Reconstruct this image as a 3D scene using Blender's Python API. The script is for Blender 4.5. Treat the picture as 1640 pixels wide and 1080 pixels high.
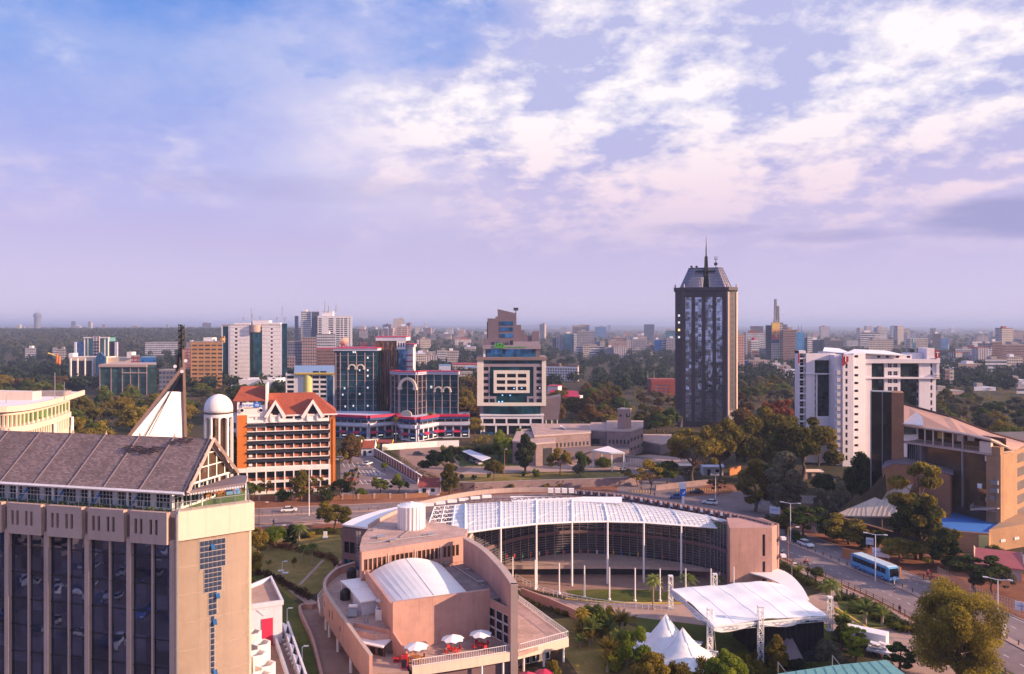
import bpy,math,random
import numpy as np
from mathutils import Vector,Matrix
R=math.radians
for o in list(bpy.data.objects):bpy.data.objects.remove(o)
S=bpy.context.scene
COL=S.collection
# ---------------------------------------------------------------- camera
F,HOR,H=1280.0,522.0,52.0
cam=bpy.data.cameras.new('camera');camo=bpy.data.objects.new('camera',cam);COL.objects.link(camo)
camo.location=(0,0,H);camo.rotation_euler=(R(90),0,0)
cam.sensor_width=36;cam.lens=36*F/1640;cam.shift_y=(HOR-540)/1640
cam.clip_start=1;cam.clip_end=60000
S.camera=camo
S.render.resolution_x=1024;S.render.resolution_y=674
# ---------------------------------------------------------------- colour management
S.view_settings.view_transform='Standard';S.view_settings.look='None'
S.view_settings.exposure=0.70;S.view_settings.gamma=1
# ---------------------------------------------------------------- sun
SUNV=Vector((0.965,-0.245,0)).normalized()
ELEV=R(19)
sd=bpy.data.lights.new('sun','SUN');sd.energy=5.0;sd.angle=R(0.6);sd.color=(1.0,0.66,0.42)
so=bpy.data.objects.new('sun',sd);COL.objects.link(so)
tosun=Vector((SUNV.x*math.cos(ELEV),SUNV.y*math.cos(ELEV),math.sin(ELEV)))
so.rotation_euler=(-tosun).to_track_quat('-Z','Y').to_euler()
so.location=(100,-50,200)
# ---------------------------------------------------------------- node helper
class NT:
 def __init__(s,nt):s.nt=nt;nt.nodes.clear()
 def n(s,t,**k):
  nd=s.nt.nodes.new(t)
  for a,v in k.items():setattr(nd,a,v)
  return nd
 def l(s,a,b):s.nt.links.new(a,b)
 def put(s,sock,v):
  if isinstance(v,bpy.types.NodeSocket):s.l(v,sock)
  elif isinstance(v,(tuple,list))and sock.type=='RGBA':sock.default_value=tuple(v)[:3]+(1,)
  else:sock.default_value=v
 def m(s,op,a,b=0.0,c=None,clamp=False):
  nd=s.n('ShaderNodeMath',operation=op,use_clamp=clamp)
  s.put(nd.inputs[0],a);s.put(nd.inputs[1],b)
  if c is not None:s.put(nd.inputs[2],c)
  return nd.outputs[0]
 def mix(s,f,a,b,blend='MIX'):
  nd=s.n('ShaderNodeMix',data_type='RGBA',blend_type=blend)
  s.put(nd.inputs[0],f);s.put(nd.inputs[6],a);s.put(nd.inputs[7],b)
  return nd.outputs[2]
 def rng(s,v,a,b,c=0.0,d=1.0,smooth=True):
  nd=s.n('ShaderNodeMapRange',interpolation_type='SMOOTHSTEP' if smooth else 'LINEAR')
  s.put(nd.inputs[0],v);s.put(nd.inputs[1],a);s.put(nd.inputs[2],b);s.put(nd.inputs[3],c);s.put(nd.inputs[4],d)
  return nd.outputs[0]
 def noise(s,vec,scale,detail=4,rough=.55,dist=0.0):
  nd=s.n('ShaderNodeTexNoise');s.put(nd.inputs['Vector'],vec)
  nd.inputs['Scale'].default_value=scale;nd.inputs['Detail'].default_value=detail
  nd.inputs['Roughness'].default_value=rough;nd.inputs['Distortion'].default_value=dist
  return nd.outputs[0]
 def xyz(s,x,y,z):
  nd=s.n('ShaderNodeCombineXYZ');s.put(nd.inputs[0],x);s.put(nd.inputs[1],y);s.put(nd.inputs[2],z)
  return nd.outputs[0]
def lin(r,g,b):
 f=lambda c:(c/12.92 if c<=.04045 else((c+.055)/1.055)**2.4)
 return(f(r/255),f(g/255),f(b/255))
# ---------------------------------------------------------------- world: Nishita sky under broken clouds
W=bpy.data.worlds.new('World');S.world=W;W.use_nodes=True
t=NT(W.node_tree)
BG=.1
WS=.70
def k10(c,g=1.0):return tuple(v*g*WS/BG for v in c)
sky=t.n('ShaderNodeTexSky',sky_type='NISHITA',sun_disc=False,sun_elevation=ELEV,sun_rotation=math.atan2(SUNV.x,SUNV.y),altitude=1700,air_density=1.2,dust_density=2.0,ozone_density=2.0)
tc=t.n('ShaderNodeTexCoord');sp=t.n('ShaderNodeSeparateXYZ');t.l(tc.outputs['Generated'],sp.inputs[0])
dx,dy,dz=sp.outputs
zc=t.m('MAXIMUM',dz,0.0)
az=t.m('ARCTAN2',dx,dy)
grad=t.n('ShaderNodeValToRGB');t.l(zc,grad.inputs[0])
els=grad.color_ramp.elements
stops=[(0.0,lin(206,194,224)),(.03,lin(200,188,222)),(.10,lin(190,176,216)),(.20,lin(160,164,222)),(.30,lin(118,154,222)),(.37,lin(84,136,218)),(.6,lin(96,134,214)),(1.0,lin(92,126,205))]
els[0].position=0;els[0].color=k10(stops[0][1])+(1,)
els[1].position=1;els[1].color=k10(stops[-1][1])+(1,)
for p,c in stops[1:-1]:
 e=els.new(p);e.color=k10(c)+(1,)
zz=t.m('ADD',zc,.30)
u=t.m('DIVIDE',dx,zz);v=t.m('DIVIDE',dy,zz)
vec=t.xyz(u,v,3.7)
warp=t.noise(vec,1.1,3,.5)
vec2=t.xyz(t.m('ADD',u,t.m('MULTIPLY',warp,.25)),t.m('ADD',v,t.m('MULTIPLY',warp,.25)),26.3)
big=t.noise(vec2,1.0,6,.56)
fine=t.noise(t.xyz(t.m('MULTIPLY',u,1.0),t.m('MULTIPLY',v,1.0),t.m('MULTIPLY',warp,.6)),3.6,10,.60)
d1=t.m('ADD',t.m('MULTIPLY',big,.68),t.m('MULTIPLY',fine,.32))
# cloud cover: thickest to the right of the view axis, thin high to the left, closing to a veil near the horizon
cov=t.m('ADD',t.rng(az,-.34,.12,-.115,.150),t.rng(zc,.08,.24,.0,.028))
cov=t.m('SUBTRACT',cov,t.m('MULTIPLY',t.rng(az,.22,.50),t.rng(zc,.30,.37,0,.06)))
cov=t.m('SUBTRACT',cov,t.rng(zc,.42,.62,0,.09))
dens=t.m('ADD',d1,cov)
mask=t.rng(dens,.44,.62)
hi=t.rng(zc,.05,.20)
mask=t.m('MULTIPLY',mask,hi)
puff=t.noise(t.xyz(t.m('ADD',u,.05),t.m('ADD',v,.03),t.m('MULTIPLY',warp,.6)),3.6,10,.60)
shade=t.m('ADD',t.rng(t.m('ADD',t.m('MULTIPLY',fine,.55),t.m('MULTIPLY',big,.45)),.41,.62),t.m('MULTIPLY',t.m('SUBTRACT',fine,puff),4.5),clamp=True)
ccol=t.mix(shade,k10(lin(180,182,222)),k10(lin(248,239,242)))
warmth=t.rng(zc,.13,.27)
ccol=t.mix(warmth,t.mix(shade,k10(lin(186,178,218)),k10(lin(236,212,224))),ccol)
veil=t.m('MULTIPLY',t.rng(t.m('ADD',t.m('MULTIPLY',t.noise(vec,1.6,7,.6),.6),t.m('MULTIPLY',fine,.4)),.38,.60),.9)
veil=t.m('MULTIPLY',veil,t.m('MULTIPLY',t.rng(zc,.06,.2),t.rng(az,-.6,-.1,.45,1)))
nish=t.mix(1.0,sky.outputs[0],(1.25,1.1,1.35),'MULTIPLY')
clear=t.mix(.90,nish,grad.outputs[0])
base=t.mix(veil,clear,k10(lin(190,192,230)))
# a milky sheet right of the view axis, torn open only where the cover is thinnest
sheetc=t.mix(t.rng(zc,.10,.19),k10(lin(198,186,216)),t.mix(t.rng(zc,.22,.34),k10(lin(224,212,232)),k10(lin(196,200,230))))
tear=t.rng(t.m('ADD',t.m('MULTIPLY',fine,.5),t.m('MULTIPLY',big,.5)),.43,.475)
sh_=t.m('MULTIPLY',t.m('MULTIPLY',t.rng(az,-.42,-.02,0,.92),t.m('MAXIMUM',tear,t.rng(zc,.27,.20))),t.rng(zc,.06,.16))
base=t.mix(sh_,base,sheetc)
colr=t.mix(mask,base,ccol)
# low dusky stratus banks towards the right
def bank(a0,e0,ra,re,amt):
 global colr
 nn=t.m('MULTIPLY',t.m('SUBTRACT',t.noise(t.xyz(t.m('MULTIPLY',az,3),t.m('MULTIPLY',dz,12),0),3.0,5,.6),.5),1.5)
 ex=t.m('DIVIDE',t.m('SUBTRACT',az,a0),ra);ey=t.m('DIVIDE',t.m('SUBTRACT',dz,e0),re)
 d=t.m('ADD',t.m('ADD',t.m('MULTIPLY',ex,ex),t.m('MULTIPLY',ey,ey)),nn)
 colr=t.mix(t.rng(d,1.1,.1,0,amt),colr,k10(lin(158,156,200)))
bank(.57,.115,.12,.026,.95);bank(.385,.104,.07,.010,.5);bank(.23,.118,.09,.010,.28);bank(-.25,.165,.22,.02,.25)
bank(-.62,.135,.09,.016,.0)
below=t.rng(dz,-.02,.0)
colr=t.mix(below,k10(lin(150,140,170)),colr)
bg=t.n('ShaderNodeBackground');t.l(colr,bg.inputs[0]);bg.inputs[1].default_value=BG
out=t.n('ShaderNodeOutputWorld');t.l(bg.outputs[0],out.inputs[0])
W.cycles.sampling_method='AUTOMATIC'
C=S.cycles
C.volume_bounces=0;C.max_bounces=5;C.diffuse_bounces=2;C.glossy_bounces=3;C.transparent_max_bounces=8
# ---------------------------------------------------------------- helpers
random.seed(11);RG=np.random.default_rng(5)
def gx(px,Y):return(px-820)/F*Y
def gz(py,Y):return H-(py-HOR)/F*Y
def U(px,py,z=0.0):
 Y=F*(H-z)/(py-HOR);return Vector((gx(px,Y),Y,z))
def hgt(x,y):
 a=min(max((y-900)/1800,0),1);a=a*a*(3-2*a);f=min(max((y-9000)/7000,0),1)
 b=min(max((-x/max(y,1)+.12)/.35,0),1)
 return a*(26*b+6)+(0 if y<900 else 1.5*math.sin(x/260)*a)+f*(34+16*math.sin(x/2100+1)+10*math.sin(x/790)+5*math.sin(x/330))
ORG={}
def tag(o,label=None,cat=None,group=None,kind=None):
 if label:o['label']=label
 if cat:o['category']=cat
 if group:o['group']=group
 if kind:o['kind']=kind
 return o
def empty(name,loc,label,cat,group=None,rz=0):
 o=bpy.data.objects.new(name,None);COL.objects.link(o);o.location=loc;o.rotation_euler.z=rz
 o.empty_display_size=.5
 ORG[o.name]=Vector(loc);return tag(o,label,cat,group)
def mkobj(name,me,mat,parent,org):
 o=bpy.data.objects.new(name,me);COL.objects.link(o)
 if mat is not None and len(me.materials)==0:me.materials.append(mat)
 if parent is not None:
  o.parent=parent;ORG[o.name]=ORG[parent.name]
 else:
  o.location=org;ORG[o.name]=Vector(org)
 return o
class MB:
 def __init__(s):s.v=[];s.f=[]
 def add(s,vs,fs):
  n=len(s.v);s.v+=[tuple(p)for p in vs];s.f+=[tuple(i+n for i in f)for f in fs];return s
 def box(s,x0,x1,y0,y1,z0,z1):
  return s.add([(x0,y0,z0),(x1,y0,z0),(x1,y1,z0),(x0,y1,z0),(x0,y0,z1),(x1,y0,z1),(x1,y1,z1),(x0,y1,z1)],[(0,3,2,1),(4,5,6,7),(0,1,5,4),(1,2,6,5),(2,3,7,6),(3,0,4,7)])
 def obox(s,x,y,z,sx,sy,sz,a=0.0):
  c,n=math.cos(a),math.sin(a)
  vs=[(x+c*i*sx/2-n*j*sy/2,y+n*i*sx/2+c*j*sy/2,z+k*sz)for k in(0,1)for i,j in((-1,-1),(1,-1),(1,1),(-1,1))]
  return s.add(vs,[(0,3,2,1),(4,5,6,7),(0,1,5,4),(1,2,6,5),(2,3,7,6),(3,0,4,7)])
 def prism(s,poly,z0,z1):
  P=[(p[0],p[1])for p in poly];n=len(P)
  ar=sum(P[i][0]*P[(i+1)%n][1]-P[(i+1)%n][0]*P[i][1]for i in range(n))
  zt=list(z1)if isinstance(z1,(list,tuple))else[z1]*n
  zb=list(z0)if isinstance(z0,(list,tuple))else[z0]*n
  if ar<0:P.reverse();zt.reverse();zb.reverse()
  vs=[(p[0],p[1],zb[i])for i,p in enumerate(P)]+[(p[0],p[1],zt[i])for i,p in enumerate(P)]
  return s.add(vs,[tuple(reversed(range(n))),tuple(range(n,2*n))]+[(i,(i+1)%n,n+(i+1)%n,n+i)for i in range(n)])
 def tube(s,p,q,r0,r1=None,n=8,cap=True):
  p,q=Vector(p),Vector(q);r1=r0 if r1 is None else r1
  d=(q-p).normalized();a=d.cross(Vector((0,0,1))if abs(d.z)<.95 else Vector((1,0,0))).normalized();b=d.cross(a)
  vs=[]
  for c,r in((p,r0),(q,r1)):
   for i in range(n):
    t_=2*math.pi*i/n;vs.append(c+(a*math.cos(t_)+b*math.sin(t_))*r)
  fs=[((i+1)%n,i,n+i,n+(i+1)%n)for i in range(n)]
  if cap:fs+=[tuple(range(n)),tuple(reversed(range(n,2*n)))]
  return s.add(vs,fs)
 def bar(s,p,q,w):return s.tube(p,q,w*.7,n=4)
 def path(s,pts,r,n=6):
  for a,b in zip(pts[:-1],pts[1:]):s.tube(a,b,r,n=n)
  return s
 def ribbon(s,pts,w,z0,z1):
  n=len(pts);z0=z0 if isinstance(z0,list)else[z0]*n;z1=z1 if isinstance(z1,list)else[z1]*n
  L=offset(pts,w/2);Rr=offset(pts,-w/2);vs=[]
  for i in range(n):vs+=[(L[i][0],L[i][1],z0[i]),(Rr[i][0],Rr[i][1],z0[i]),(Rr[i][0],Rr[i][1],z1[i]),(L[i][0],L[i][1],z1[i])]
  fs=[(3,2,1,0),tuple(4*(n-1)+k for k in range(4))]
  for i in range(n-1):
   for k in range(4):fs.append((4*i+k,4*i+(k+1)%4,4*i+4+(k+1)%4,4*i+4+k))
  return s.add(vs,fs)
 def lathe(s,x,y,prof,n=24):
  vs=[];m_=len(prof)
  for r,z in prof:
   for i in range(n):a=2*math.pi*i/n;vs.append((x+r*math.cos(a),y+r*math.sin(a),z))
  fs=[(j*n+i,j*n+(i+1)%n,(j+1)*n+(i+1)%n,(j+1)*n+i)for j in range(m_-1)for i in range(n)]
  fs+=[tuple(reversed(range(n))),tuple(range((m_-1)*n,m_*n))]
  return s.add(vs,fs)
 def slab(s,pts,th):
  n=len(pts);vs=[tuple(p)for p in pts]+[(p[0],p[1],p[2]-th)for p in pts]
  return s.add(vs,[tuple(range(n)),tuple(reversed(range(n,2*n)))]+[(i,n+i,n+(i+1)%n,(i+1)%n)for i in range(n)])
 def build(s,name,mat,parent=None,smooth=False,label=None,cat=None,group=None,kind=None):
  V=s.v
  if parent is not None:o=ORG[parent.name]
  else:
   xs=[p[0]for p in V];ys=[p[1]for p in V];o=Vector(((min(xs)+max(xs))/2,(min(ys)+max(ys))/2,min(p[2]for p in V)))
  me=bpy.data.meshes.new(name);me.from_pydata([(p[0]-o[0],p[1]-o[1],p[2]-o[2])for p in V],[],s.f)
  if smooth:me.polygons.foreach_set('use_smooth',[True]*len(me.polygons))
  me.update()
  return tag(mkobj(name,me,mat,parent,o),label,cat,group,kind)
def offset(pts,d):
 P=[Vector((p[0],p[1]))for p in pts];out_=[]
 for i in range(len(P)):
  a=P[max(i-1,0)];b=P[min(i+1,len(P)-1)]
  if 0<i<len(P)-1:
   n1=(P[i]-a).normalized();n2=(b-P[i]).normalized();t_=(n1+n2).normalized();k=1/max(.5,t_.dot(n1))
  else:t_=(b-a).normalized();k=1
  out_.append((P[i].x-t_.y*d*k,P[i].y+t_.x*d*k))
 return out_
def spline(pts,n=6):
 P=[Vector(p)for p in pts];P=[P[0]*2-P[1]]+P+[P[-1]*2-P[-2]];o=[]
 for i in range(1,len(P)-2):
  for k in range(n):
   t_=k/n;a,b,c,d=P[i-1:i+3]
   o.append(.5*((2*b)+(c-a)*t_+(2*a-5*b+4*c-d)*t_**2+(3*b-a-3*c+d)*t_**3))
 o.append(P[-2]);return o
class Fac:
 """a vertical facade line from A (left) to B (right) as the camera sees it; d is metres outwards"""
 def __init__(s,A,B):
  s.A=Vector((A[0],A[1]));s.B=Vector((B[0],B[1]));s.L=(s.B-s.A).length;s.u=(s.B-s.A).normalized();s.n=Vector((s.u.y,-s.u.x))
  s.ang=math.atan2(s.u.y,s.u.x)
 def t(s,px):
  k=(px-820)/F;return(k*s.A.y-s.A.x)/(s.u.x-k*s.u.y)
 def z(s,px,py):return gz(py,s.A.y+s.t(px)*s.u.y)
 def p(s,t_,z,d=0.0):q=s.A+s.u*t_+s.n*d;return Vector((q.x,q.y,z))
 def box(s,mb,t0,t1,z0,z1,d0,d1):
  c=[s.p(t0,z0,d1),s.p(t1,z0,d1),s.p(t1,z0,d0),s.p(t0,z0,d0)]
  mb.add([*c,*[(q.x,q.y,z1)for q in c]],[(0,3,2,1),(4,5,6,7),(0,1,5,4),(1,2,6,5),(2,3,7,6),(3,0,4,7)]);return mb
 def grid(s,mb,t0,t1,z0,z1,cols,rows,d0,d1):
  e=[t0]+[c for cr in cols for c in cr]+[t1]
  for i in range(0,len(e),2):
   if e[i+1]-e[i]>.01:s.box(mb,e[i],e[i+1],z0,z1,d0,d1)
  g=[z0]+[c for r in rows for c in r]+[z1]
  for a,b in cols:
   for i in range(0,len(g),2):
    if g[i+1]-g[i]>.01:s.box(mb,a,b,g[i],g[i+1],d0,d1)
  return mb
 def wins(s,cols,rows,mat,parent,d=.03,name='window',frame=None,cross=(1,0),rnd=None):
  cells=[(a,b,p,q)for a,b in cols for p,q in rows]
  over=cells[100:];rot=s.ang;org=ORG[parent.name]
  for a,b,p,q in cells[:100]:
   key=(round(b-a,2),round(q-p,2),mat.name)
   if key not in WIN:
    w,h=(b-a)/2,(q-p)/2
    m_=MB().box(-w,w,-.03,.03,-h,h);me=bpy.data.meshes.new(name);me.from_pydata(m_.v,[],m_.f);me.materials.append(mat)
    fm=None
    if frame:
     m2=MB();e=.07
     m2 .box(-w,w,-.10,.03-.07,-h,-h+e).box(-w,w,-.10,-.04,h-e,h).box(-w,-w+e,-.10,-.04,-h+e,h-e).box(w-e,w,-.10,-.04,-h+e,h-e)
     for k in range(cross[0]):x=-w+2*w*(k+1)/(cross[0]+1);m2 .box(x-.03,x+.03,-.09,-.035,-h+e,h-e)
     for k in range(cross[1]):z=-h+2*h*(k+1)/(cross[1]+1);m2 .box(-w+e,w-e,-.085,-.033,z-.03,z+.03)
     fm=bpy.data.meshes.new('frame');fm.from_pydata(m2 .v,[],m2 .f);fm.materials.append(frame)
    WIN[key]=(me,fm)
   me,fm=WIN[key]
   o=bpy.data.objects.new(name,me);COL.objects.link(o);o.parent=parent
   c=s.p((a+b)/2,(p+q)/2,d);o.location=c-org;o.rotation_euler.z=rot;ORG[o.name]=org
   if fm:f=bpy.data.objects.new('frame',fm);COL.objects.link(f);f.parent=o
  if over:
   m_=MB()
   for a,b,p,q in over:s.box(m_,a,b,p,q,d-.03,d+.03)
   m_.build(name,mat,parent,kind='stuff')
WIN={}
def span(a,b,n,fill=.6):
 w=(b-a)/n;return[(a+w*(i+.5-fill/2),a+w*(i+.5+fill/2))for i in range(n)]
# ---------------------------------------------------------------- materials
def mat(name,col,rough=.8,var=.18,scale=.25,metal=0.0,bump=0.0,spec=.4,streak=0.0,alpha=None,fine=6.0):
 m_=bpy.data.materials.new(name);m_.use_nodes=True;t=NT(m_.node_tree)
 b=t.n('ShaderNodeBsdfPrincipled');o=t.n('ShaderNodeOutputMaterial');t.l(b.outputs[0],o.inputs[0])
 tc=t.n('ShaderNodeTexCoord');P=tc.outputs['Object']
 n1=t.noise(P,scale,5,.6);n2=t.noise(P,scale*fine,4,.65)
 f=t.m('ADD',t.m('MULTIPLY',n1,.6),t.m('MULTIPLY',n2,.4))
 c=t.mix(t.rng(f,.32,.68),tuple(v*(1-var)for v in col),tuple(min(v*(1+var),.95)for v in col))
 if streak:
  mp=t.n('ShaderNodeMapping');t.l(P,mp.inputs[0]);mp.inputs['Scale'].default_value=(1.6,1.6,.07)
  s_=t.rng(t.noise(mp.outputs[0],1.2,5,.7),.48,.72,0,streak)
  c=t.mix(s_,c,tuple(v*.42 for v in col))
 t.l(c,b.inputs['Base Color']);b.inputs['Roughness'].default_value=rough;b.inputs['Metallic'].default_value=metal
 b.inputs['Specular IOR Level'].default_value=spec
 if bump:
  bm=t.n('ShaderNodeBump');bm.inputs['Strength'].default_value=bump;t.l(n2,bm.inputs['Height']);t.l(bm.outputs[0],b.inputs['Normal'])
 if alpha is not None:b.inputs['Alpha'].default_value=alpha
 return m_
def glassmat(name,col,rough=.06,metal=.65,pw=1.5,ph=1.6,wob=.03,dark=.35,wnf=.6):
 """reflective facade glass: each pane tilts and tints differently, painting in uneven reflections"""
 m_=bpy.data.materials.new(name);m_.use_nodes=True;t=NT(m_.node_tree)
 b=t.n('ShaderNodeBsdfPrincipled');o=t.n('ShaderNodeOutputMaterial');t.l(b.outputs[0],o.inputs[0])
 tc=t.n('ShaderNodeTexCoord');sp=t.n('ShaderNodeSeparateXYZ');t.l(tc.outputs['Object'],sp.inputs[0])
 uu=t.m('ADD',sp.outputs[0],t.m('MULTIPLY',sp.outputs[1],.73))
 cell=t.xyz(t.m('FLOOR',t.m('DIVIDE',uu,pw)),t.m('FLOOR',t.m('DIVIDE',sp.outputs[2],ph)),0.0)
 wn=t.n('ShaderNodeTexWhiteNoise',noise_dimensions='3D');t.l(cell,wn.inputs[0])
 big=t.noise(tc.outputs['Object'],.12,3,.5)
 f=t.m('ADD',t.m('MULTIPLY',wn.outputs[0],wnf),t.m('MULTIPLY',t.rng(big,.3,.7),1-wnf))  # broad tint noise paints larger reflection patches, as on the octagonal tower
 c=t.mix(f,tuple(v*dark for v in col),tuple(min(v*1.35,.95)for v in col))
 t.l(c,b.inputs['Base Color']);b.inputs['Roughness'].default_value=rough;b.inputs['Metallic'].default_value=metal
 geo=t.n('ShaderNodeNewGeometry')
 sub=t.n('ShaderNodeVectorMath',operation='SUBTRACT');t.l(wn.outputs[1],sub.inputs[0]);sub.inputs[1].default_value=(.5,.5,.5)
 sc=t.n('ShaderNodeVectorMath',operation='SCALE');t.l(sub.outputs[0],sc.inputs[0]);sc.inputs[3].default_value=wob
 nz=t.n('ShaderNodeTexNoise');nz.inputs['Scale'].default_value=.5;t.l(tc.outputs['Object'],nz.inputs[0])
 s2=t.n('ShaderNodeVectorMath',operation='SUBTRACT');t.l(nz.outputs[1],s2 .inputs[0]);s2 .inputs[1].default_value=(.5,.5,.5)
 s3=t.n('ShaderNodeVectorMath',operation='SCALE');t.l(s2 .outputs[0],s3 .inputs[0]);s3 .inputs[3].default_value=wob*1.5
 a1=t.n('ShaderNodeVectorMath',operation='ADD');t.l(geo.outputs['Normal'],a1 .inputs[0]);t.l(sc.outputs[0],a1 .inputs[1])
 a2=t.n('ShaderNodeVectorMath',operation='ADD');t.l(a1 .outputs[0],a2 .inputs[0]);t.l(s3 .outputs[0],a2 .inputs[1])
 nn=t.n('ShaderNodeVectorMath',operation='NORMALIZE');t.l(a2 .outputs[0],nn.inputs[0]);t.l(nn.outputs[0],b.inputs['Normal'])
 return m_
def facmat(name,wall,win=(.05,.07,.11),fh=3.2,fw=2.6,hr=.5,wr=.7,metal=.3):
 """far block: rows of windows in the wall material (object metres)"""
 m_=bpy.data.materials.new(name);m_.use_nodes=True;t=NT(m_.node_tree)
 b=t.n('ShaderNodeBsdfPrincipled');o=t.n('ShaderNodeOutputMaterial');t.l(b.outputs[0],o.inputs[0])
 tc=t.n('ShaderNodeTexCoord');sp=t.n('ShaderNodeSeparateXYZ');t.l(tc.outputs['Object'],sp.inputs[0])
 uu=t.m('ADD',t.m('ADD',sp.outputs[0],sp.outputs[1]),500.3)
 a=t.m('LESS_THAN',t.m('FRACT',t.m('DIVIDE',uu,fw)),wr)
 bb=t.m('LESS_THAN',t.m('FRACT',t.m('DIVIDE',sp.outputs[2],fh)),hr)
 g=t.n('ShaderNodeNewGeometry');gs=t.n('ShaderNodeSeparateXYZ');t.l(g.outputs['Normal'],gs.inputs[0])
 side=t.m('LESS_THAN',t.m('ABSOLUTE',gs.outputs[2]),.5)
 mk=t.m('MULTIPLY',t.m('MULTIPLY',a,bb),side)
 cell=t.xyz(t.m('FLOOR',t.m('DIVIDE',uu,fw)),t.m('FLOOR',t.m('DIVIDE',sp.outputs[2],fh)),0.0)
 wn=t.n('ShaderNodeTexWhiteNoise');t.l(cell,wn.inputs[0])
 wc=t.mix(t.m('MULTIPLY',wn.outputs[0],.7),win,tuple(min(1,v*2.6+.03)for v in win))
 ns=t.noise(tc.outputs['Object'],.08,5,.6)
 wl=t.mix(t.rng(ns,.3,.7),tuple(v*.82 for v in wall),tuple(min(.9,v*1.12)for v in wall))
 t.l(t.mix(mk,wl,wc),b.inputs['Base Color']);t.l(t.rng(mk,0,1,.85,.25,False),b.inputs['Roughness']);t.l(t.m('MULTIPLY',mk,metal),b.inputs['Metallic'])
 return m_
def brickmat(name,c1,c2,mortar,scale=1.0,bw=.5,rh=.2):
 m_=bpy.data.materials.new(name);m_.use_nodes=True;t=NT(m_.node_tree)
 b=t.n('ShaderNodeBsdfPrincipled');o=t.n('ShaderNodeOutputMaterial');t.l(b.outputs[0],o.inputs[0]);b.inputs['Roughness'].default_value=.85
 tc=t.n('ShaderNodeTexCoord');sp=t.n('ShaderNodeSeparateXYZ');t.l(tc.outputs['Object'],sp.inputs[0])
 v_=t.xyz(t.m('ADD',sp.outputs[0],t.m('MULTIPLY',sp.outputs[1],.9)),sp.outputs[2],0.0)
 br=t.n('ShaderNodeTexBrick');t.l(v_,br.inputs[0]);br.inputs['Scale'].default_value=scale
 br.inputs['Color1'].default_value=c1+(1,);br.inputs['Color2'].default_value=c2+(1,);br.inputs['Mortar'].default_value=mortar+(1,)
 br.inputs['Brick Width'].default_value=bw;br.inputs['Row Height'].default_value=rh;br.inputs['Mortar Size'].default_value=.02
 ns=t.noise(tc.outputs['Object'],.3,6,.65)
 t.l(t.mix(t.rng(ns,.35,.7,0,.45),br.outputs[0],tuple(v*.5 for v in c1)),b.inputs['Base Color'])
 return m_
def emit(name,col,s):
 m_=bpy.data.materials.new(name);m_.use_nodes=True;b=m_.node_tree.nodes['Principled BSDF']
 b.inputs['Base Color'].default_value=col+(1,);b.inputs['Emission Color'].default_value=col+(1,);b.inputs['Emission Strength'].default_value=s
 return m_
def groundmat(name,cols,scale=.05,rough=.95,fine=1.5,bump=.3):
 m_=bpy.data.materials.new(name);m_.use_nodes=True;t=NT(m_.node_tree)
 b=t.n('ShaderNodeBsdfPrincipled');o=t.n('ShaderNodeOutputMaterial');t.l(b.outputs[0],o.inputs[0]);b.inputs['Roughness'].default_value=rough
 b.inputs['Specular IOR Level'].default_value=.2
 tc=t.n('ShaderNodeTexCoord');P=tc.outputs['Object']
 a=t.noise(P,scale,7,.62,.4);d=t.noise(P,fine,5,.7);e_=t.noise(P,scale*5,5,.6)
 f=t.m('ADD',t.m('ADD',t.m('MULTIPLY',a,.45),t.m('MULTIPLY',d,.25)),t.m('MULTIPLY',e_,.3))
 cr=t.n('ShaderNodeValToRGB');t.l(f,cr.inputs[0]);E=cr.color_ramp.elements;n=len(cols)
 for i,c in enumerate(cols):
  p=.36+.28*i/(n-1)
  if i<2:E[i].position=p;E[i].color=c+(1,)
  else:e=E.new(p);e.color=c+(1,)
 E[0].position=.36
 t.l(cr.outputs[0],b.inputs['Base Color'])
 if bump:
  bm=t.n('ShaderNodeBump');bm.inputs['Strength'].default_value=bump;t.l(d,bm.inputs['Height']);t.l(bm.outputs[0],b.inputs['Normal'])
 return m_
def leafmat(name,a,b_,tr=.25):
 a=tuple(v*1.55 for v in a);b_=tuple(min(.6,v*1.6)for v in b_)
 m_=bpy.data.materials.new(name);m_.use_nodes=True;t=NT(m_.node_tree)
 o=t.n('ShaderNodeOutputMaterial');b=t.n('ShaderNodeBsdfDiffuse');tl=t.n('ShaderNodeBsdfTranslucent');mx=t.n('ShaderNodeMixShader')
 tc=t.n('ShaderNodeTexCoord');oi=t.n('ShaderNodeObjectInfo')
 n1=t.noise(tc.outputs['Object'],.35,4,.6);n2=t.noise(tc.outputs['Object'],2.5,3,.6)
 f=t.m('ADD',t.m('ADD',t.m('MULTIPLY',n1,.7),t.m('MULTIPLY',n2,.3)),t.m('MULTIPLY',t.m('SUBTRACT',oi.outputs['Random'],.5),.22))
 c=t.mix(t.rng(f,.35,.65),a,b_)
 t.l(c,b.inputs[0]);t.l(t.mix(.5,c,tuple(min(1,v*1.5)for v in b_)),tl.inputs[0])
 mx.inputs[0].default_value=tr;t.l(b.outputs[0],mx.inputs[1]);t.l(tl.outputs[0],mx.inputs[2]);t.l(mx.outputs[0],o.inputs[0])
 return m_
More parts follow.
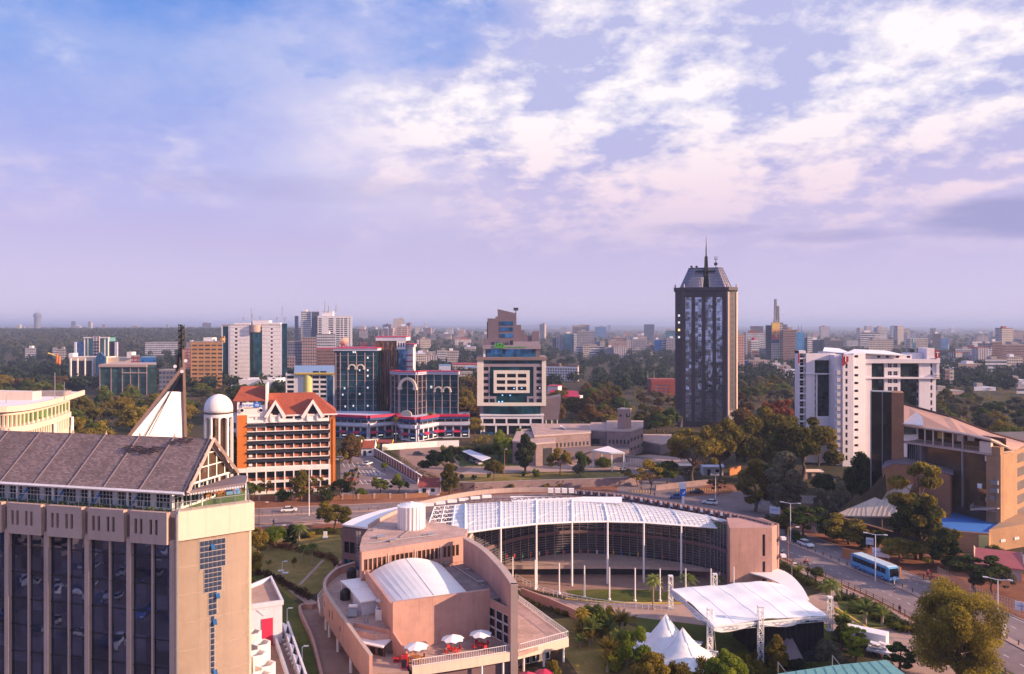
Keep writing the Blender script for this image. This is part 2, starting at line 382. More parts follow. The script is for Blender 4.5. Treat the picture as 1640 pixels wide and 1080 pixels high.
M=dict(white=mat('white_paint',(.84,.79,.80),.6,.08,.3,streak=.25),cleanwhite=mat('white_metal',(.88,.86,.88),.4,.04),fabric=mat('tent_fabric',(.88,.87,.88),.7,.06,.25,bump=.45,streak=.08),cream=mat('cream_render',(.77,.60,.49),.8,.06,.12,streak=.22),beige=mat('beige_concrete',(.50,.37,.33),.85,.08,.2,streak=.35,bump=.1),concrete=mat('concrete',(.36,.30,.29),.9,.2,.3,streak=.4,bump=.2),darkconc=mat('dark_concrete',(.16,.13,.13),.9,.2,.3,streak=.3),pink=mat('salmon_render',(.50,.285,.24),.85,.14,.12,streak=.42),pinkroof=mat('salmon_roof_screed',(.46,.31,.275),.9,.25,.35,bump=.1),pinkdark=mat('plum_render',(.20,.125,.14),.85,.15,.3,streak=.2),shingle=brickmat('brown_shingles',(.19,.13,.13),(.40,.28,.26),(.20,.14,.14),1.0,.34,.16),tile=brickmat('red_roof_tiles',(.44,.10,.045),(.33,.07,.04),(.16,.04,.03),1,.45,.4),orange=mat('orange_brick_render',(.62,.185,.035),.8,.10,.3,streak=.15),brick=brickmat('red_brown_brick',(.42,.13,.06),(.36,.11,.05),(.28,.12,.08),1,.4,.15),dark=mat('dark_recess',(.025,.027,.04),.5,.3),black=mat('black_metal',(.02,.02,.024),.5,.2),grey=mat('grey_metal',(.30,.29,.31),.5,.1,metal=.3),greyplum=mat('mauve_cladding',(.19,.145,.175),.6,.10,.3),steel=mat('galvanised_steel',(.42,.42,.46),.4,.1,metal=.6),brown=mat('brown_steel',(.14,.075,.055),.7,.2),teal=mat('teal_sheet_roof',(.13,.33,.33),.5,.12,.4),blue=mat('blue_paint',(.04,.14,.42),.5,.1),red=mat('red_paint',(.55,.03,.04),.5,.1),pinkred=mat('crimson_band',(.58,.03,.09),.5,.1),yellow=mat('yellow_paint',(.70,.50,.10),.6,.1),wood=mat('timber',(.40,.17,.06),.7,.2),green=mat('green_paint',(.10,.45,.06),.5,.1),bluepaint=mat('sky_blue_paint',(.16,.34,.66),.4,.06),navy=mat('navy_awning',(.03,.07,.22),.6,.1),lilac=mat('pale_lilac_wall',(.62,.62,.74),.8,.07,streak=.2),gl_hotel=glassmat('hotel_mirror_glass',(.085,.105,.20),.02,.75,1.2,1.65,.02,.3),gl_teal=glassmat('teal_glass',(.018,.10,.14),.08,.55,1.6,3.0,.05),gl_blue=glassmat('blue_glass',(.06,.22,.46),.08,.6,1.8,3.2,.05),gl_dark=glassmat('dark_window_glass',(.022,.03,.055),.10,.3,1.3,1.5,.05),gl_mirror=glassmat('tower_mirror_glass',(.46,.54,.74),.04,.85,1.25,1.6,.09,.12,.3),gl_brown=glassmat('bronze_glass',(.20,.13,.085),.05,.6,1.6,2.8,.05),gl_green=glassmat('green_glass',(.12,.26,.07),.15,.3,1.2,1.5,.05),greyplum2=mat('light_mauve_cladding',(.33,.27,.31),.6,.08),lit=emit('lit_window',(.9,.9,.85),.45),litwarm=emit('lamp_glow',(1.0,.62,.22),1.2),asphalt=groundmat('asphalt',[(.17,.13,.135),(.23,.175,.18),(.29,.22,.22)],.08,.9,2.0,.1),paving=groundmat('brown_paving',[(.24,.14,.12),(.32,.20,.165),(.38,.25,.20)],.1,.9,1.5,.1),pale_paving=groundmat('pale_paving',[(.34,.22,.19),(.42,.29,.25),(.48,.34,.29)],.1,.9,1.5,.1),dirt=groundmat('red_soil',[(.15,.055,.035),(.25,.10,.06),(.34,.17,.11)],.06,.95),land=groundmat('open_land',[(.03,.032,.014),(.05,.045,.02),(.08,.055,.03),(.15,.085,.05)],.02,.95,.8),lawn=groundmat('dry_lawn',[(.12,.10,.025),(.22,.165,.045),(.38,.24,.10)],.08,.95,2.0),lawng=groundmat('green_lawn',[(.045,.06,.012),(.09,.105,.02),(.17,.14,.035)],.12,.95,2.0),turf=mat('roof_turf',(.14,.22,.035),.95,.3,1.0),marking=mat('road_paint',(.70,.66,.64),.7,.15,1.0),bark=mat('bark',(.13,.085,.065),.95,.25,.8),palebark=mat('pale_bark',(.36,.27,.22),.9,.2,.8),lf_olive=leafmat('olive_leaves',(.045,.045,.012),(.165,.125,.024)),lf_green=leafmat('green_leaves',(.024,.042,.012),(.10,.115,.022)),lf_dark=leafmat('dark_leaves',(.014,.024,.012),(.06,.065,.02)),lf_rust=leafmat('rusty_leaves',(.055,.035,.018),(.13,.08,.032)),lf_red=leafmat('red_leaves',(.12,.04,.02),(.22,.075,.035)),lf_yellow=leafmat('yellow_green_leaves',(.11,.12,.015),(.38,.30,.03),.35),lf_grey=leafmat('grey_leaves',(.05,.048,.035),(.14,.125,.075)),lf_far=leafmat('far_wood_leaves',(.015,.026,.016),(.055,.055,.03),.1),lf_palm=leafmat('palm_leaves',(.05,.075,.02),(.17,.19,.05),.3),)
S.cycles.use_denoising=True
# === land, roads
def sheet(name,pts,z,m,px=True,kind='structure',parent=None,**k):
 P=[U(p[0],p[1],z)if px else Vector((p[0],p[1],z))for p in pts]
 mb=MB();n=len(P);mb.add([(p.x,p.y,z)for p in P],[tuple(range(n))])
 o=mb.build(name,m,parent,kind=kind,**k)
 if o.data.polygons[0].normal.z<0:o.data.flip_normals()
 return o
def strip(name,center,w0,w1,z,m,**k):
 a=offset(center,w0);b=offset(center,w1);mb=MB();n=len(a)
 mb.add([(p[0],p[1],z)for p in a]+[(p[0],p[1],z)for p in b],[(i,n+i,n+i+1,i+1)for i in range(n-1)])
 o=mb.build(name,m,None,**k)
 if o.data.polygons[0].normal.z<0:o.data.flip_normals()
 return o
xs=list(np.linspace(-16000,16000,90));ys=[-3000,-600,0,400,700,900]+list(np.linspace(1050,3000,26))+list(np.linspace(3400,24000,40))
xs=sorted(set(xs+list(np.linspace(-2600,2600,70))))
mb=MB();vs=[(x,y,hgt(x,y))for y in ys for x in xs];nx=len(xs)
mb.add(vs,[(j*nx+i,j*nx+i+1,(j+1)*nx+i+1,(j+1)*nx+i)for j in range(len(ys)-1)for i in range(nx-1)])
mb.build('ground',M['land'],smooth=True,kind='structure')
# main dual carriageway: runs left-right behind the ring building, then turns down the right-hand side
RC=spline([(-150,203),(-75,217.5),(-33,226),(0,235),(28,241),(46,236),(56,222),(62.4,207),(65.5,195),(70.3,180),(74.9,165),(78.4,153.7),(81.9,134),(84,110),(86,70)],6)
sheet('soil_verge',[(-160,188),(-75,199),(-33,208),(5,214),(30,218),(44,212),(52,198),(58,180),(64,160),(68,138),(74,118),(76,70),(112,70),(112,150),(101,188),(84,215),(72,262),(35,270),(5,262),(-33,249),(-75,240),(-160,222)],.012,M['dirt'],px=False)
strip('main_road',RC,.9,9.0,.024,M['asphalt'],kind='structure')
strip('main_road_near_lane',RC,-9.2,-.9,.024,M['asphalt'],kind='structure').name='main_road'
sheet('road_junction',[(30,232),(36,270),(48,300),(60,300),(58,262),(74,248),(80,236),(72,218),(62,205),(50,214),(40,226)],.020,M['asphalt'],px=False)
sheet('side_road',[(74,247),(96,244),(108,236),(112,222),(98,222),(92,232),(80,236)],.019,M['asphalt'],px=False)
mb=MB();mb.ribbon([(p[0],p[1])for p in RC],1.5,.0,.14);mb.build('median_kerb',M['pale_paving'],kind='structure')
for d_ in(-9.3,9.1):
 mb=MB();seg=[p for p in offset(RC,d_)]
 if d_>0:
  mb.ribbon(seg[:20],.25,0,.13);mb.ribbon(seg[48:],.25,0,.13)
 else:mb.ribbon(seg,.25,0,.13)
 mb.build('road_kerb',M['pale_paving'],kind='structure')
strip('footpath',RC,-12.6,-10.3,.03,M['pale_paving'],kind='structure')
mb=MB()
for side in(-5.0,5.0):
 L_=offset(spline(RC,3),side)
 for i in range(0,len(L_)-1,3):
  a=Vector(L_[i]);b=Vector(L_[i+1]);d_=(b-a).normalized();n_=Vector((-d_.y,d_.x))*.07;e_=a+d_*min(2.2,(b-a).length)
  mb.add([(a.x+n_.x,a.y+n_.y,.030),(a.x-n_.x,a.y-n_.y,.030),(e_.x-n_.x,e_.y-n_.y,.030),(e_.x+n_.x,e_.y+n_.y,.030)],[(0,1,2,3)])
mb.build('lane_markings',M['marking'],kind='structure')
strip('edge_line',RC[52:],8.5,8.66,.030,M['marking'],kind='structure')
sheet('road_junction_island',[(1082,792),(1100,782),(1165,779),(1176,786),(1168,791),(1100,795)],.06,M['dirt'])
# car park beside the brick office, paths and lawns
sheet('car_park',[(545,795),(648,795),(688,778),(590,728),(545,730)],.02,M['asphalt'])
mb=MB()
def line(mb,a,b,z=.03,w=.12):
 a,b=U(*a),U(*b);d_=(b-a).normalized();n_=Vector((-d_.y,d_.x,0))*w
 mb.add([a+n_+Vector((0,0,z)),a-n_+Vector((0,0,z)),b-n_+Vector((0,0,z)),b+n_+Vector((0,0,z))],[(0,1,2,3)])
line(mb,(545,745),(578,744));line(mb,(578,744),(594,748));line(mb,(572,757),(600,757));line(mb,(565,775),(604,775));line(mb,(594,731),(676,779))
for i in range(6):line(mb,(548+i*8,741),(552+i*8,748));line(mb,(574+i*6,753),(580+i*6,761));line(mb,(568+i*8,769),(573+i*8,776))
line(mb,(598,750),(617,761));line(mb,(617,761),(602,762));line(mb,(602,762),(596,751));line(mb,(619,768),(627,776));line(mb,(627,768),(640,774))
mb.build('parking_markings',M['marking'],kind='structure')
sheet('compound_yard',[(640,742),(705,776),(800,768),(760,720),(690,708),(640,714)],.016,M['paving'])
sheet('compound_lawn',[(735,771),(1000,776),(1065,768),(1040,756),(880,757),(742,761)],.018,M['lawn'])
sheet('compound_drive',[(735,760),(880,756),(1030,752),(1090,760),(1110,735),(1040,728),(890,745),(760,748)],.022,M['pale_paving'])
sheet('compound_garden',[(735,747),(820,747),(880,743),(890,733),(800,720),(735,722)],.02,M['lawng'])
sheet('garden_lawn',[(400,852),(545,858),(560,900),(540,940),(470,962),(398,905)],.02,M['lawn'])
sheet('lower_garden',[(398,905),(470,962),(500,985),(560,1120),(440,1120),(398,1000)],.018,M['lawng'])
sheet('garden_path',[(461,945),(468,943),(505,963),(515,972),(500,975)],.035,M['pale_paving'])
sheet('garden_slope_path',[(478,936),(482,937),(520,897),(516,896)],.032,M['pale_paving'])
# conference centre forecourt
FC=spline([(823,935),(850,948),(900,966),(960,979),(1030,986),(1110,992)],6)
sheet('forecourt',[(800,925),(830,940),(900,955),(940,962),(1100,964),(1180,945),(1230,925),(1230,905),(800,905)],.02,M['paving'])
sheet('forecourt_lawn',[(905,946),(960,944),(1040,945),(1095,950),(1100,962),(1040,963.5),(962,963),(918,957)],.035,M['lawng'])
sheet('curved_drive',[(826,940),(862,951),(905,961),(960,966),(1100,968),(1130,1002),(1030,990),(940,980),(875,962),(838,952)],.028,M['pale_paving'])
sheet('sloping_lawn',[(880,992),(935,988),(1000,998),(1080,1030),(1080,1130),(960,1130),(905,1050)],.03,M['lawn'])
sheet('stage_lawn',[(1020,985),(1140,985),(1330,1000),(1340,1090),(1020,1110)],.024,M['lawng'])
sheet('parking_court',[(1345,985),(1385,1008),(1430,1005),(1445,1003),(1500,1042),(1540,1090),(1450,1120),(1405,1040),(1345,1015)],.026,M['pale_paving'])
sheet('entrance_path',[(1295,955),(1335,945),(1352,975),(1395,1010),(1350,1022),(1290,975)],.024,M['pale_paving'])
sheet('planting_bed',[(1338,958),(1375,958),(1440,990),(1485,1022),(1488,1030),(1444,1003),(1393,1007),(1345,975)],.034,M['lawng'])
sheet('verge_lawn',[(1580,1062),(1590,1062),(1640,1088),(1640,1120),(1560,1120)],.034,M['lawng'])
def kerbline(name,pts,w=.35,h=.18,m='pale_paving',px=True):
 P=[U(*p)for p in pts]if px else pts
 mb=MB();mb.ribbon([(p[0],p[1])for p in P],w,0,h);return mb.build(name,M[m],kind='structure')
kerbline('drive_kerb',spline([(905,960,0),(960,965,0),(1030,966.5,0),(1100,967,0)],5),m='yellow')
kerbline('bed_kerb',[(1338,974),(1392,1008),(1444,1004)],m='yellow')
kerbline('court_kerb',[(1445,1001),(1500,1035),(1535,1060)])
M['towerdk']=mat('dark_underfelt',(.05,.035,.045),.9,.2)
M['gl_ring']=glassmat('facade_glass',(.13,.15,.21),.08,.6,1.5,2.2,.06,.3);M['frametan']=mat('pale_window_frame',(.45,.38,.38),.6,.05);M['towerstone2']=mat('plum_brown_steel',(.16,.10,.09),.7,.15)
# === hotel, lower left
def hotel():
 A0,R0=Vector((-38.9,94.9,32.38)),Vector((-37.9,100.6,38.05))
 Cn=Vector((-39.7,95.0));d=Vector((-.970,.242)).normalized();E=Vector((-32.9,100.1))
 far=Cn+d*46
 root=empty('hotel_building',(Cn.x,Cn.y,0),'large beige hotel with mirror glass and a shingled gable roof, lower left','hotel')
 wall=Fac((Cn.x,Cn.y),(E.x,E.y));gls=Fac((far.x,far.y),(Cn.x,Cn.y))
 back=Vector((-38,112));bfar=back+d*46
 foot=[Cn,E,back,bfar,far]
 mb=MB();mb.prism(foot,0,26.5)
 wall.box(mb,-.05,wall.L+.25,0,26.5,-.6,-.0+.0)
 mb.build('wall',M['cream'],root)
 gt=gls.t
 piers=[17,80,146,212,280];mids=[-10,53,117,181,249]
 off=0
 mb=MB();gls.box(mb,0,gls.L-.15,0,26.4,.02,.12);mb.build('curtain_glazing',M['gl_hotel'],root)
 step=gt(80)-gt(17);pts=[];x0=gt(17)
 pts=[x0+step*k for k in range(-6,5)]
 for k,p in enumerate(pts):
  p=min(p,gls.L-.3);mb=MB();gls.box(mb,p-.32,p+.32,0,26.5,.1,.62);mb.build('pier',M['beige'],root)
  if k<len(pts)-1:
   q=p+step*.52;mb=MB();gls.box(mb,q-.12,q+.12,0,26.5,.1,.40);mb.build('mullion',M['beige'],root)
 mb=MB()
 for k in range(8):
  gls.box(mb,0,gls.L,1.2+k*3.3,1.34+k*3.3,.1,.2)
 mb.build('transom',M['black'],root)
 for k in range(len(pts)-1):
  a,b=pts[k]+.45,min(pts[k+1]-.45,gls.L-.2)
  cols=[(a+(b-a)*f_,a+(b-a)*(f_+.075))for f_ in(.12,.27,.53,.68)]
  mb=MB();gls.grid(mb,a,b,26.1,29.9,cols,[(27.2,29.0)],.55,.95);gls.box(mb,a,b,26.1,29.9,-.3,.5);mb.build('crown_panel',M['beige'],root)
  gls.wins(cols,[(27.2,29.0)],M['gl_dark'],root,.6)
 mb=MB();gls.box(mb,0,gls.L,26.3,29.9,-.4,.3);mb.build('crown_wall',M['beige'],root)
 mb=MB();wall.box(mb,-.1,wall.L+.45,26.5,29.95,-1.2,.55);mb.build('parapet',M['cream'],root)
 mb=MB();p=wall.p(-.25,0,.45);mb.tube((p.x,p.y,0),(p.x,p.y,29.5),.16);q=wall.p(.6,30.9,-.6);mb.tube((p.x,p.y,29.5),q,.14);mb.build('drainpipe',M['steel'],root)
 mb=MB()
 for k in range(1,8):wall.box(mb,0,wall.L,26.5-k*3.35,26.55-k*3.35,0,.012)
 mb.build('wall_joint',M['beige'],root)
 rs=random.Random(2);mb=MB()
 for u_,s_ in((.56,.27),(.52,.28),(.48,.27),(.44,.30),(.39,.30),(.35,.27),(.31,.28),(.24,.12),(.17,.07),(.12,.09)):
  for k in range(3):
   a=A0 .lerp(R0,1-s_*1.0-k*.035)+Vector((d.x,d.y,0))*(44*(u_+.012*k)*.42);w_=Vector((d.x,d.y,0))*rs.uniform(.5,1.1);h_=(R0-A0)*.028;n_=Vector((0,-.05,.09));mb.add([a+n_,a+w_+n_,a+w_+h_+n_,a+h_+n_],[(0,3,2,1)])
 mb.build('missing_shingle_patch',M['towerdk'],root)
 def wg(px0,px1,n,y0,y1,r):
  t0,t1=wall.t(px0),wall.t(px1);z1,z0=wall.z((px0+px1)/2,y0),wall.z((px0+px1)/2,y1)
  mb=MB();wall.box(mb,t0-.06,t1+.06,z0-.06,z1+.06,.01,.06);mb.build('window_frame',M['frametan'],root)
  wall.wins(span(t0,t1,n,.86),span(z0,z1,r,.86),M['gl_blue2']if 'gl_blue2' in M else M['gl_hotel'],root,.08)
 wg(320,361,6,864,909,5);wg(327,355,4,909.5,947,5);wg(334,347,2,948,985,4);wg(337,343.5,1,986,1078,10)
 for px,py in((337,872),(345,950),(340,992),(341,1073)):
  t0=wall.t(px);z0=wall.z(px,py);mb=MB();a=wall.p(t0,z0,.12);b=wall.p(t0+.45,z0,.12);c=wall.p(t0+.45,z0-.55,.5);e=wall.p(t0,z0-.55,.5)
  mb.slab([a,b,c,e],.04);mb.build('open_casement',M['gl_blue'],root)
 deck=[gls.p(0,0,.3),gls.p(gls.L,0,.3),wall.p(0,0,.3),wall.p(wall.L,0,.2),Vector((back.x,back.y,0)),Vector((bfar.x,bfar.y,0))]
 mb=MB();mb.prism(deck,26.6,29.25);mb.build('terrace_floor',M['paving'],root)
 mb=MB();mb.prism([gls.p(gls.L-6,0,-.6),wall.p(0,0,-.6),wall.p(wall.L-.4,0,-1.0),Vector((-36.5,109.5,0)),gls.p(gls.L-6,0,-9)],29.25,29.32);mb.build('terrace_turf',M['turf'],root)
 g1=Fac(gls.p(0,0,-2.0),gls.p(gls.L-2.2,0,-2.0))
 cols=span(0,g1 .L-.0,16,.74);mb=MB();g1 .grid(mb,0,g1 .L,29.3,32.7,cols,[(29.7,32.1)],-.15,.15);mb.build('terrace_wall',M['white'],root)
 g1 .wins(cols,[(29.7,32.1)],M['gl_dark'],root,-.05,frame=M['cleanwhite'],cross=(3,1))
 for k in range(0,16,2):
  p=g1 .p(g1 .L/16*k,29.3,1.2);mb=MB();mb.tube(p,(p.x,p.y,32.6),.16);mb.build('column',M['cleanwhite'],root)
  a=g1 .p(g1 .L/16*k+.8,29.9,1.9);b=g1 .p(g1 .L/16*k+2.0,32.5,.6);mb=MB();mb.bar(a,b,.16);mb.build('brace',M['gl_blue'],root)
 g2=Fac(g1 .p(g1 .L,0),g1 .p(g1 .L,0)+Vector((2.0,8.3,0)));cols=span(0,g2 .L,5,.88)
 mb=MB();g2 .grid(mb,0,g2 .L,29.3,32.6,cols,[(29.5,32.3)],-.1,.1);mb.build('terrace_end_wall',M['white'],root)
 g2 .wins(cols,[(29.5,32.3)],M['gl_dark'],root,-.02,frame=M['cleanwhite'],cross=(1,1))
 rail=[gls.p(0,0,.2),gls.p(gls.L-.1,0,.2),wall.p(wall.L-.1,0,.1),Vector((-36.9,110.5,0))]
 mb=MB();mb.ribbon([(p.x,p.y)for p in rail],.05,29.95,30.95);mb.build('glass_balustrade',M['railglass'],root)
 mb=MB();mb.ribbon([(p.x,p.y)for p in rail],.09,30.95,31.03)
 for a,b in zip(rail[:-1],rail[1:]):
  n=int((b-a).length/1.5)
  for i in range(n):p=a.lerp(b,i/n);mb.box(p.x-.04,p.x+.04,p.y-.04,p.y+.04,29.9,31.0)
 mb.build('handrail',M['steel'],root)
 A=Vector((-39.15,96.0,32.6));B=Vector((-36.7,106.0,32.6));Rg=Vector((-37.9,100.6,37.8));dd=Vector((d.x,d.y,0))*45
 mb=MB();mb.slab([A+Vector((.25,-1.1,-.5)),A+Vector((.25,-1.1,-.5))+dd,Rg+dd,Rg],.28);mb.build('roof',M['shingle'],root)
 mb=MB();mb.slab([Rg,Rg+dd,B+dd,B],.28);mb.build('roof',M['shingle'],root)
 mb=MB()
 for k in range(8):
  o_=Vector((d.x,d.y,0))*(.12+k*5.15);s_=A+Vector((.25,-1.1,-.5))+o_;s_=s_+Vector((d.x,d.y,0))*(1.0 if k else 0)
  mb=MB();mb.bar(s_+Vector((0,0,.04)),Rg+o_+Vector((0,0,.06)),.13);mb.build('roof_rib',M['beige']if 0 else M['greyplum'],root);mb=MB();q=Rg+o_;mb.tube(q+Vector((0,0,.0)),q+Vector((0,0,.42)),.16,.06,6);mb.build('ridge_finial',M['beige'],root)
 mb=MB();mb.bar(A+Vector((.25,-1.15,-.55)),A+Vector((.25,-1.15,-.55))+dd,.3);mb.build('gutter',M['white'],root)
 mb=MB();e1=Vector((.42,-.1,0));mb.bar(A+Vector((.25,-1.1,-.5))+e1,Rg+e1,.34);mb.bar(Rg+e1,B+e1,.34);mb.build('bargeboard',M['beige'],root)
 mb=MB();i1=Vector((-.5,.1,0));mb.bar(A+i1,B+i1,.2)
 a_,b_,r_=A+i1,B+i1,Rg+i1+Vector((0,0,-.3))
 for f_ in(.16,.33,.5,.67,.84):
  q=a_.lerp(b_,f_);h_=5.0*(1-abs(f_-.5)*2);mb.bar(q,q+Vector((0,0,h_)),.12)
 for f_ in(.35,.68):mb.bar(a_.lerp(r_,f_),b_.lerp(r_,f_),.12)
 mb.bar(a_,r_,.16);mb.bar(r_,b_,.16);mb.build('gable_frame',M['cleanwhite'],root)
 mb=MB();i2=Vector((-.62,.15,0));mb.slab([A+i2,B+i2,Rg+i2+Vector((0,0,-.2))],.02)
 mb.v[3:6]=[(v[0]-.06,v[1],v[2])for v in mb.v[:3]];mb.build('gable_glazing',M['gl_brown'],root)
 c=[A+Vector((.2,.1,-.45)),U(393,773,32.3),U(396,762,32.3),B+Vector((.2,0,-.4))]
 mb=MB();mb.slab(c,.3);mb.build('canopy',M['greyplum'],root)
 mb=MB()
 for i in range(22):p=c[0].lerp(c[1],i/22)+Vector((0,0,-.32));mb.box(p.x-.09,p.x+.09,p.y-.12,p.y+.02,p.z-.22,p.z)
 mb.build('canopy_fringe',M['cleanwhite'],root)
 for px,py in((392,772),(322,780)):
  p=U(px,py,31.9);mb=MB();mb.tube((p.x,p.y+.3,29.3),(p.x,p.y+.3,32.0),.1);mb.build('column',M['cleanwhite'],root)
 return wall,gls,g1
M['railglass']=mat('clear_rail_glass',(.20,.32,.32),.05,.05,alpha=.07)
M['gl_blue2']=glassmat('navy_panes',(.10,.14,.26),.06,.5,1.1,1.0,.06,.5)
HW,HG,HG1=hotel()
def chairset(x,y,z,m,label,grp,a=0):
 e=empty('terrace_table',(x,y,z),label,'table',grp,0)
 mb=MB();mb.obox(x,y,z+.70,1.5,.8,.06,a);mb.build('table_top',m,e)
 for i,j in((-1,-1),(1,-1),(1,1),(-1,1)):
  c,s=math.cos(a),math.sin(a);px,py=x+c*i*.62-s*j*.3,y+s*i*.62+c*j*.3
  mb=MB();mb.obox(px,py,z,.07,.07,.7,a);mb.build('leg',m,e)
 return e
LBT=['orange timber table nearest the gable window on the hotel terrace','orange timber table in the middle of the hotel terrace lawn','orange timber table beside the glass rail of the hotel terrace','orange timber table at the far right of the hotel terrace']
for i,(px,py)in enumerate(((298,806),(318,801),(343,798),(366,792))):
 p=U(px,py,29.33);chairset(p.x,p.y,p.z,M['wood'],LBT[i],'tables on the hotel terrace',.6)
 for j,(ox,oy)in enumerate(((-.3,-.9),(.4,.95))):
  x,y,z=p.x+ox,p.y+oy,p.z
  e=empty('terrace_chair',(x,y,z),('orange chair in front of ' if j==0 else 'orange chair behind ')+'the '+LBT[i].replace('orange timber ',''),'chair','chairs on the hotel terrace')
  mb=MB();mb.obox(x,y,z+.42,.48,.48,.06,.6);mb.build('seat',M['wood'],e)
  mb=MB();mb.obox(x-.12,y+(.24 if j else-.24),z+.48,.48,.05,.5,.6);mb.build('backrest',M['wood'],e)
  for a,b in((-1,-1),(1,-1),(1,1),(-1,1)):mb=MB();mb.obox(x+a*.18,y+b*.18,z,.05,.05,.42,.6);mb.build('leg',M['wood'],e)
for i,(px,py,lb)in enumerate(((376,796,'blue cushioned sofa under the canopy of the hotel terrace'),)):
 p=U(px,py,29.33);e=empty('sofa',p,lb,'sofa')
 mb=MB();mb.obox(p.x-1,p.y+2,p.z,1.8,.8,.42,.6);mb.build('seat',M['bluepaint'],e);mb=MB();mb.obox(p.x-1.2,p.y+2.4,p.z+.42,1.8,.25,.4,.6);mb.build('backrest',M['bluepaint'],e)
# === white sail and mast behind the hotel
def sail():
 Y=128.0;P=lambda px,py,dy=0:Vector((gx(px,Y+dy),Y+dy,gz(py,Y)))
 root=empty('sail_spire',(gx(270,Y),Y,0),'white triangular sail spire with dark sloping beam rising behind the hotel roof','spire')
 b0,b1=P(180,715),P(302,715)
 mb=MB();mb.box(b0 .x,b1 .x,Y+.6,Y+8,0,b0 .z);mb.build('base',M['beige'],root)
 mb=MB();SQ=((204,706,-10),(269,628,-3),(293,628,0),(296,706,0));SP=[Vector((gx(a,Y+c),Y+c,gz(b,Y+c)))for a,b,c in SQ];mb.add([*SP,*[p+Vector((-.5,1.0,0))for p in SP]],[(0,3,2,1),(4,5,6,7),(0,1,5,4),(1,2,6,5),(2,3,7,6),(3,0,4,7)]);mb.build('sail_panel',M['white'],root)
 mb=MB();mb.bar(Vector((gx(200,Y-10.5),Y-10.5,gz(707,Y-10.5))),P(292,590,-.4),.42);mb.build('beam',M['towerstone2'],root)
 mb=MB();mb.bar(P(297,712,-.3),P(293,560,-.3),.42);mb.build('post',M['towerstone2'],root)
 mb=MB();mb.slab([P(268,628,-.1),P(293,628,-.1),P(293,593,-.1)],.05);mb.v[3:6]=[(v[0],v[1]+.5,v[2])for v in mb.v[:3]];mb.build('dark_infill',M['dark'],root)
 for i,(a,b)in enumerate((((292,596),(233,698)),((288,600),(238,698)))):mb=MB();mb.tube(P(*a,-.5),Vector((gx(b[0],Y-7.5),Y-7.5,gz(b[1],Y-7.5))),.06,n=5);mb.build('cable',M['black'],root)
 m=empty('lattice_mast',P(290,575),'dark steel lattice mast standing on top of the white sail spire','mast')
 mb=MB();zz=[gz(575-i*5,Y)for i in range(12)];w=.33;xc=gx(290.5,Y)
 for sx in(-w,w):
  for sy in(-w,w):mb.bar((xc+sx,Y+sy,zz[0]-1.5),(xc+sx,Y+sy,zz[-1]),.09)
 for i in range(11):
  s=1 if i%2 else-1
  for sy in(-w,w):mb.bar((xc-s*w,Y+sy,zz[i]),(xc+s*w,Y+sy,zz[i+1]),.11);mb.bar((xc-w,Y+sy,zz[i]),(xc+w,Y+sy,zz[i]),.09)
 mb.build('lattice',M['black'],m)
 mb=MB();mb.bar(P(285,570),P(283,595),.35);mb.bar(P(284,570),P(291,566),.2);mb.build('bracket',M['brown'],m)
 for i,(px,py)in enumerate(((281,587),(298,578),(292,595))):
  p=P(px,py,-.9);mb=MB();mb.tube(p,p+Vector((0,-.2,.05)),.22,.28,12);mb.build('dish_antenna',M['cleanwhite'],m)
 p=P(296,546,-.3);mb=MB();mb.bar(p,p+Vector((0,0,1.6)),.12);mb.build('whip_antenna',M['black'],m)
sail()
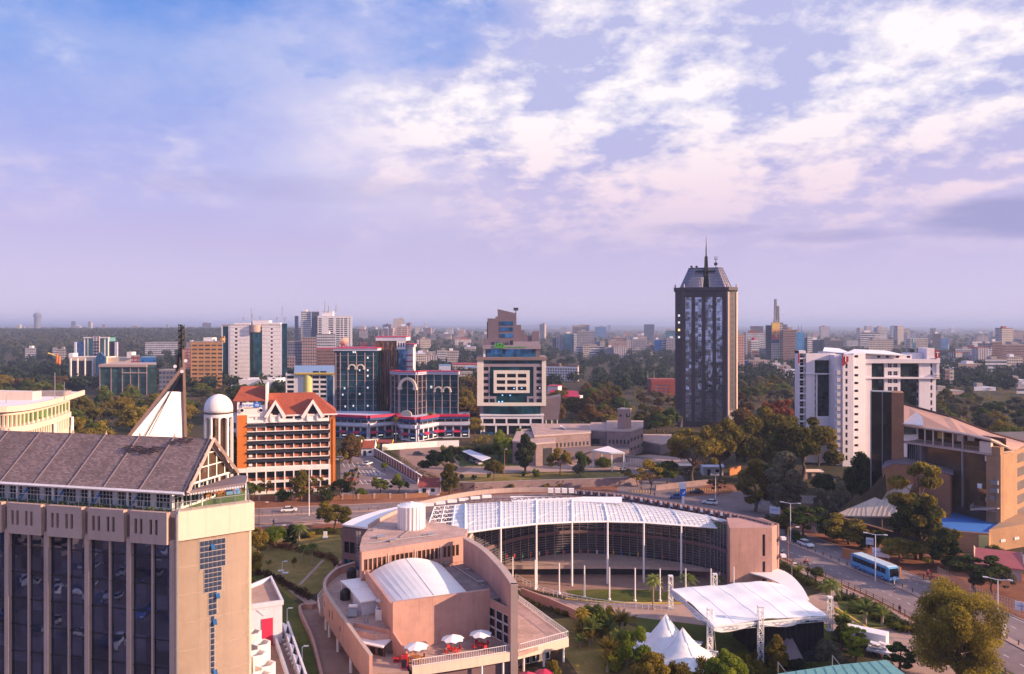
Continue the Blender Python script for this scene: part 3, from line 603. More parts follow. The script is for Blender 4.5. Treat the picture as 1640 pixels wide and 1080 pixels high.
# === curved cream building, far left
def cream_building():
 z=37.2;pr=[U(x,y,z)for x,y in((-45,652),(-10,654.5),(30,652.5),(60,648),(90,641),(112,634.5),(134,627.5))]
 front=spline(pr,4);root=empty('office_building',(front[0].x,front[0].y,0),'pale cream office building with curved bands and green windows at the far left','office building')
 backL=Vector((-150,190,0));bl2=Vector((-150,130,0))
 mb=MB();mb.prism([*front,backL,bl2],z-.5,z);mb.build('roof',M['white'],root)
 mb=MB();mb.ribbon([(p.x,p.y)for p in front],.5,z-.7,z+.35);mb.build('roof_edge',M['cream'],root)
 ends=[p for p in front if p.y<172];inner=[Vector((a,b,0))for a,b in offset(ends,1.2)]
 if inner[len(inner)//2].x>ends[len(ends)//2].x:inner=[Vector((a,b,0))for a,b in offset(ends,-1.2)]
 mb=MB();mb.prism([*inner,backL,bl2],0,z-.55);mb.build('wall',M['white'],root)
 def ring(name,z0,z1,dd,m):
  pts=[(p.x+dd*.93,p.y-dd*.35)for p in inner];mb=MB();mb.ribbon(pts,.5,z0,z1);mb.build(name,m,root)
 ring('parapet_band',35.8,36.7,.35,M['cream']);ring('ledge',32.6,33.7,.8,M['cream']);ring('window_strip',34.1,35.7,.05,M['gl_green']);ring('window_strip',30.6,32.5,.05,M['gl_green']);ring('wall_band',28.8,30.5,.3,M['cream']);ring('window_strip',26,28.6,.05,M['gl_green']);ring('wall_band',24.5,26,.3,M['cream'])
 mb=MB()
 L=spline(inner,2)
 for i,p in enumerate(L):
  a=p;mb.box(a.x+.1,a.x+.75,a.y-.3,a.y+.1,30.5,32.6)
  if i%2==0:mb.box(a.x+.1,a.x+.5,a.y-.25,a.y+.1,33.6,35.9)
 mb.build('mullion',M['cream'],root)
 for k in(0,-1,-6):
  p=inner[k];mb=MB();mb.tube((p.x+1.2,p.y-.3,0),(p.x+1.2,p.y-.3,32.6),.35);mb.build('column',M['white'],root)
 for px,py,h_ in((88,640,5.4),(103,641,3.6),(10,646,1.6)):
  p=U(px,py,z);mb=MB();mb.tube(p,p+Vector((0,0,h_)),.09,.05,6);mb.build('roof_mast',M['steel'],root)
 for px,py,w,dpt,h_ in((20,641,8,3,1.6),(75,635,7,3,1.0)):
  p=U(px,py,z);mb=MB();mb.box(p.x-w/2,p.x+w/2,p.y,p.y+dpt,z,z+h_);mb.build('roof_plant',M['concrete']if px==75 else M['cream'],root)
cream_building()
# === auditorium block, centre bottom
def railing(mb,pts,z,h=1.05,sp=.35,post=.05):
 P=[Vector((p[0],p[1],0))for p in pts];mb.ribbon([(p.x,p.y)for p in P],.07,z+h-.06,z+h);mb.ribbon([(p.x,p.y)for p in P],.05,z+.08,z+.14)
 for a,b in zip(P[:-1],P[1:]):
  n=max(1,int((b-a).length/sp))
  for i in range(n):p=a.lerp(b,i/n);mb.box(p.x-post/2,p.x+post/2,p.y-post/2,p.y+post/2,z,z+h)
def auditorium():
 q=lambda px,py,z:U(px,py,z)
 root=empty('auditorium_building',(-10,122,0),'salmon pink auditorium block with a white vaulted roof and curved tall wall','building')
 fl,fr=q(631.6,963,10.8),q(782.7,943,10.8)
 hall_back_l,hall_back_r=q(588.7,919,9.6),q(708,903,9.6)
 vfr=q(755,946,10.4)
 fw=Fac(fl,fr)
 bl,br=Vector((hall_back_l.x,hall_back_l.y,0)),Vector((hall_back_r.x,hall_back_r.y,0))
 mb=MB();mb.prism([fl,vfr,br,bl],0,9.0);mb.build('wall',M['pink'],root)
 mb=MB();fw.box(mb,-.35,fw.L,3.5,10.8,0,.5);mb.build('front_wall',M['pink'],root)
 sl=Fac(bl,fl);mb=MB();sl.box(mb,-.2,sl.L,5,10.2,0,.35);mb.build('side_wall',M['pink'],root)
 mb=MB();n=14;vs=[]
 for j,(a,b,z0,rise)in enumerate(((bl,br,9.3,2.1),(Vector((fl.x+.1,fl.y+.2,0)),Vector((vfr.x,vfr.y,0)),9.4,1.25))):
  for i in range(n+1):
   f_=i/n;p=a.lerp(b,f_);vs.append((p.x,p.y,z0+rise*math.sin(math.pi*f_)**.8))
 vs+=[(x,y,z-.25)for x,y,z in vs];N=n+1
 fs=[(i,i+1,N+i+1,N+i)for i in range(n)]+[(2*N+i+1,2*N+i,3*N+i,3*N+i+1)for i in range(n)]+[(i+1,i,2*N+i,2*N+i+1)for i in range(n)]+[(N+i,N+i+1,3*N+i+1,3*N+i)for i in range(n)]+[(0,N,3*N,2*N),(n,2*N+n,3*N+n,N+n)]
 mb.add(vs,fs);o=mb.build('vaulted_roof',M['vault'],root)
 for p_ in o.data.polygons:p_.use_smooth=False
 mb=MB()
 for f_ in(.5,):
  a=bl.lerp(br,f_);b=fl.lerp(vfr,f_)
  r0=9.3+2.1*math.sin(math.pi*f_)**.8;r1=9.4+1.25*math.sin(math.pi*f_)**.8
  mb.bar((a.x,a.y,r0+.01),(b.x,b.y,r1+.01),.05)
 mb.build('roof_seam',M['grey'],root)
 cw=spline([q(745.6,862.7,13.4),q(775,881,13.4),q(802,908,13.4),q(816,926,13.4),q(824,938,13.4)],5)
 mb=MB();mb.ribbon([(p.x,p.y)for p in cw],.9,0,13.4);mb.build('curved_wall',M['pink'],root)
 mb=MB();mb.ribbon([(p.x,p.y)for p in cw],1.1,13.4,13.6);mb.build('wall_coping',M['beige'],root)
 mb=MB();e=cw[-1];mb.prism([e+Vector((-.55,-.35,0)),e+Vector((.5,-.35,0)),e+Vector((.5,.5,0)),e+Vector((-.55,.5,0))],0,13.6);mb.build('end_pier',M['beige'],root)
 mb=MB();mb.prism([vfr,fr+Vector((0,.5,0)),fr+Vector((4.2,2.2,0)),cw[-5],cw[10],cw[6],cw[0],br],3.5,8.9);mb.build('flat_roof',M['roofdeck'],root)
 lw=Fac(fr+Vector((0,.3,0)),(cw[-4].x,cw[-4].y));cols=span(.15,lw.L-.2,3,.9)
 mb=MB();lw.grid(mb,0,lw.L,3.5,9.3,cols,[(3.6,8.1)],.0,.25);mb.build('link_wall',M['pink'],root);lw.wins(cols,[(3.6,5.0),(5.1,6.5),(6.6,8.05)],M['gl_dark'],root,.06,frame=M['cleanwhite'],cross=(0,0))
 tr=[q(641,1036,3.5),q(658,1068,3.5),q(823,1040,3.5),q(830,1046,3.5),q(909,1020,3.5),q(828,960,3.5),cw[-3],fr,fl]
 mb=MB();mb.prism([tr[8],tr[1],tr[2],tr[7]],2.9,3.5);mb.build('terrace_floor',M['pinkroof'],root)
 mb=MB();mb.prism([tr[7]+Vector((.01,0,0)),tr[2]+Vector((.01,0,0)),tr[3],tr[4],tr[5]],2.9,3.5);mb.build('terrace_floor',M['pinkroof'],root)
 mb=MB();e1=[q(660,1070,3.5),q(766,1054,3.5),q(824,1044,3.5),q(910,1023,3.5)];mb.ribbon([(p.x,p.y)for p in e1],.3,2.3,3.6);mb.build('terrace_fascia',M['cream'],root)
 mb=MB();railing(mb,[e1[0]+Vector((0,.2,0)),e1[1]+Vector((0,.2,0)),e1[2]+Vector((0,.2,0))],3.55);mb.build('railing',M['cleanwhite'],root)
 mb=MB();railing(mb,[e1[2]+Vector((.8,.2,0)),e1[3]+Vector((0,.2,0)),q(829,962,3.5)],3.55);mb.build('railing',M['cleanwhite'],root)
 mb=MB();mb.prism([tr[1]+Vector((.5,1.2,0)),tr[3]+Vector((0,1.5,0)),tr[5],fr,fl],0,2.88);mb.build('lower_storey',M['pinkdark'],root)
 f0=Fac(e1[1],e1[3])
 for k in range(5):
  p=f0 .p(.6+k*f0 .L/4.4,0,-.1);mb=MB();mb.tube((p.x,p.y,0),(p.x,p.y,2.9),.18,n=10);mb.build('column',M['white'],root)
 cols=span(1,f0 .L-2,7,.85);mb=MB();f0 .grid(mb,0,f0 .L-.5,0,2.7,cols,[(.1,2.5)],-2.1,-1.9);mb.build('lower_window_wall',M['brown'],root);f0 .wins(cols,[(.1,2.5)],M['gl_dark'],root,-2.0,frame=M['cleanwhite'],cross=(1,1))
 lo=spline([q(568.5,901.6,6.9),q(541,911,6.9),q(524,926,6.9),q(520,941,6.9),q(529,960,6.9),q(560,1004,6.9),q(594,1051,6.9)],5)
 mb=MB();mb.ribbon([(p.x,p.y)for p in lo],.45,2.6,6.95);mb.build('outer_wall',M['pink'],root)
 mb=MB();mb.ribbon([(p.x,p.y)for p in lo],.55,6.95,7.08);mb.build('wall_coping',M['beige'],root)
 inner=[Vector((p.x+.2,p.y,0))for p in lo];cut=[p for p in inner if p.y>q(560,1000,6.9).y]
 mb=MB();mb.prism([*cut,Vector((fl.x-3.2,fl.y+.4,0)),Vector((fl.x-.3,fl.y+.6,0)),Vector((bl.x-.3,bl.y,0)),Vector((bl.x+2,bl.y+6,0))],2.6,5.7);mb.build('service_roof',M['pinkroof'],root)
 rest=[p for p in inner if p.y<=q(560,1000,6.9).y+.5]
 low=[*rest,q(603,1090,2.0),q(655,1078,2.9),fl+Vector((.6,0,0)),fl+Vector((-3,0,0))]
 mb=MB();mb.prism(low,2.3,3.0);mb.build('lower_terrace',M['pale_paving'],root)
 cwf=Fac(q(566,1004,5.7),Vector((fl.x-.4,fl.y+.3,0)));mb=MB();cwf.box(mb,0,cwf.L,3.0,6.3,-.25,0);mb.build('cross_wall',M['pink'],root)
 mb=MB();a,b=cwf.p(1.4,4.9,0),cwf.p(cwf.L-.1,4.9,0);c,e=cwf.p(cwf.L-.1,4.6,2.3),cwf.p(1.4,4.6,2.3);mb.slab([a,e,c,b],.15);mb.build('lean_to_roof',M['cleanwhite'],root)
 cols=span(1.5,cwf.L-.1,4,.7);mb=MB();cwf.grid(mb,1.4,cwf.L-.1,3.0,4.6,cols,[(3.1,4.4)],1.7,1.9);mb.build('kiosk_wall',M['brown'],root);cwf.wins(cols,[(3.1,4.4)],M['gl_dark'],root,1.8)
 sw=Fac(fl+Vector((.1,-.5,0)),q(662,1048,4.5));mb=MB();mb.add([sw.p(0,3,0),sw.p(sw.L,3,0),sw.p(sw.L,3.5,0),sw.p(0,6.4,0),sw.p(0,3,.3),sw.p(sw.L,3,.3),sw.p(sw.L,3.5,.3),sw.p(0,6.4,.3)],[(0,1,2,3),(7,6,5,4),(0,4,5,1),(1,5,6,2),(2,6,7,3),(3,7,4,0)]);mb.build('stair_wall',M['pink'],root)
 for k in(12,16,19,22,25,28,30):
  if k<len(lo):p=lo[k];mb=MB();mb.tube((p.x+.2,p.y,0),(p.x+.2,p.y,2.6),.26,n=12);mb.build('column',M['white'],root)
 for k in(17,20,21,23,25,26):
  a,b=Vector((lo[k].x,lo[k].y)),Vector((lo[k+1].x,lo[k+1].y));ff=Fac(a,b);mb=MB();ff.box(mb,.3,.6,4.2+(k%2)*.3,5.9-(k%3)*.3,.2,.27);mb.build('slit_window',M['dark']if k<24 else M['beige'],root)
 mb=MB();ins=[Vector((p.x+2.6,p.y+.5,0))for p in lo if p.y<150];mb.prism([*ins[10:],Vector((-14,112,0)),Vector((-18,125,0))],0,2.3);mb.build('lower_wall',M['pinkdark'],root)
 mb=MB();railing(mb,[(lo[8].x-1.3,lo[8].y+4,0),(lo[11].x-1.6,lo[11].y+.5),(lo[17].x-.9,lo[17].y-.2)],3.0,1.1,.4);mb.build('walkway_railing',M['cleanwhite'],root)
 mb=MB();mb.prism([(lo[8].x-1.5,lo[8].y+4),(lo[11].x-1.8,lo[11].y+.5),(lo[17].x-1.0,lo[17].y-.2),(lo[17].x,lo[17].y),(lo[11].x,lo[11].y),(lo[7].x,lo[7].y+3)],2.7,3.0);mb.build('walkway',M['pale_paving'],root)
 return fw,lo
M['vault']=mat('white_vault_sheet',(.80,.79,.80),.45,.07,.08,streak=0,spec=.5)
M['roofdeck']=mat('weathered_roof_deck',(.23,.17,.17),.9,.28,.5,bump=.15)
FW,LO=auditorium()
# service hut, tanks and air-conditioning plant standing on the service roof
def hut():
 z=5.7;a,b=U(626,995,z),U(596,972,z)
 p=[U(599,973,z),U(580+0,985,z)]
 c0,c1,c2,c3=U(571,958,8.2),U(601,950,8.2),U(617,958,8.2),U(589,968,8.2)
 e=empty('roof_shelter',c3,'open white canopy roof shelter left of the grey rooftop hut','canopy');mb=MB();mb.slab([c0,U(545,930,8.2),U(580,925,8.2),U(590,938.5,8.2),U(562,944,8.2)][1:],.12);mb.build('roof',M['cleanwhite'],e)
 for px,py in((547,931),(578,927),(588,938),(564,943)):
  q=U(px,py,8.1);mb=MB();mb.tube((q.x,q.y,z),(q.x,q.y,8.1),.07,n=6);mb.build('post',M['cleanwhite'],e)
 P=[U(562,944.5,8.1),U(591,939,8.1),U(611,958,8.1),U(578,964,8.1)]
 e=empty('rooftop_hut',U(590,985,z),'pale grey boxy rooftop hut with flat white lid beside the vaulted roof','hut')
 mb=MB();c=sum(P,Vector())/4;Q=[c+(p_-c)*.86 for p_ in P];mb.prism(Q,z,7.9);mb.build('wall',M['lilac'],e);mb=MB();mb.slab([c+(p_-c)*1.05 for p_ in P],.18);mb.build('roof',M['cleanwhite'],e)
 mb=MB();q=U(609,962,8.6);mb.lathe(q.x,q.y,[(.05,8.1),(.1,8.3),(.65,8.55),(.75,8.62),(.1,8.45)],14);mb.build('satellite_dish',M['cleanwhite'],e)
hut()
for px,py,lb in((553,956,'black water tank next to the rooftop hut on the service roof'),(563,921,'black water tank at the curved end of the service roof')):
 p=U(px,py+4,5.7);e=empty('water_tank',p,lb,'water tank');mb=MB();mb.lathe(p.x,p.y,[(.85,5.7),(.9,5.9),(.85,6.3),(.9,6.7),(.85,7.1),(.5,7.45)],18);mb.build('barrel',M['black'],e);mb=MB();mb.lathe(p.x,p.y,[(.3,7.45),(.3,7.6)],12);mb.build('lid',M['black'],e)
p=U(606,992,5.7);e=empty('air_conditioner',p,'large white air conditioning unit standing on the service roof','air conditioner')
for k in range(2):mb=MB();mb.obox(p.x+k*.1,p.y+1.3-k*1.25,5.7,1.1,1.1,1.6,.1);mb.build('casing',M['cleanwhite'],e);mb=MB();mb.lathe(p.x+k*.1,p.y+1.3-k*1.25,[(.42,7.3),(.42,7.36)],14);mb.build('fan',M['grey'],e)
p=U(565,988,5.7);e=empty('solar_heater',p,'grey solar water heater panel with white drum on the service roof','solar heater');mb=MB();mb.slab([p+Vector((-.7,-.6,.3)),p+Vector((.7,-.6,.3)),p+Vector((.6,.9,1.2)),p+Vector((-.8,.9,1.2))],.08);mb.build('panel',M['grey'],e);mb=MB();mb.tube(p+Vector((-.8,1.0,1.35)),p+Vector((.6,1.0,1.35)),.28,n=12);mb.build('drum',M['cleanwhite'],e)
def ladder(px,py,z0,z1,lb):
 p=U(px,py,z0);e=empty('cage_ladder',p,lb,'ladder');mb=MB()
 for s in(-.25,.25):mb.bar(p+Vector((s,0,0)),(p.x+s,p.y,z1+.9),.06)
 k=z0
 while k<z1+.8:mb.bar((p.x-.25,p.y,k),(p.x+.25,p.y,k),.04);k+=.4
 mb.build('rungs',M['steel'],e);mb=MB();k=z0+2
 while k<z1+1:
  pts=[(p.x+.45*math.cos(a),p.y-.45*math.sin(a),k)for a in np.linspace(0,math.pi,7)];mb.path(pts,.03,4);k+=.6
 for a in(.5,1.57,2.6):mb.bar((p.x+.45*math.cos(a),p.y-.45*math.sin(a),z0+2),(p.x+.45*math.cos(a),p.y-.45*math.sin(a),z1+.9),.04)
 mb.build('safety_cage',M['steel'],e)
ladder(578,922,5.7,9.5,'steel cage ladder beside the left corner of the vaulted roof');ladder(574,907,6.9,12.6,'tall steel cage ladder climbing to the upper flat roof');ladder(586,1026,3.0,6.0,'steel cage ladder dropping to the lower terrace')
def umbrella(px,py,z,col,cc,lb,grp,r=2.0,h=2.5):
 p=U(px,py,z);e=empty('parasol',p,lb,'parasol',grp);mb=MB();mb.tube(p,p+Vector((0,0,h)),.05,n=8);mb.build('pole',M['wood'],e)
 mb=MB();top=(p.x,p.y,z+h+.35);n=8;ring=[(p.x+r*math.cos(6.283*i/n+.3),p.y+r*math.sin(6.283*i/n+.3),z+h-.35)for i in range(n)];mid=[(p.x+r*math.cos(6.283*(i+.5)/n+.3)*.88,p.y+r*math.sin(6.283*(i+.5)/n+.3)*.88,z+h-.22)for i in range(n)]
 vs=[top];[vs.extend((a,b))for a,b in zip(ring,mid)];N=len(vs);mb.add(vs+[(v[0],v[1],v[2]-.04)for v in vs],[(0,1+i,1+(i+1)%(2*n))for i in range(2*n)]+[(N,N+1+(i+1)%(2*n),N+1+i)for i in range(2*n)]+[(1+i,N+1+i,N+1+(i+1)%(2*n),1+(i+1)%(2*n))for i in range(2*n)]);mb.build('canopy',col,e)
 return p
def tableset(p,z,m,lb,clb,grp):
 t_=empty('round_table',(p.x,p.y,z),lb,'table',grp[0]);mb=MB();mb.lathe(p.x,p.y,[(.65,z+.7),(.65,z+.75)],16);mb.build('table_top',m,t_);mb=MB();mb.tube((p.x+.12,p.y+.1,z),(p.x+.12,p.y+.1,z+.7),.07);mb.build('leg',m,t_)
 for k in range(4):
  a=.6+k*1.57;x,y=p.x+1.05*math.cos(a),p.y+1.05*math.sin(a);c=empty('patio_chair',(x,y,z),clb,'chair',grp[1])
  mb=MB();mb.obox(x,y,z+.4,.5,.5,.08,a);mb.build('seat',m,c);mb=MB();mb.obox(x+.24*math.cos(a),y+.24*math.sin(a),z+.48,.07,.5,.45,a);mb.build('backrest',m,c)
  for i,j in((-1,-1),(1,-1),(1,1),(-1,1)):mb=MB();mb.obox(x+i*.18,y+j*.18,z,.05,.05,.4);mb.build('leg',m,c)
for i,(px,py,n_)in enumerate(((667,1060,'leftmost'),(725,1047,'middle'),(770,1039,'rightmost'))):
 p=umbrella(px,py,3.5,M['umbw']if 'umbw' in M else M['fabric'],0,f'{n_} white parasol on the pink terrace','white parasols on the terrace',1.75)
 m_=M['wood']if i==0 else M['red'];w_='timber' if i==0 else 'dark red'
 tableset(p,3.5,m_,f'{w_} round table under the {n_} white parasol',f'{w_} chair at the table under the {n_} white parasol',('round tables under white parasols',f'chairs under the {n_} white parasol'))
for i,(px,py,n_)in enumerate(((845,1083,'middle red parasol above the lower patio'),(872,1078,'rightmost red parasol above the lower patio'),(803,1099,'leftmost red parasol cut by the bottom edge'))):
 p=umbrella(px,py+26,0,M['pinkred'],0,n_,'red parasols on the lower patio',1.5,2.6)
for px,py,lb in((635,1060,'red'),(648,1070,'red')):
 p=U(px,py,3.0);e=empty('drinks_fridge',p,'tall red drinks cabinet on the small lower terrace' if px==648 else 'low red seating block on the small lower terrace','cabinet' if px==648 else 'bench');mb=MB();mb.obox(p.x,p.y,3,.9,.8,1.9 if px==648 else .6);mb.build('body',M['red'],e);mb=MB();mb.obox(p.x,p.y-.42,3.2,.7,.03,1.2 if px==648 else .25);mb.build('door',M['dark'],e)
 if px==635:e.name='garden_bench'
# === ring-shaped conference building with white canopy
def ring_building():
 zt=13.0;q=lambda px,py,z=zt:U(px,py,z)
 root=empty('conference_building',(15,170,0),'crescent conference building with dark louvred glass facade and salmon end block','conference building')
 outer=spline([q(590.6,846),q(612,833),q(645,818),q(680,807),q(748,793),q(820,786.5),(14.6,188.5,zt),(25.5,183.5,zt),(36.8,173.5,zt),(46.8,163.8,zt),(52.0,156.3,zt)],6)
 inner=spline([q(745,858),(-7.5,158,zt),(0,169,zt),(11,175,zt),(22,174.5,zt),(32,170.5,zt),(40,165,zt),(43.2,160.5,zt)],6)
 left=[q(745,860),q(578,886),q(576,876),q(580,860)]
 poly=[*outer,Vector((43.3,156.6,zt)),*reversed(inner),*left]
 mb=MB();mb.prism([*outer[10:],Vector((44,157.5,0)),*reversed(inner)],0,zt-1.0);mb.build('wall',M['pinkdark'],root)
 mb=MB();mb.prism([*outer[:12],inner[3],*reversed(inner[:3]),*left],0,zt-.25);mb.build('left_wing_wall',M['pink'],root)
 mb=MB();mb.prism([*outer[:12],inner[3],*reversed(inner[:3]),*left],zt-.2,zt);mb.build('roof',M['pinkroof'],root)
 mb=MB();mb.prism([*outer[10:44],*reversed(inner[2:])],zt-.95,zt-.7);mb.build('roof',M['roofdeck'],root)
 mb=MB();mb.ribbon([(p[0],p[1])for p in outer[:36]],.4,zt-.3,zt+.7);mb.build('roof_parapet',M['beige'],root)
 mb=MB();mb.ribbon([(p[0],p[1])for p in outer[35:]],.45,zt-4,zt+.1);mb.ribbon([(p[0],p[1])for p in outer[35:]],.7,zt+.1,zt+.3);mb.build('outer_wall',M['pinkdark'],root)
 ins=offset(outer,-1.1)
 for k in range(36,60):
  a=Vector((*ins[k],0));b=Vector((*ins[k+1],0))if k+1<len(ins)else None
  if b is None:break
  for j in range(2):
   p=a.lerp(b,j*.5+.1);an=math.atan2((b-a).y,(b-a).x);mb=MB();mb.obox(p.x,p.y,zt-.9,.5,1.0,1.35,an);mb.build('parapet_fin',M['pinkdark'],root)
   if j==0:r=p.lerp(b,.3);mb=MB();mb.obox(r.x,r.y,zt-.3,.75,.9,.5,an);mb.build('rooflight_box',M['cleanwhite'],root)
 eb=Fac(q(1168,846),q(1235,845));bx=[eb.p(0,0),eb.p(eb.L,0),Vector((52.4,156.8,0)),Vector((50.5,162,0)),Vector((43.5,162,0))]
 tR=eb.L;cols=[(tR-1.9,tR-1.35)]
 mb=MB();eb.grid(mb,0,tR,0,zt+.1,cols,[(1.0,3.2),(4.0,6.6),(7.4,11.6)][:2]+[(7.6,11.8)],0,.5);mb.prism(bx,0,zt+.1);mb.build('end_block',M['pink'],root)
 eb.wins(cols,[(1.0,3.2),(4.0,6.6),(7.6,11.8)],M['gl_dark'],root,.1)
 for z in(10.2,6.8,3.4):p=Vector((52.6,156.3,z));mb=MB();mb.box(p.x,p.x+.9,p.y-.5,p.y+.5,z,z+.5);mb.build('air_unit',M['cleanwhite'],root)
 pts=[Vector((p[0],p[1],0))for p in inner];dense=pts
 off_=[Vector((*p,0))for p in offset(dense,-.25)]
 if off_[10].y>dense[10].y:off_=[Vector((*p,0))for p in offset(dense,.25)]
 mb=MB();mb.ribbon([(p.x,p.y)for p in off_],.12,2.2,zt-1.1);mb.build('curtain_glazing',M['gl_ring'],root)
 mb=MB();s2=offset(off_,0)
 o2=[Vector((p.x,p.y-.35,0))for p in off_]
 for z in np.arange(2.8,11.6,.52):
  if 6.6<z<7.5:continue
  mb.ribbon([(p.x,p.y)for p in o2],.28,float(z),float(z)+.13)
 mb.build('louvres',M['louvre'],root)
 for k in range(0,len(o2),1):
  p=o2[k];mb=MB();mb.box(p.x-.06,p.x+.06,p.y-.2,p.y+.05,2.2,zt-1.1);mb.build('facade_post',M['grey'],root)
 mb=MB();mb.ribbon([(p.x,p.y-.12)for p in o2],.5,6.7,7.3);mb.build('floor_band',M['pinkdark'],root)
 mb=MB();mb.ribbon([(p.x,p.y+.3)for p in o2[22:]],.3,10.2,11.9);mb.build('green_reflection_strip',M['gl_green'],root)  # green reflection at the upper right, painted as a green strip
 lf=Fac(left[1],left[0]);cols=span(.3,lf.L*.93,22,.78)
 mb=MB();lf.grid(mb,0,lf.L,8.7,zt+.25,cols,[(9.9,11.9)],.05,.4);mb.build('front_wall',M['pink'],root);lf.wins(cols,[(9.9,11.9)],M['gl_brown'],root,.12)
 for k in(1,2,3):t_=lf.L*k/4-.3;mb=MB();lf.box(mb,t_,t_+.3,8.7,12.3,.4,.5);mb.build('rib',M['beige'],root)
 bay=Fac(inner[1],inner[5]);cols=span(.1,bay.L-.1,4,.88);mb=MB();bay.grid(mb,0,bay.L,1,zt-1.1,cols,[(1.5,5.0),(5.4,8.4),(8.8,11.6)],.3,.6);mb.build('bay_frame',M['cream'],root);bay.wins(cols,[(1.5,5.0),(5.4,8.4),(8.8,11.6)],M['gl_brown'],root,.35)
 dk=[U(803,907,2.2),U(880,906.5,2.2),U(960,906,2.2),U(1040,907,2.2),U(1088,909,2.2)]
 mb=MB();mb.prism([*dk,*[Vector((p.x,p.y+.2,0))for p in reversed(pts[9:-4])]],1.55,2.2);mb.build('deck',M['beige'],root)
 mb=MB();railing(mb,dk,2.2,1.0,.5);mb.build('deck_railing',M['pinkroof'],root)
 mb=MB();mb.prism([Vector((p.x,p.y+1.2,0))for p in dk]+[Vector((p.x,p.y+5,0))for p in reversed(dk)],0,1.5);mb.build('undercroft',M['dark'],root)  # near-black solid painting the shade of the open void below the deck
 zl=11.5;wl=[U(549,840,zl),U(590,845.5,zl),U(612,834,zl),U(638,821.6,zl),U(638,812,zl),U(612,817,zl),U(590,823,zl),U(566,831,zl)]
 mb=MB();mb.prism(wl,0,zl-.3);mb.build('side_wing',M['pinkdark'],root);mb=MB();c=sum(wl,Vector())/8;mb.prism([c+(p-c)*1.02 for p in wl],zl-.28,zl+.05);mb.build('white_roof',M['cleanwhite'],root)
 wf=Fac(wl[0],wl[1]);cols=span(.5,wf.L-.3,4,.9);mb=MB();wf.grid(mb,0,wf.L,0,zl-.6,cols,[(5.9,8.2),(1.0,4.6)][::-1],.02,.3);mb.build('wing_front',M['pinkdark'],root);wf.wins(cols,[(5.9,8.2)],M['gl_dark'],root,.08);wf.wins(cols,[(1.0,4.6)],M['gl_blue'],root,.08)
 for px,py in((632,815),):pass
 for k in range(6):
  px=687+k*18.5;py=808.5-k*3.0+(k*k)*.06;p=U(px,py+2,zt);mb=MB();mb.obox(p.x,p.y,zt,2.1,.9,.55,.22);mb.build('rooflight',M['cleanwhite'],root)
 return root,inner,outer
M['louvre']=mat('plum_louvres',(.17,.14,.16),.5,.15,.5)
RB,INNER,OUTER=ring_building()
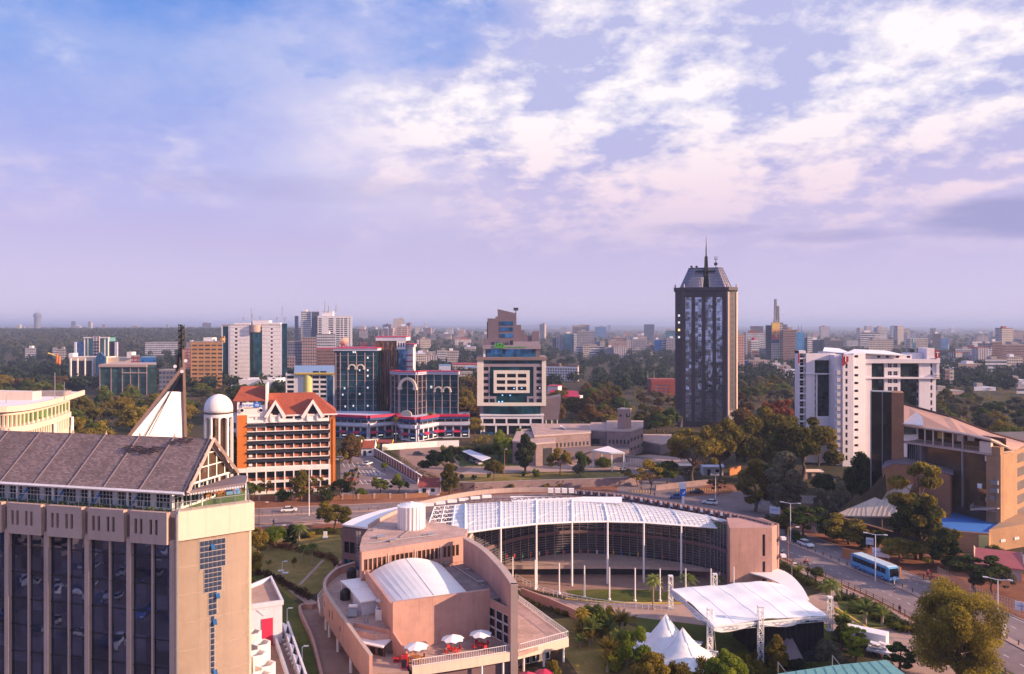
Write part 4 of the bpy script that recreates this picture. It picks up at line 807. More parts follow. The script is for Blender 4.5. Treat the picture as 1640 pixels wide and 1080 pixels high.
def canopy():
 fr=[U(678,863,12.0),U(745,853,12.2),U(802,845,12.6),U(859,839,12.8),U(916,836,12.8),U(973,835,12.6),U(1031,836.5,12.2),U(1091,841,11.6),U(1153,845.5,11.0),U(1184,847.5,10.8)]
 bk=[U(696,812,14.0),U(745,808,14.4),U(802,805,14.7),U(859,803,14.8),U(916,802.5,14.8),U(965,803,14.6),U(1014,807,14.2),U(1072,816,13.4),U(1130,826,12.6),U(1182,838,11.6)]
 root=empty('roof_canopy',(15,160,0),'long curved white translucent canopy carried on slender columns','canopy')
 for i in range(1,9):
  q=[fr[i],fr[i+1],bk[i+1],bk[i]]
  cl=lambda u_,v_:fr[i].lerp(fr[i+1],u_).lerp(bk[i].lerp(bk[i+1],u_),v_)+Vector((0,0,.5*math.sin(math.pi*v_)))
  mb=MB();n=6;vs=[cl(a/n,b/n)for b in range(n+1)for a in range(n+1)];N=len(vs);vs+=[v-Vector((0,0,.08))for v in vs];w=n+1
  fs=[(b*w+a,b*w+a+1,(b+1)*w+a+1,(b+1)*w+a)for b in range(n)for a in range(n)];fs+=[tuple(N+x for x in reversed(f))for f in fs]
  if i>0:mb.add(vs,fs);mb.build('roof_panel',M['canopy'],root)
  mb=MB()
  for k in range(0,9):
   for b in range(6):mb.bar(cl(k/8,b/6)+Vector((0,0,.07)),cl(k/8,(b+1)/6)+Vector((0,0,.07)),.06)
  for b in range(9):mb.bar(cl(0,b/8)+Vector((0,0,.08)),cl(1,b/8)+Vector((0,0,.08)),.07)
  mb.bar(cl(0,.15)+Vector((0,0,.12)),cl(1,.8)+Vector((0,0,.12)),.09)
  mb.build('glazing_bars',M['cleanwhite'],root)
 cl=lambda u_,v_:fr[0].lerp(fr[1],u_).lerp(bk[0].lerp(bk[1],u_),v_)
 mb=MB()
 for v_ in np.linspace(0,1,8):
  mb.bar(cl(0,v_),cl(1,v_),.16);mb.bar(cl(0,v_)-Vector((0,0,.8)),cl(1,v_)-Vector((0,0,.8)),.12)
  for k in range(14):
   a,b=cl(k/14,v_),cl((k+1)/14,v_);mb.bar(a-Vector((0,0,.8*(k%2))),b-Vector((0,0,.8*((k+1)%2))),.1)
 for u_ in np.linspace(0,1,4):mb.bar(cl(u_,0),cl(u_,1),.16)
 mb.build('open_truss',M['cleanwhite'],root)
 mb=MB();o_=[p-cl(0,0)for p in()]
 n=3;vs=[cl(.62,0),cl(1,0),cl(1,1),cl(.62,1)];mb.slab(vs,.06);mb.build('roof_panel',M['canopy'],root)
 for i in range(1,9):
  mb=MB();mb.bar(fr[i]+Vector((0,0,.15)),bk[i].lerp(fr[i],.5)+Vector((0,0,.65)),.3);mb.bar(bk[i].lerp(fr[i],.5)+Vector((0,0,.65)),bk[i]+Vector((0,0,.15)),.3);mb.build('rafter',M['cleanwhite'],root)
 mb=MB();mb.path([p-Vector((0,0,.1))for p in fr],.17,6);mb.build('edge_beam',M['cleanwhite'],root)
 mb=MB()
 for i in range(1,5):
  a,b=bk[i],bk[i+1]
  for k in range(10):mb.bar(a.lerp(b,k/10)+Vector((0,.3,.1+.7*(k%2))),a.lerp(b,(k+1)/10)+Vector((0,.3,.1+.7*((k+1)%2))),.13)
  mb.bar(a+Vector((0,.3,.8)),b+Vector((0,.3,.8)),.13);mb.bar(a+Vector((0,.3,.1)),b+Vector((0,.3,.1)),.13)
 mb.build('ridge_truss',M['pinkdark'],root)
 mb=MB();P=[U(817,795,15.6),U(996,796,15.6),U(996,806,14.8),U(905,802,14.9),U(820,803,14.9)];mb.slab(P,.2);mb.build('upper_roof_strip',M['cleanwhite'],root)
 for i in range(2,9):
  p=fr[i];py=(900,941,936,934,933,933,934)[i-2];mb=MB();mb.tube((p.x,p.y,0 if i<7 else 0),(p.x,p.y,p.z-.1),.22,.18,10);mb.build('column',M['cleanwhite'],root)
M['canopy']=mat('translucent_canopy',(.72,.74,.80),.3,.08,.8,alpha=.86)
canopy()
p=U(659,845,13.0);e=empty('water_tank',p,'large white corrugated water tank on the flat roof','water tank')
mb=MB();n=40;prof=[(2.55,13.0),(2.6,17.3)];mb.lathe(p.x,p.y,prof,40);mb.build('barrel',M['white'],e)
mb=MB();[mb.box(p.x+2.62*math.cos(a)-.07,p.x+2.62*math.cos(a)+.07,p.y+2.62*math.sin(a)-.07,p.y+2.62*math.sin(a)+.07,13,17.4)for a in np.linspace(0,6.283,24,endpoint=False)];mb.build('rib',M['cleanwhite'],e)
mb=MB();mb.lathe(p.x,p.y,[(2.6,17.3),(1.2,17.7),(.3,17.8),(.3,18.0)],40);mb.build('lid',M['cleanwhite'],e)
for k in range(4):
 p=U(882+k*11,791.5,13.0);e=empty('rooftop_unit',p,f'white rooftop ventilation unit, {["first", "second", "third", "fourth"][k]} from the left in the row behind the canopy','ventilation unit','ventilation units on the ring roof')
 mb=MB();mb.box(p.x-.6,p.x+.6,p.y-.5,p.y+.5,13.3,14.3);mb.build('casing',M['cleanwhite'],e);mb=MB();mb.box(p.x-.5,p.x+.5,p.y-.4,p.y+.4,13.0,13.3);mb.build('base',M['dark'],e)
# short white posts across the forecourt and the flag row on the deck
for k,(px,pt)in enumerate(zip((821,857,895.6,936,976,1017,1057,1098,1138.5,1175),(892,897,902,906,909,910,911,911,911,908))):
 pb=(935,944,951,957,961,963,963,963,962,958)[k];p=U(px,pb);zt_=gz(pt,p.y)
 e=empty('flagpole',p,f'bare white flagpole, number {k + 1} from the left in the row before the curved building','flagpole','white flagpoles on the forecourt')
 mb=MB();mb.tube(p,(p.x,p.y,zt_),.16,.12,10);mb.build('pole',M['cleanwhite'],e);mb=MB();mb.tube(p,p+Vector((0,0,.25)),.3,n=10);mb.build('base',M['cleanwhite'],e)
fc=[((.6,.02,.03),'red'),((.75,.72,.7),'white'),((.02,.25,.08),'green'),((.02,.12,.5),'blue'),((.75,.45,.03),'yellow')]
FM=[mat('flag_'+n_,c,.8,.05)for c,n_ in fc]
for k in range(20):
 px=810+k*13.2;p=U(px,905-8*math.sin(k/19*math.pi),2.2);ci=(0,0,2,0,1,0,2,0,1,0,0,1,3,4,3,2,4,3,2,0)[k]
 e=empty('flag',p,f'small {fc[ci][1]} flag on a thin pole on the deck before the louvred facade','flag',f'{fc[ci][1]} flags on the deck')
 mb=MB();mb.tube(p,p+Vector((0,0,2.3)),.04,n=5);mb.build('pole',M['steel'],e)
 mb=MB();mb.add([p+Vector((.04,0,2.25)),p+Vector((.28,.10,2.05)),p+Vector((.22,.05,1.2)),p+Vector((.04,0,1.35)),p+Vector((.04,.04,2.25)),p+Vector((.28,.14,2.05)),p+Vector((.22,.09,1.2)),p+Vector((.04,.04,1.35))],[(0,1,2,3),(7,6,5,4),(0,4,5,1),(1,5,6,2),(2,6,7,3),(3,7,4,0)]);mb.build('cloth',FM[ci],e)
def fence(name,pts,h,m,label,sp=.5,cat='railing',z=0,px=True,post=.06):
 P=[U(*p)for p in pts]if px else[Vector(p)for p in pts];e=empty(name,P[0],label,cat);mb=MB()
 mb.ribbon([(p.x,p.y)for p in P],.07,z+h-.08,z+h);mb.ribbon([(p.x,p.y)for p in P],.05,z+h*.5,z+h*.5+.05);mb.build('rails',m,e);mb=MB()
 for a,b in zip(P[:-1],P[1:]):
  n=max(1,int((b-a).length/sp))
  for i in range(n):p=a.lerp(b,i/n);mb.box(p.x-post/2,p.x+post/2,p.y-post/2,p.y+post/2,z,z+h)
 mb.build('posts',m,e);return e
rp=spline([(826,928,0),(850,941,0),(880,953,0),(940,966,0),(1000,974,0),(1080,980,0)],4)
fence('ramp_railing',[(p[0],p[1])for p in rp],1.1,M['cleanwhite'],'white metal railing curving along the edge of the drive',.9)
fence('ramp_railing',[(832,964),(858,985),(885,1003),(905,1016)],1.0,M['cleanwhite'],'white metal railing sloping down right of the auditorium',.6)
# low block wall and planter right of auditorium
mb=MB();P=[U(*p)for p in((835,955),(880,972),(920,990),(940,1000))];mb.ribbon([(p.x,p.y)for p in P],.4,0,1.6);mb.build('retaining_wall',M['pink'],label='salmon retaining wall sloping down beside the curved drive',cat='wall')
# === path around the auditorium
P=spline([U(*p)for p in((620,900),(548,905),(513,968),(485,975),(481,985),(500,1030),(520,1110))],5)
sheet('auditorium_path',[(p.x,p.y)for p in P]+[(gx(640,112),112),(gx(590,130),130)],.05,M['paving'],px=False)
mb=MB();mb.ribbon([(p.x,p.y)for p in P],.45,0,.9);mb.build('low_path_wall',M['pink'],label='low salmon wall along the outer edge of the auditorium path',cat='wall')
# === white annex with red door and zig-zag walls
def annex():
 z=9;root=empty('white_annex',U(425,1010),'small white flat-roofed annex with a crimson door beside the hotel','annex')
 A_,B_,C_,D_=U(402,968,z),U(452,961,z),U(434,923,z),U(390,941,z)
 mb=MB();mb.prism([A_,B_,C_,D_],0,z-.7);mb.build('wall',M['lilac'],root);mb=MB()
 c=(A_+B_+C_+D_)/4;mb.prism([c+(p-c)*.96 for p in(A_,B_,C_,D_)],z-.7,z-.6);mb.build('roof',M['pale_paving'],root)
 mb=MB();mb.ribbon([(p.x,p.y)for p in(A_,B_,C_,D_,A_)],.4,z-.72,z);mb.build('parapet',M['lilac'],root)
 f=Fac(A_,B_);z0=0;t0=f.L*.35;
 zd1=f.z(432,990);mb=MB();f.box(mb,f.t(419),f.t(437),zd1-4.2,zd1,.02,.15);mb.build('door',M['pinkred'],root)
 mb=MB();a=f.p(f.L*.45,zd1+.6,.25);mb.bar(a,a+Vector((0,-.6,1.2)),.06);mb.bar(a+Vector((-.3,-.6,1.2)),a+Vector((.3,-.6,1.2)),.1);mb.build('wall_lamp',M['cleanwhite'],root)
 y=zd1-4.2
 pv=[U(400,1012,y),U(440,1006,y),U(455,1015,y),U(480,1080,y),U(420,1120,y)]
 mb=MB();mb.prism(pv,0,y);mb.build('raised_court',M['paving'],None,kind='structure').name='raised_court'
 zw=y;r2=empty('zigzag_wall',U(465,1030,zw),'pale blue zigzag wall stepping down right of the annex court','wall')
 for k in range(6):
  px,py=456+k*5.6,1000+k*16.5
  a,b,c2=U(px-4,py-3,zw+1.8),U(px+5,py+1,zw+1.8),U(px+1,py+13,zw+1.8)
  mb=MB();mb.prism([a,b,c2],0,zw+1.8);mb.build('wall_tooth',M['lilac'],r2)
 mb=MB();mb.ribbon([(p.x,p.y)for p in(U(461,995,zw+2),U(492,1085,zw+2))],.3,0,zw+2.0);mb.build('wall_spine',M['lilac'],r2)
 r3=empty('hexagonal_screen',U(412,1060,zw),'white honeycomb concrete screen at the foot of the hotel','screen')
 for k in range(7):
  cx,cy=404+(k%2)*14+(k//2)*7,1012+k*17;z=zw+3.2;cpt=U(cx,cy,z);mb=MB()
  pts=[(cpt.x+1.25*math.cos(a+.5),cpt.y+1.25*math.sin(a+.5))for a in np.linspace(0,6.283,7)];mb.ribbon(pts,.25,zw,z);mb.build('hexagon_cell',M['white'],r3)
 mb=MB();mb.ribbon([(p.x,p.y)for p in(U(438,1010,zw+1),U(463,1085,zw+1))],.35,0,zw+1.0);mb.build('ledge',M['white'],r3)
 for k in range(10):
  p=U(447+k*3.2,1013+k*7.5,zw);mb=MB();mb.lathe(p.x,p.y,[(.22,zw),(.3,zw+.35),(.1,zw+.5)],8);mb.build('pebble_light',M['cleanwhite'],label='small white globe light in the row beside the zigzag wall',cat='light',group='globe lights by the zigzag wall')
annex()
# === tents, stage canopy
def tent(cx,cy,w,d,h,hp,ang,root):
 def P(u_,v_,z):c,s=math.cos(ang),math.sin(ang);return Vector((cx+c*u_-s*v_,cy+s*u_+c*v_,z))
 n=8;vs=[];mb=MB()
 for j in range(n+1):
  for i in range(n+1):
   u_,v_=i/n*2-1,j/n*2-1;r=max(abs(u_),abs(v_));z=h+hp*(1-(.5*r+.5*min(1,math.hypot(u_,v_))))**1.5;vs.append(P(u_*w/2,v_*d/2,z))
 N=len(vs);W_=n+1;vs+=[v-Vector((0,0,.05))for v in vs];fs=[(b*W_+a,b*W_+a+1,(b+1)*W_+a+1,(b+1)*W_+a)for b in range(n)for a in range(n)];fs+=[tuple(N+x for x in reversed(f))for f in fs]
 mb.add(vs,fs);mb.build('tent_roof',M['fabric'],root,smooth=True);mb=MB();up=Vector((0,0,.03));mb.path([vs[j*W_+j]+up for j in range(n+1)],.03,4);mb.path([vs[j*W_+n-j]+up for j in range(n+1)],.03,4);mb.build('tent_seam',M['fabric'],root)
 for i,j in((-1,-1),(1,-1),(1,1),(-1,1)):mb=MB();mb.tube(P(i*w/2,j*d/2,0),P(i*w/2,j*d/2,h),.08);mb.build('pole',M['steel'],root)
for px,py,w,lb in((1066,1062,7.5,'larger peaked white marquee tent below the stage canopy'),(1093,1078,7.0,'smaller front peaked white marquee tent cut by yellow bushes')):
 p=U(px,py);e=empty('marquee_tent',p,lb,'tent','peaked white tents');tent(p.x,p.y,w*1.25,w*1.25,2.4,5.2 if w>7.2 else 4.4,-.45,e)
 mb=MB();c,s=math.cos(-.45),math.sin(-.45);a=Vector((p.x-c*w/2+s*w/2,p.y-s*w/2-c*w/2));b=Vector((p.x-c*w/2-s*w/2,p.y-s*w/2+c*w/2));mb.ribbon([(a.x,a.y),(b.x,b.y)],.05,.1,2.6);mb.build('side_cloth',M['fabric'],e)
def truss(x,y,z0,z1,label):
 e=empty('truss_tower',(x,y,z0),label,'truss tower','stage truss towers');w=.35;mb=MB()
 for sx in(-w,w):
  for sy in(-w,w):mb.bar((x+sx,y+sy,z0),(x+sx,y+sy,z1),.09)
 n=int((z1-z0)/.7)
 for i in range(n):
  a,b=z0+i*.7,z0+(i+1)*.7;s=1 if i%2 else-1
  for k in(-w,w):mb.bar((x-s*w,y+k,a),(x+s*w,y+k,b),.06);mb.bar((x+k,y-s*w,a),(x+k,y+s*w,b),.06);mb.bar((x-w,y+k,a),(x+w,y+k,a),.06)
 mb.build('lattice',M['cleanwhite'],e);mb=MB();mb.box(x-.6,x+.6,y-.6,y+.6,z0,z0+.12);mb.build('base_plate',M['steel'],e);mb=MB();mb.box(x-.42,x+.42,y-.42,y+.42,z1,z1+.25);mb.build('top_head',M['cleanwhite'],e)
def stage():
 zc=7.0;q=lambda px,py,z=zc:U(px,py,z)
 root=empty('stage_canopy',(34,138,0),'wide sagging white fabric stage roof with black side drapes','stage canopy')
 bl,br_,fr_,fl_=q(1073,942),q(1250,937),q(1326,987),q(1143,1003)
 n=22;mb=MB();vs=[]
 for j in range(n+1):
  for i in range(n+1):
   u_,v_=i/n,j/n;p=fl_.lerp(fr_,u_).lerp(bl.lerp(br_,u_),v_)
   peak=1.5*math.exp(-((u_-.82)**2/.02+(v_-1.0)**2/.05))+.9*math.exp(-((u_-.62)**2/.01+(v_-1)**2/.03))+.9*math.exp(-((u_-.47)**2/.03+(v_-.0)**2/.05))
   ripple=.10*math.sin(9*u_+5*v_)+.08*math.sin(17*v_-6*u_)+.05*math.sin(31*u_+3*v_)
   vs.append(p+Vector((0,0,peak*.5+.35*math.sin(math.pi*v_)+.1*math.sin(math.pi*u_)+ripple*.8)))
 N=len(vs);W_=n+1;vs+=[v-Vector((0,0,.06))for v in vs];fs=[(b*W_+a,b*W_+a+1,(b+1)*W_+a+1,(b+1)*W_+a)for b in range(n)for a in range(n)];fs+=[tuple(N+x for x in reversed(f))for f in fs]
 mb.add(vs,fs);mb.build('roof_cloth',M['fabric'],root,smooth=True)
 mb=MB();up=Vector((0,0,.03))
 for i in(4,9,14,19):mb.path([vs[j*W_+i]+up*.5 for j in range(n+1)],.02,4)
 mb.build('cloth_seam',M['fabric'],root)
 for a,b in((bl,U(1048,962)),(bl,U(1066,968)),(fl_,U(1120,1062)),(fl_,U(1150,1078)),(fr_,U(1352,1000))):mb=MB();mb.tube(a,b,.025,n=4);mb.build('guy_rope',M['steel'],root)
 for a,b,dr in((fl_,fr_,1.0),(bl,fl_,1.1),(fr_,br_,.8)):
  mb=MB();k=16;top=[a.lerp(b,i/k)for i in range(k+1)];vs=[t_+Vector((0,0,.1))for t_ in top]+[t_-Vector((.0,.12*math.sin(i*1.9),dr*(.75+.35*math.sin(i*.8))))for i,t_ in enumerate(top)];vs+=[v+Vector((.0,.06,0))for v in vs];K=k+1
  mb.add(vs,[(i,i+1,K+i+1,K+i)for i in range(k)]+[(2*K+i+1,2*K+i,3*K+i,3*K+i+1)for i in range(k)]);mb.build('valance',M['fabric'],root,smooth=True)
 for a,b in((fl_,fr_),(fl_,bl),(fr_,br_),(bl,br_)):
  mb=MB();u_=(b-a);m_=int(u_.length/.7)
  for i in range(m_):mb.bar(a.lerp(b,i/m_)-Vector((0,0,.25+.5*(i%2))),a.lerp(b,(i+1)/m_)-Vector((0,0,.25+.5*((i+1)%2))),.07)
  for dz_ in(.25,.75):mb.bar(a-Vector((0,0,dz_)),b-Vector((0,0,dz_)),.09)
  mb.build('roof_truss',M['steel'],root)
 def drape(pts,z0,z1,m='black'):
  mb=MB();P=[Vector((p.x,p.y,0))for p in pts];k=40;L=[P[0].lerp(P[1],i/k)for i in range(k+1)];nn=(P[1]-P[0]).normalized();nn=Vector((-nn.y,nn.x,0))
  mb.ribbon([(a.x+nn.x*.13*math.sin(i*1.7),a.y+nn.y*.13*math.sin(i*1.7))for i,a in enumerate(L)],.05,z0,z1);mb.build('black_drape',M['drape'],root)
 mid=fl_.lerp(fr_,.47);drape([mid.lerp(bl.lerp(br_,.47),.10),fr_.lerp(br_,.1)],.1,6.4);drape([mid.lerp(bl.lerp(br_,.47),.1),mid.lerp(bl.lerp(br_,.47),.75)],.1,6.4);drape([fr_.lerp(br_,.08),br_],.1,6.6)
 mb=MB();s=[mid.lerp(fl_,-.0),fr_,br_.lerp(fr_,.4),bl.lerp(br_,.5).lerp(mid,.4)];mb.prism([(p.x,p.y)for p in s],.05,1.2);mb.build('stage_floor',M['dark'],root)
 mb=MB();b0=U(1235,1016,3.4);mb.prism([b0,U(1262,1018,3.4),U(1292,1066,.4),U(1262,1072,.4)],[.05,.05,.05,.05],[4.4,4.4,.4,.4][::1]);mb.build('ramp',M['greyplum'],root)
stageM=M.setdefault('drape',mat('black_drape',(.022,.018,.022),.95,.35,.6,bump=.4));stage()
for px,pb,pt,lb in((1137,1068,977,'white lattice truss tower at the front left corner of the stage roof'),(1218,1070,973,'white lattice truss tower at the middle of the stage front'),(1074,975,924,'white lattice truss tower at the back left corner of the stage roof'),(1145,965,921,'short white lattice truss tower behind the stage roof'),(1329,1010,958,'white lattice truss tower at the right corner of the stage roof')):
 p=U(px,pb);truss(p.x,p.y,0,gz(pt,p.y),lb)
# clutter on the salmon roofs
rs=random.Random(8)
for i,(px,py,z,w)in enumerate(((610,862,13.0,1.4),(628,868,13.0,.9),(690,858,13.0,1.1),(600,850,13.0,.8),(715,905,8.9,.9),(748,915,8.9,.7),(770,935,8.9,1.0))):
 p=U(px,py,z);e=empty('roof_vent',p,f'small roof vent box, number {i + 1} from the left, on the flat salmon roofs','roof vent','vents on the salmon roofs');mb=MB();mb.obox(p.x,p.y,z,w,w*.8,.35,.3);mb.build('curb',M['concrete'],e);mb=MB();mb.obox(p.x,p.y,z+.35,w*1.15,w*.95,.1,.3);mb.build('cap',M['steel'],e)
for i,(a,b,z,lb)in enumerate((((586,872),(700,858),13.0,'thin grey pipe lying across the upper flat roof'),((712,899),(776,940),8.9,'thin grey pipe lying along the lower flat roof beside the curved wall'),((640,862),(676,836),13.0,'thin grey pipe running to the white water tank'))):
 A_,B_=U(*a,z)+Vector((0,0,.15)),U(*b,z)+Vector((0,0,.15));mb=MB();mb.tube(A_,B_,.09,n=6);mb.build('roof_pipe',M['steel'],label=lb,cat='pipe')
# white crescent canopy between building and stage
mb=MB();zc=4.5;arc=spline([U(1171,908,zc),U(1200,917,zc),U(1230,926,zc),U(1262,942,zc),U(1285,961,zc)],4);far_=spline([U(1171,907,zc),U(1233,909,zc),U(1262,918,zc),U(1283,938,zc),U(1296,960,zc)],4)
e=empty('crescent_canopy',far_[8]*Vector((1,1,0)).length if False else Vector((far_[8].x,far_[8].y,0)),'pale crescent shaped canopy between the salmon end block and the stage','canopy')
mb.slab([*arc,*reversed(far_)],.2);mb.build('roof',M['cleanwhite'],e)
for p in(arc[2],arc[8],arc[14],far_[6],far_[10],far_[14]):mb=MB();mb.tube((p.x,p.y+.2,0),(p.x,p.y+.2,zc-.1),.12,n=8);mb.build('post',M['white'],e)
# teal sheet-roofed building at the bottom edge
zr=9.0;P=[U(1246,1079,zr),U(1332,1066,zr),U(1420,1057,zr),U(1452,1082,zr),U(1480,1110,zr),U(1250,1140,zr)]
e=empty('teal_roof_building',(P[1].x,P[1].y,0),'low building with a flat teal sheet roof at the bottom edge','building');mb=MB();mb.slab(P,.25);mb.build('roof',M['teal'],e);mb=MB();c=sum(P,Vector())/6;mb.prism([c+(p-c)*.95 for p in P],0,zr-.25);mb.build('wall',M['concrete'],e)
mb=MB()
for k in range(12):mb.bar(P[0].lerp(P[2],k/12)+Vector((0,0,.05)),P[5].lerp(P[4],k/12)+Vector((0,0,.05)),.05)
mb.build('roof_seam',M['teal'],e)
for px,py in((1246,1077),(1333,1066)):p=U(px,py,zr);mb=MB();mb.bar(p,p+Vector((0,0,1.3)),.07);mb.bar(p+Vector((0,0,1.3)),p+Vector((.9,-.9,.1)),.05);mb.build('roof_rod',M['steel'],e)
# trailers
for i,(px,py,lb,dx_)in enumerate(((1388,1034,'long white container trailer parked by the paved court',0),(1412,1050,'white trailer loaded with folded frames in the paved court',1))):
 p=U(px,py);e=empty('trailer',p,lb,'trailer');a=-.62;L_=6.2 if i==0 else 4.0
 mb=MB();mb.obox(p.x,p.y,.7,L_,2.3,1.9 if i==0 else .35,a);mb.build('box_body',M['cleanwhite'],e)
 if i:mb=MB();[mb.obox(p.x+random.uniform(-1.2,1.2),p.y+random.uniform(-.8,.8),1.05+k*.12,1.6,.9,.1,a+random.uniform(-.5,.5))for k in range(8)];mb.build('load',M['white'],e)
 for s in(-1,1):
  for u_ in(-L_*.25,L_*.2):x,y=p.x+math.cos(a)*u_-math.sin(a)*s*1.05,p.y+math.sin(a)*u_+math.cos(a)*s*1.05;mb=MB();mb.tube((x,y,.38),(x-math.sin(a)*.22*s,y+math.cos(a)*.22*s,.38),.38,n=14);mb.build('wheel',M['black'],e)
# === mid-distance buildings
def textmesh(name,s,size,m,parent,origin,ang,ext=.05,align='CENTER',tilt=90,sx=1.0):
 cu=bpy.data.curves.new('txt','FONT');cu.body=s;cu.size=size;cu.extrude=ext;cu.align_x=align;cu.align_y='CENTER'
 o=bpy.data.objects.new('txt',cu);me=bpy.data.meshes.new_from_object(o);bpy.data.objects.remove(o);bpy.data.curves.remove(cu)
 ob=bpy.data.objects.new(name,me);COL.objects.link(ob);me.materials.clear();me.materials.append(m)
 ob.rotation_euler=(R(tilt),0,ang);ob.scale=(sx,1,1);ob.parent=parent;ob.location=Vector(origin)-(ORG[parent.name]if parent else Vector());return ob
def dish(root,x,y,z,r=1.2,a=0.0,m='steel'):
 mb=MB();mb.tube((x,y,z),(x,y,z+r),.1,n=6);d=Vector((math.cos(a),math.sin(a),.6)).normalized();mb.tube(Vector((x,y,z+r)),Vector((x,y,z+r))+d*r*.4,r*.3,r,14);mb.build('dish_antenna',M[m],root)
def mast(root,x,y,z,h,r=.12,m='steel',bars=True):
 mb=MB();mb.tube((x,y,z),(x,y,z+h),r,r*.5,6)
 if bars:
  for k in(.55,.75,.9):mb.box(x-r*4,x+r*4,y-r,y+r,z+h*k,z+h*k+r*1.5)
 mb.build('antenna',M[m],root)
# ---- rotunda
def rotunda():
 Y=238;x=gx(350,Y);root=empty('domed_rotunda',(x,Y,0),'white domed rotunda with tall arched columns at the corner of the orange office','rotunda');r=4.1;zt=gz(660,Y)
 mb=MB();mb.lathe(x,Y,[(r,zt)]+[(r*math.cos(a),zt+.9+r*1.08*math.sin(a))for a in np.linspace(0,1.45,10)]+[(.05,zt+.95+r*1.08)],32);mb.build('dome',M['white'],root,smooth=True)
 mb=MB();mb.lathe(x,Y,[(r+.08,zt-.35),(r+.1,zt),(r-.1,zt+.02)],32);mb.build('dome_band',M['dark'],root)
 mb=MB();mb.lathe(x,Y,[(r-.05,zt-1.3),(r-.05,zt-.36)],32);mb.build('drum',M['white'],root)
 for k in range(10):
  a=2*math.pi*k/10+.1;px,py=x+(r-.25)*math.cos(a),Y+(r-.25)*math.sin(a);mb=MB();mb.obox(px,py,0,.5,.7,zt-1.2,a+1.57);mb.build('column',M['white'],root)
  mb=MB();a2=a+math.pi/10;n=7;w=math.pi/10
  for i in range(n):
   th0,th1=math.pi*i/n,math.pi*(i+1)/n;q=[]
   for th in(th0,th1):an=a2-w*.82*math.cos(th);q.append((an,zt-2.2+.85*math.sin(th)))
   (a_,z_),(b_,y_)=q;rr=r-.1;v=[(x+rr*math.cos(a_),Y+rr*math.sin(a_),z_),(x+rr*math.cos(b_),Y+rr*math.sin(b_),y_),(x+rr*math.cos(b_),Y+rr*math.sin(b_),zt-1.2),(x+rr*math.cos(a_),Y+rr*math.sin(a_),zt-1.2)]
   rr=r-.6;v+=[(x+rr*math.cos(p_),Y+rr*math.sin(p_),zz_)for p_,zz_ in((a_,z_),(b_,y_),(b_,zt-1.2),(a_,zt-1.2))];mb.add(v,[(0,1,2,3),(7,6,5,4),(0,4,5,1)])
  mb.build('arch',M['white'],root)
 mb=MB();mb.lathe(x,Y,[(r-1.3,0),(r-1.3,zt-1)],24);mb.build('inner_core',M['gl_brown'],root)
rotunda()
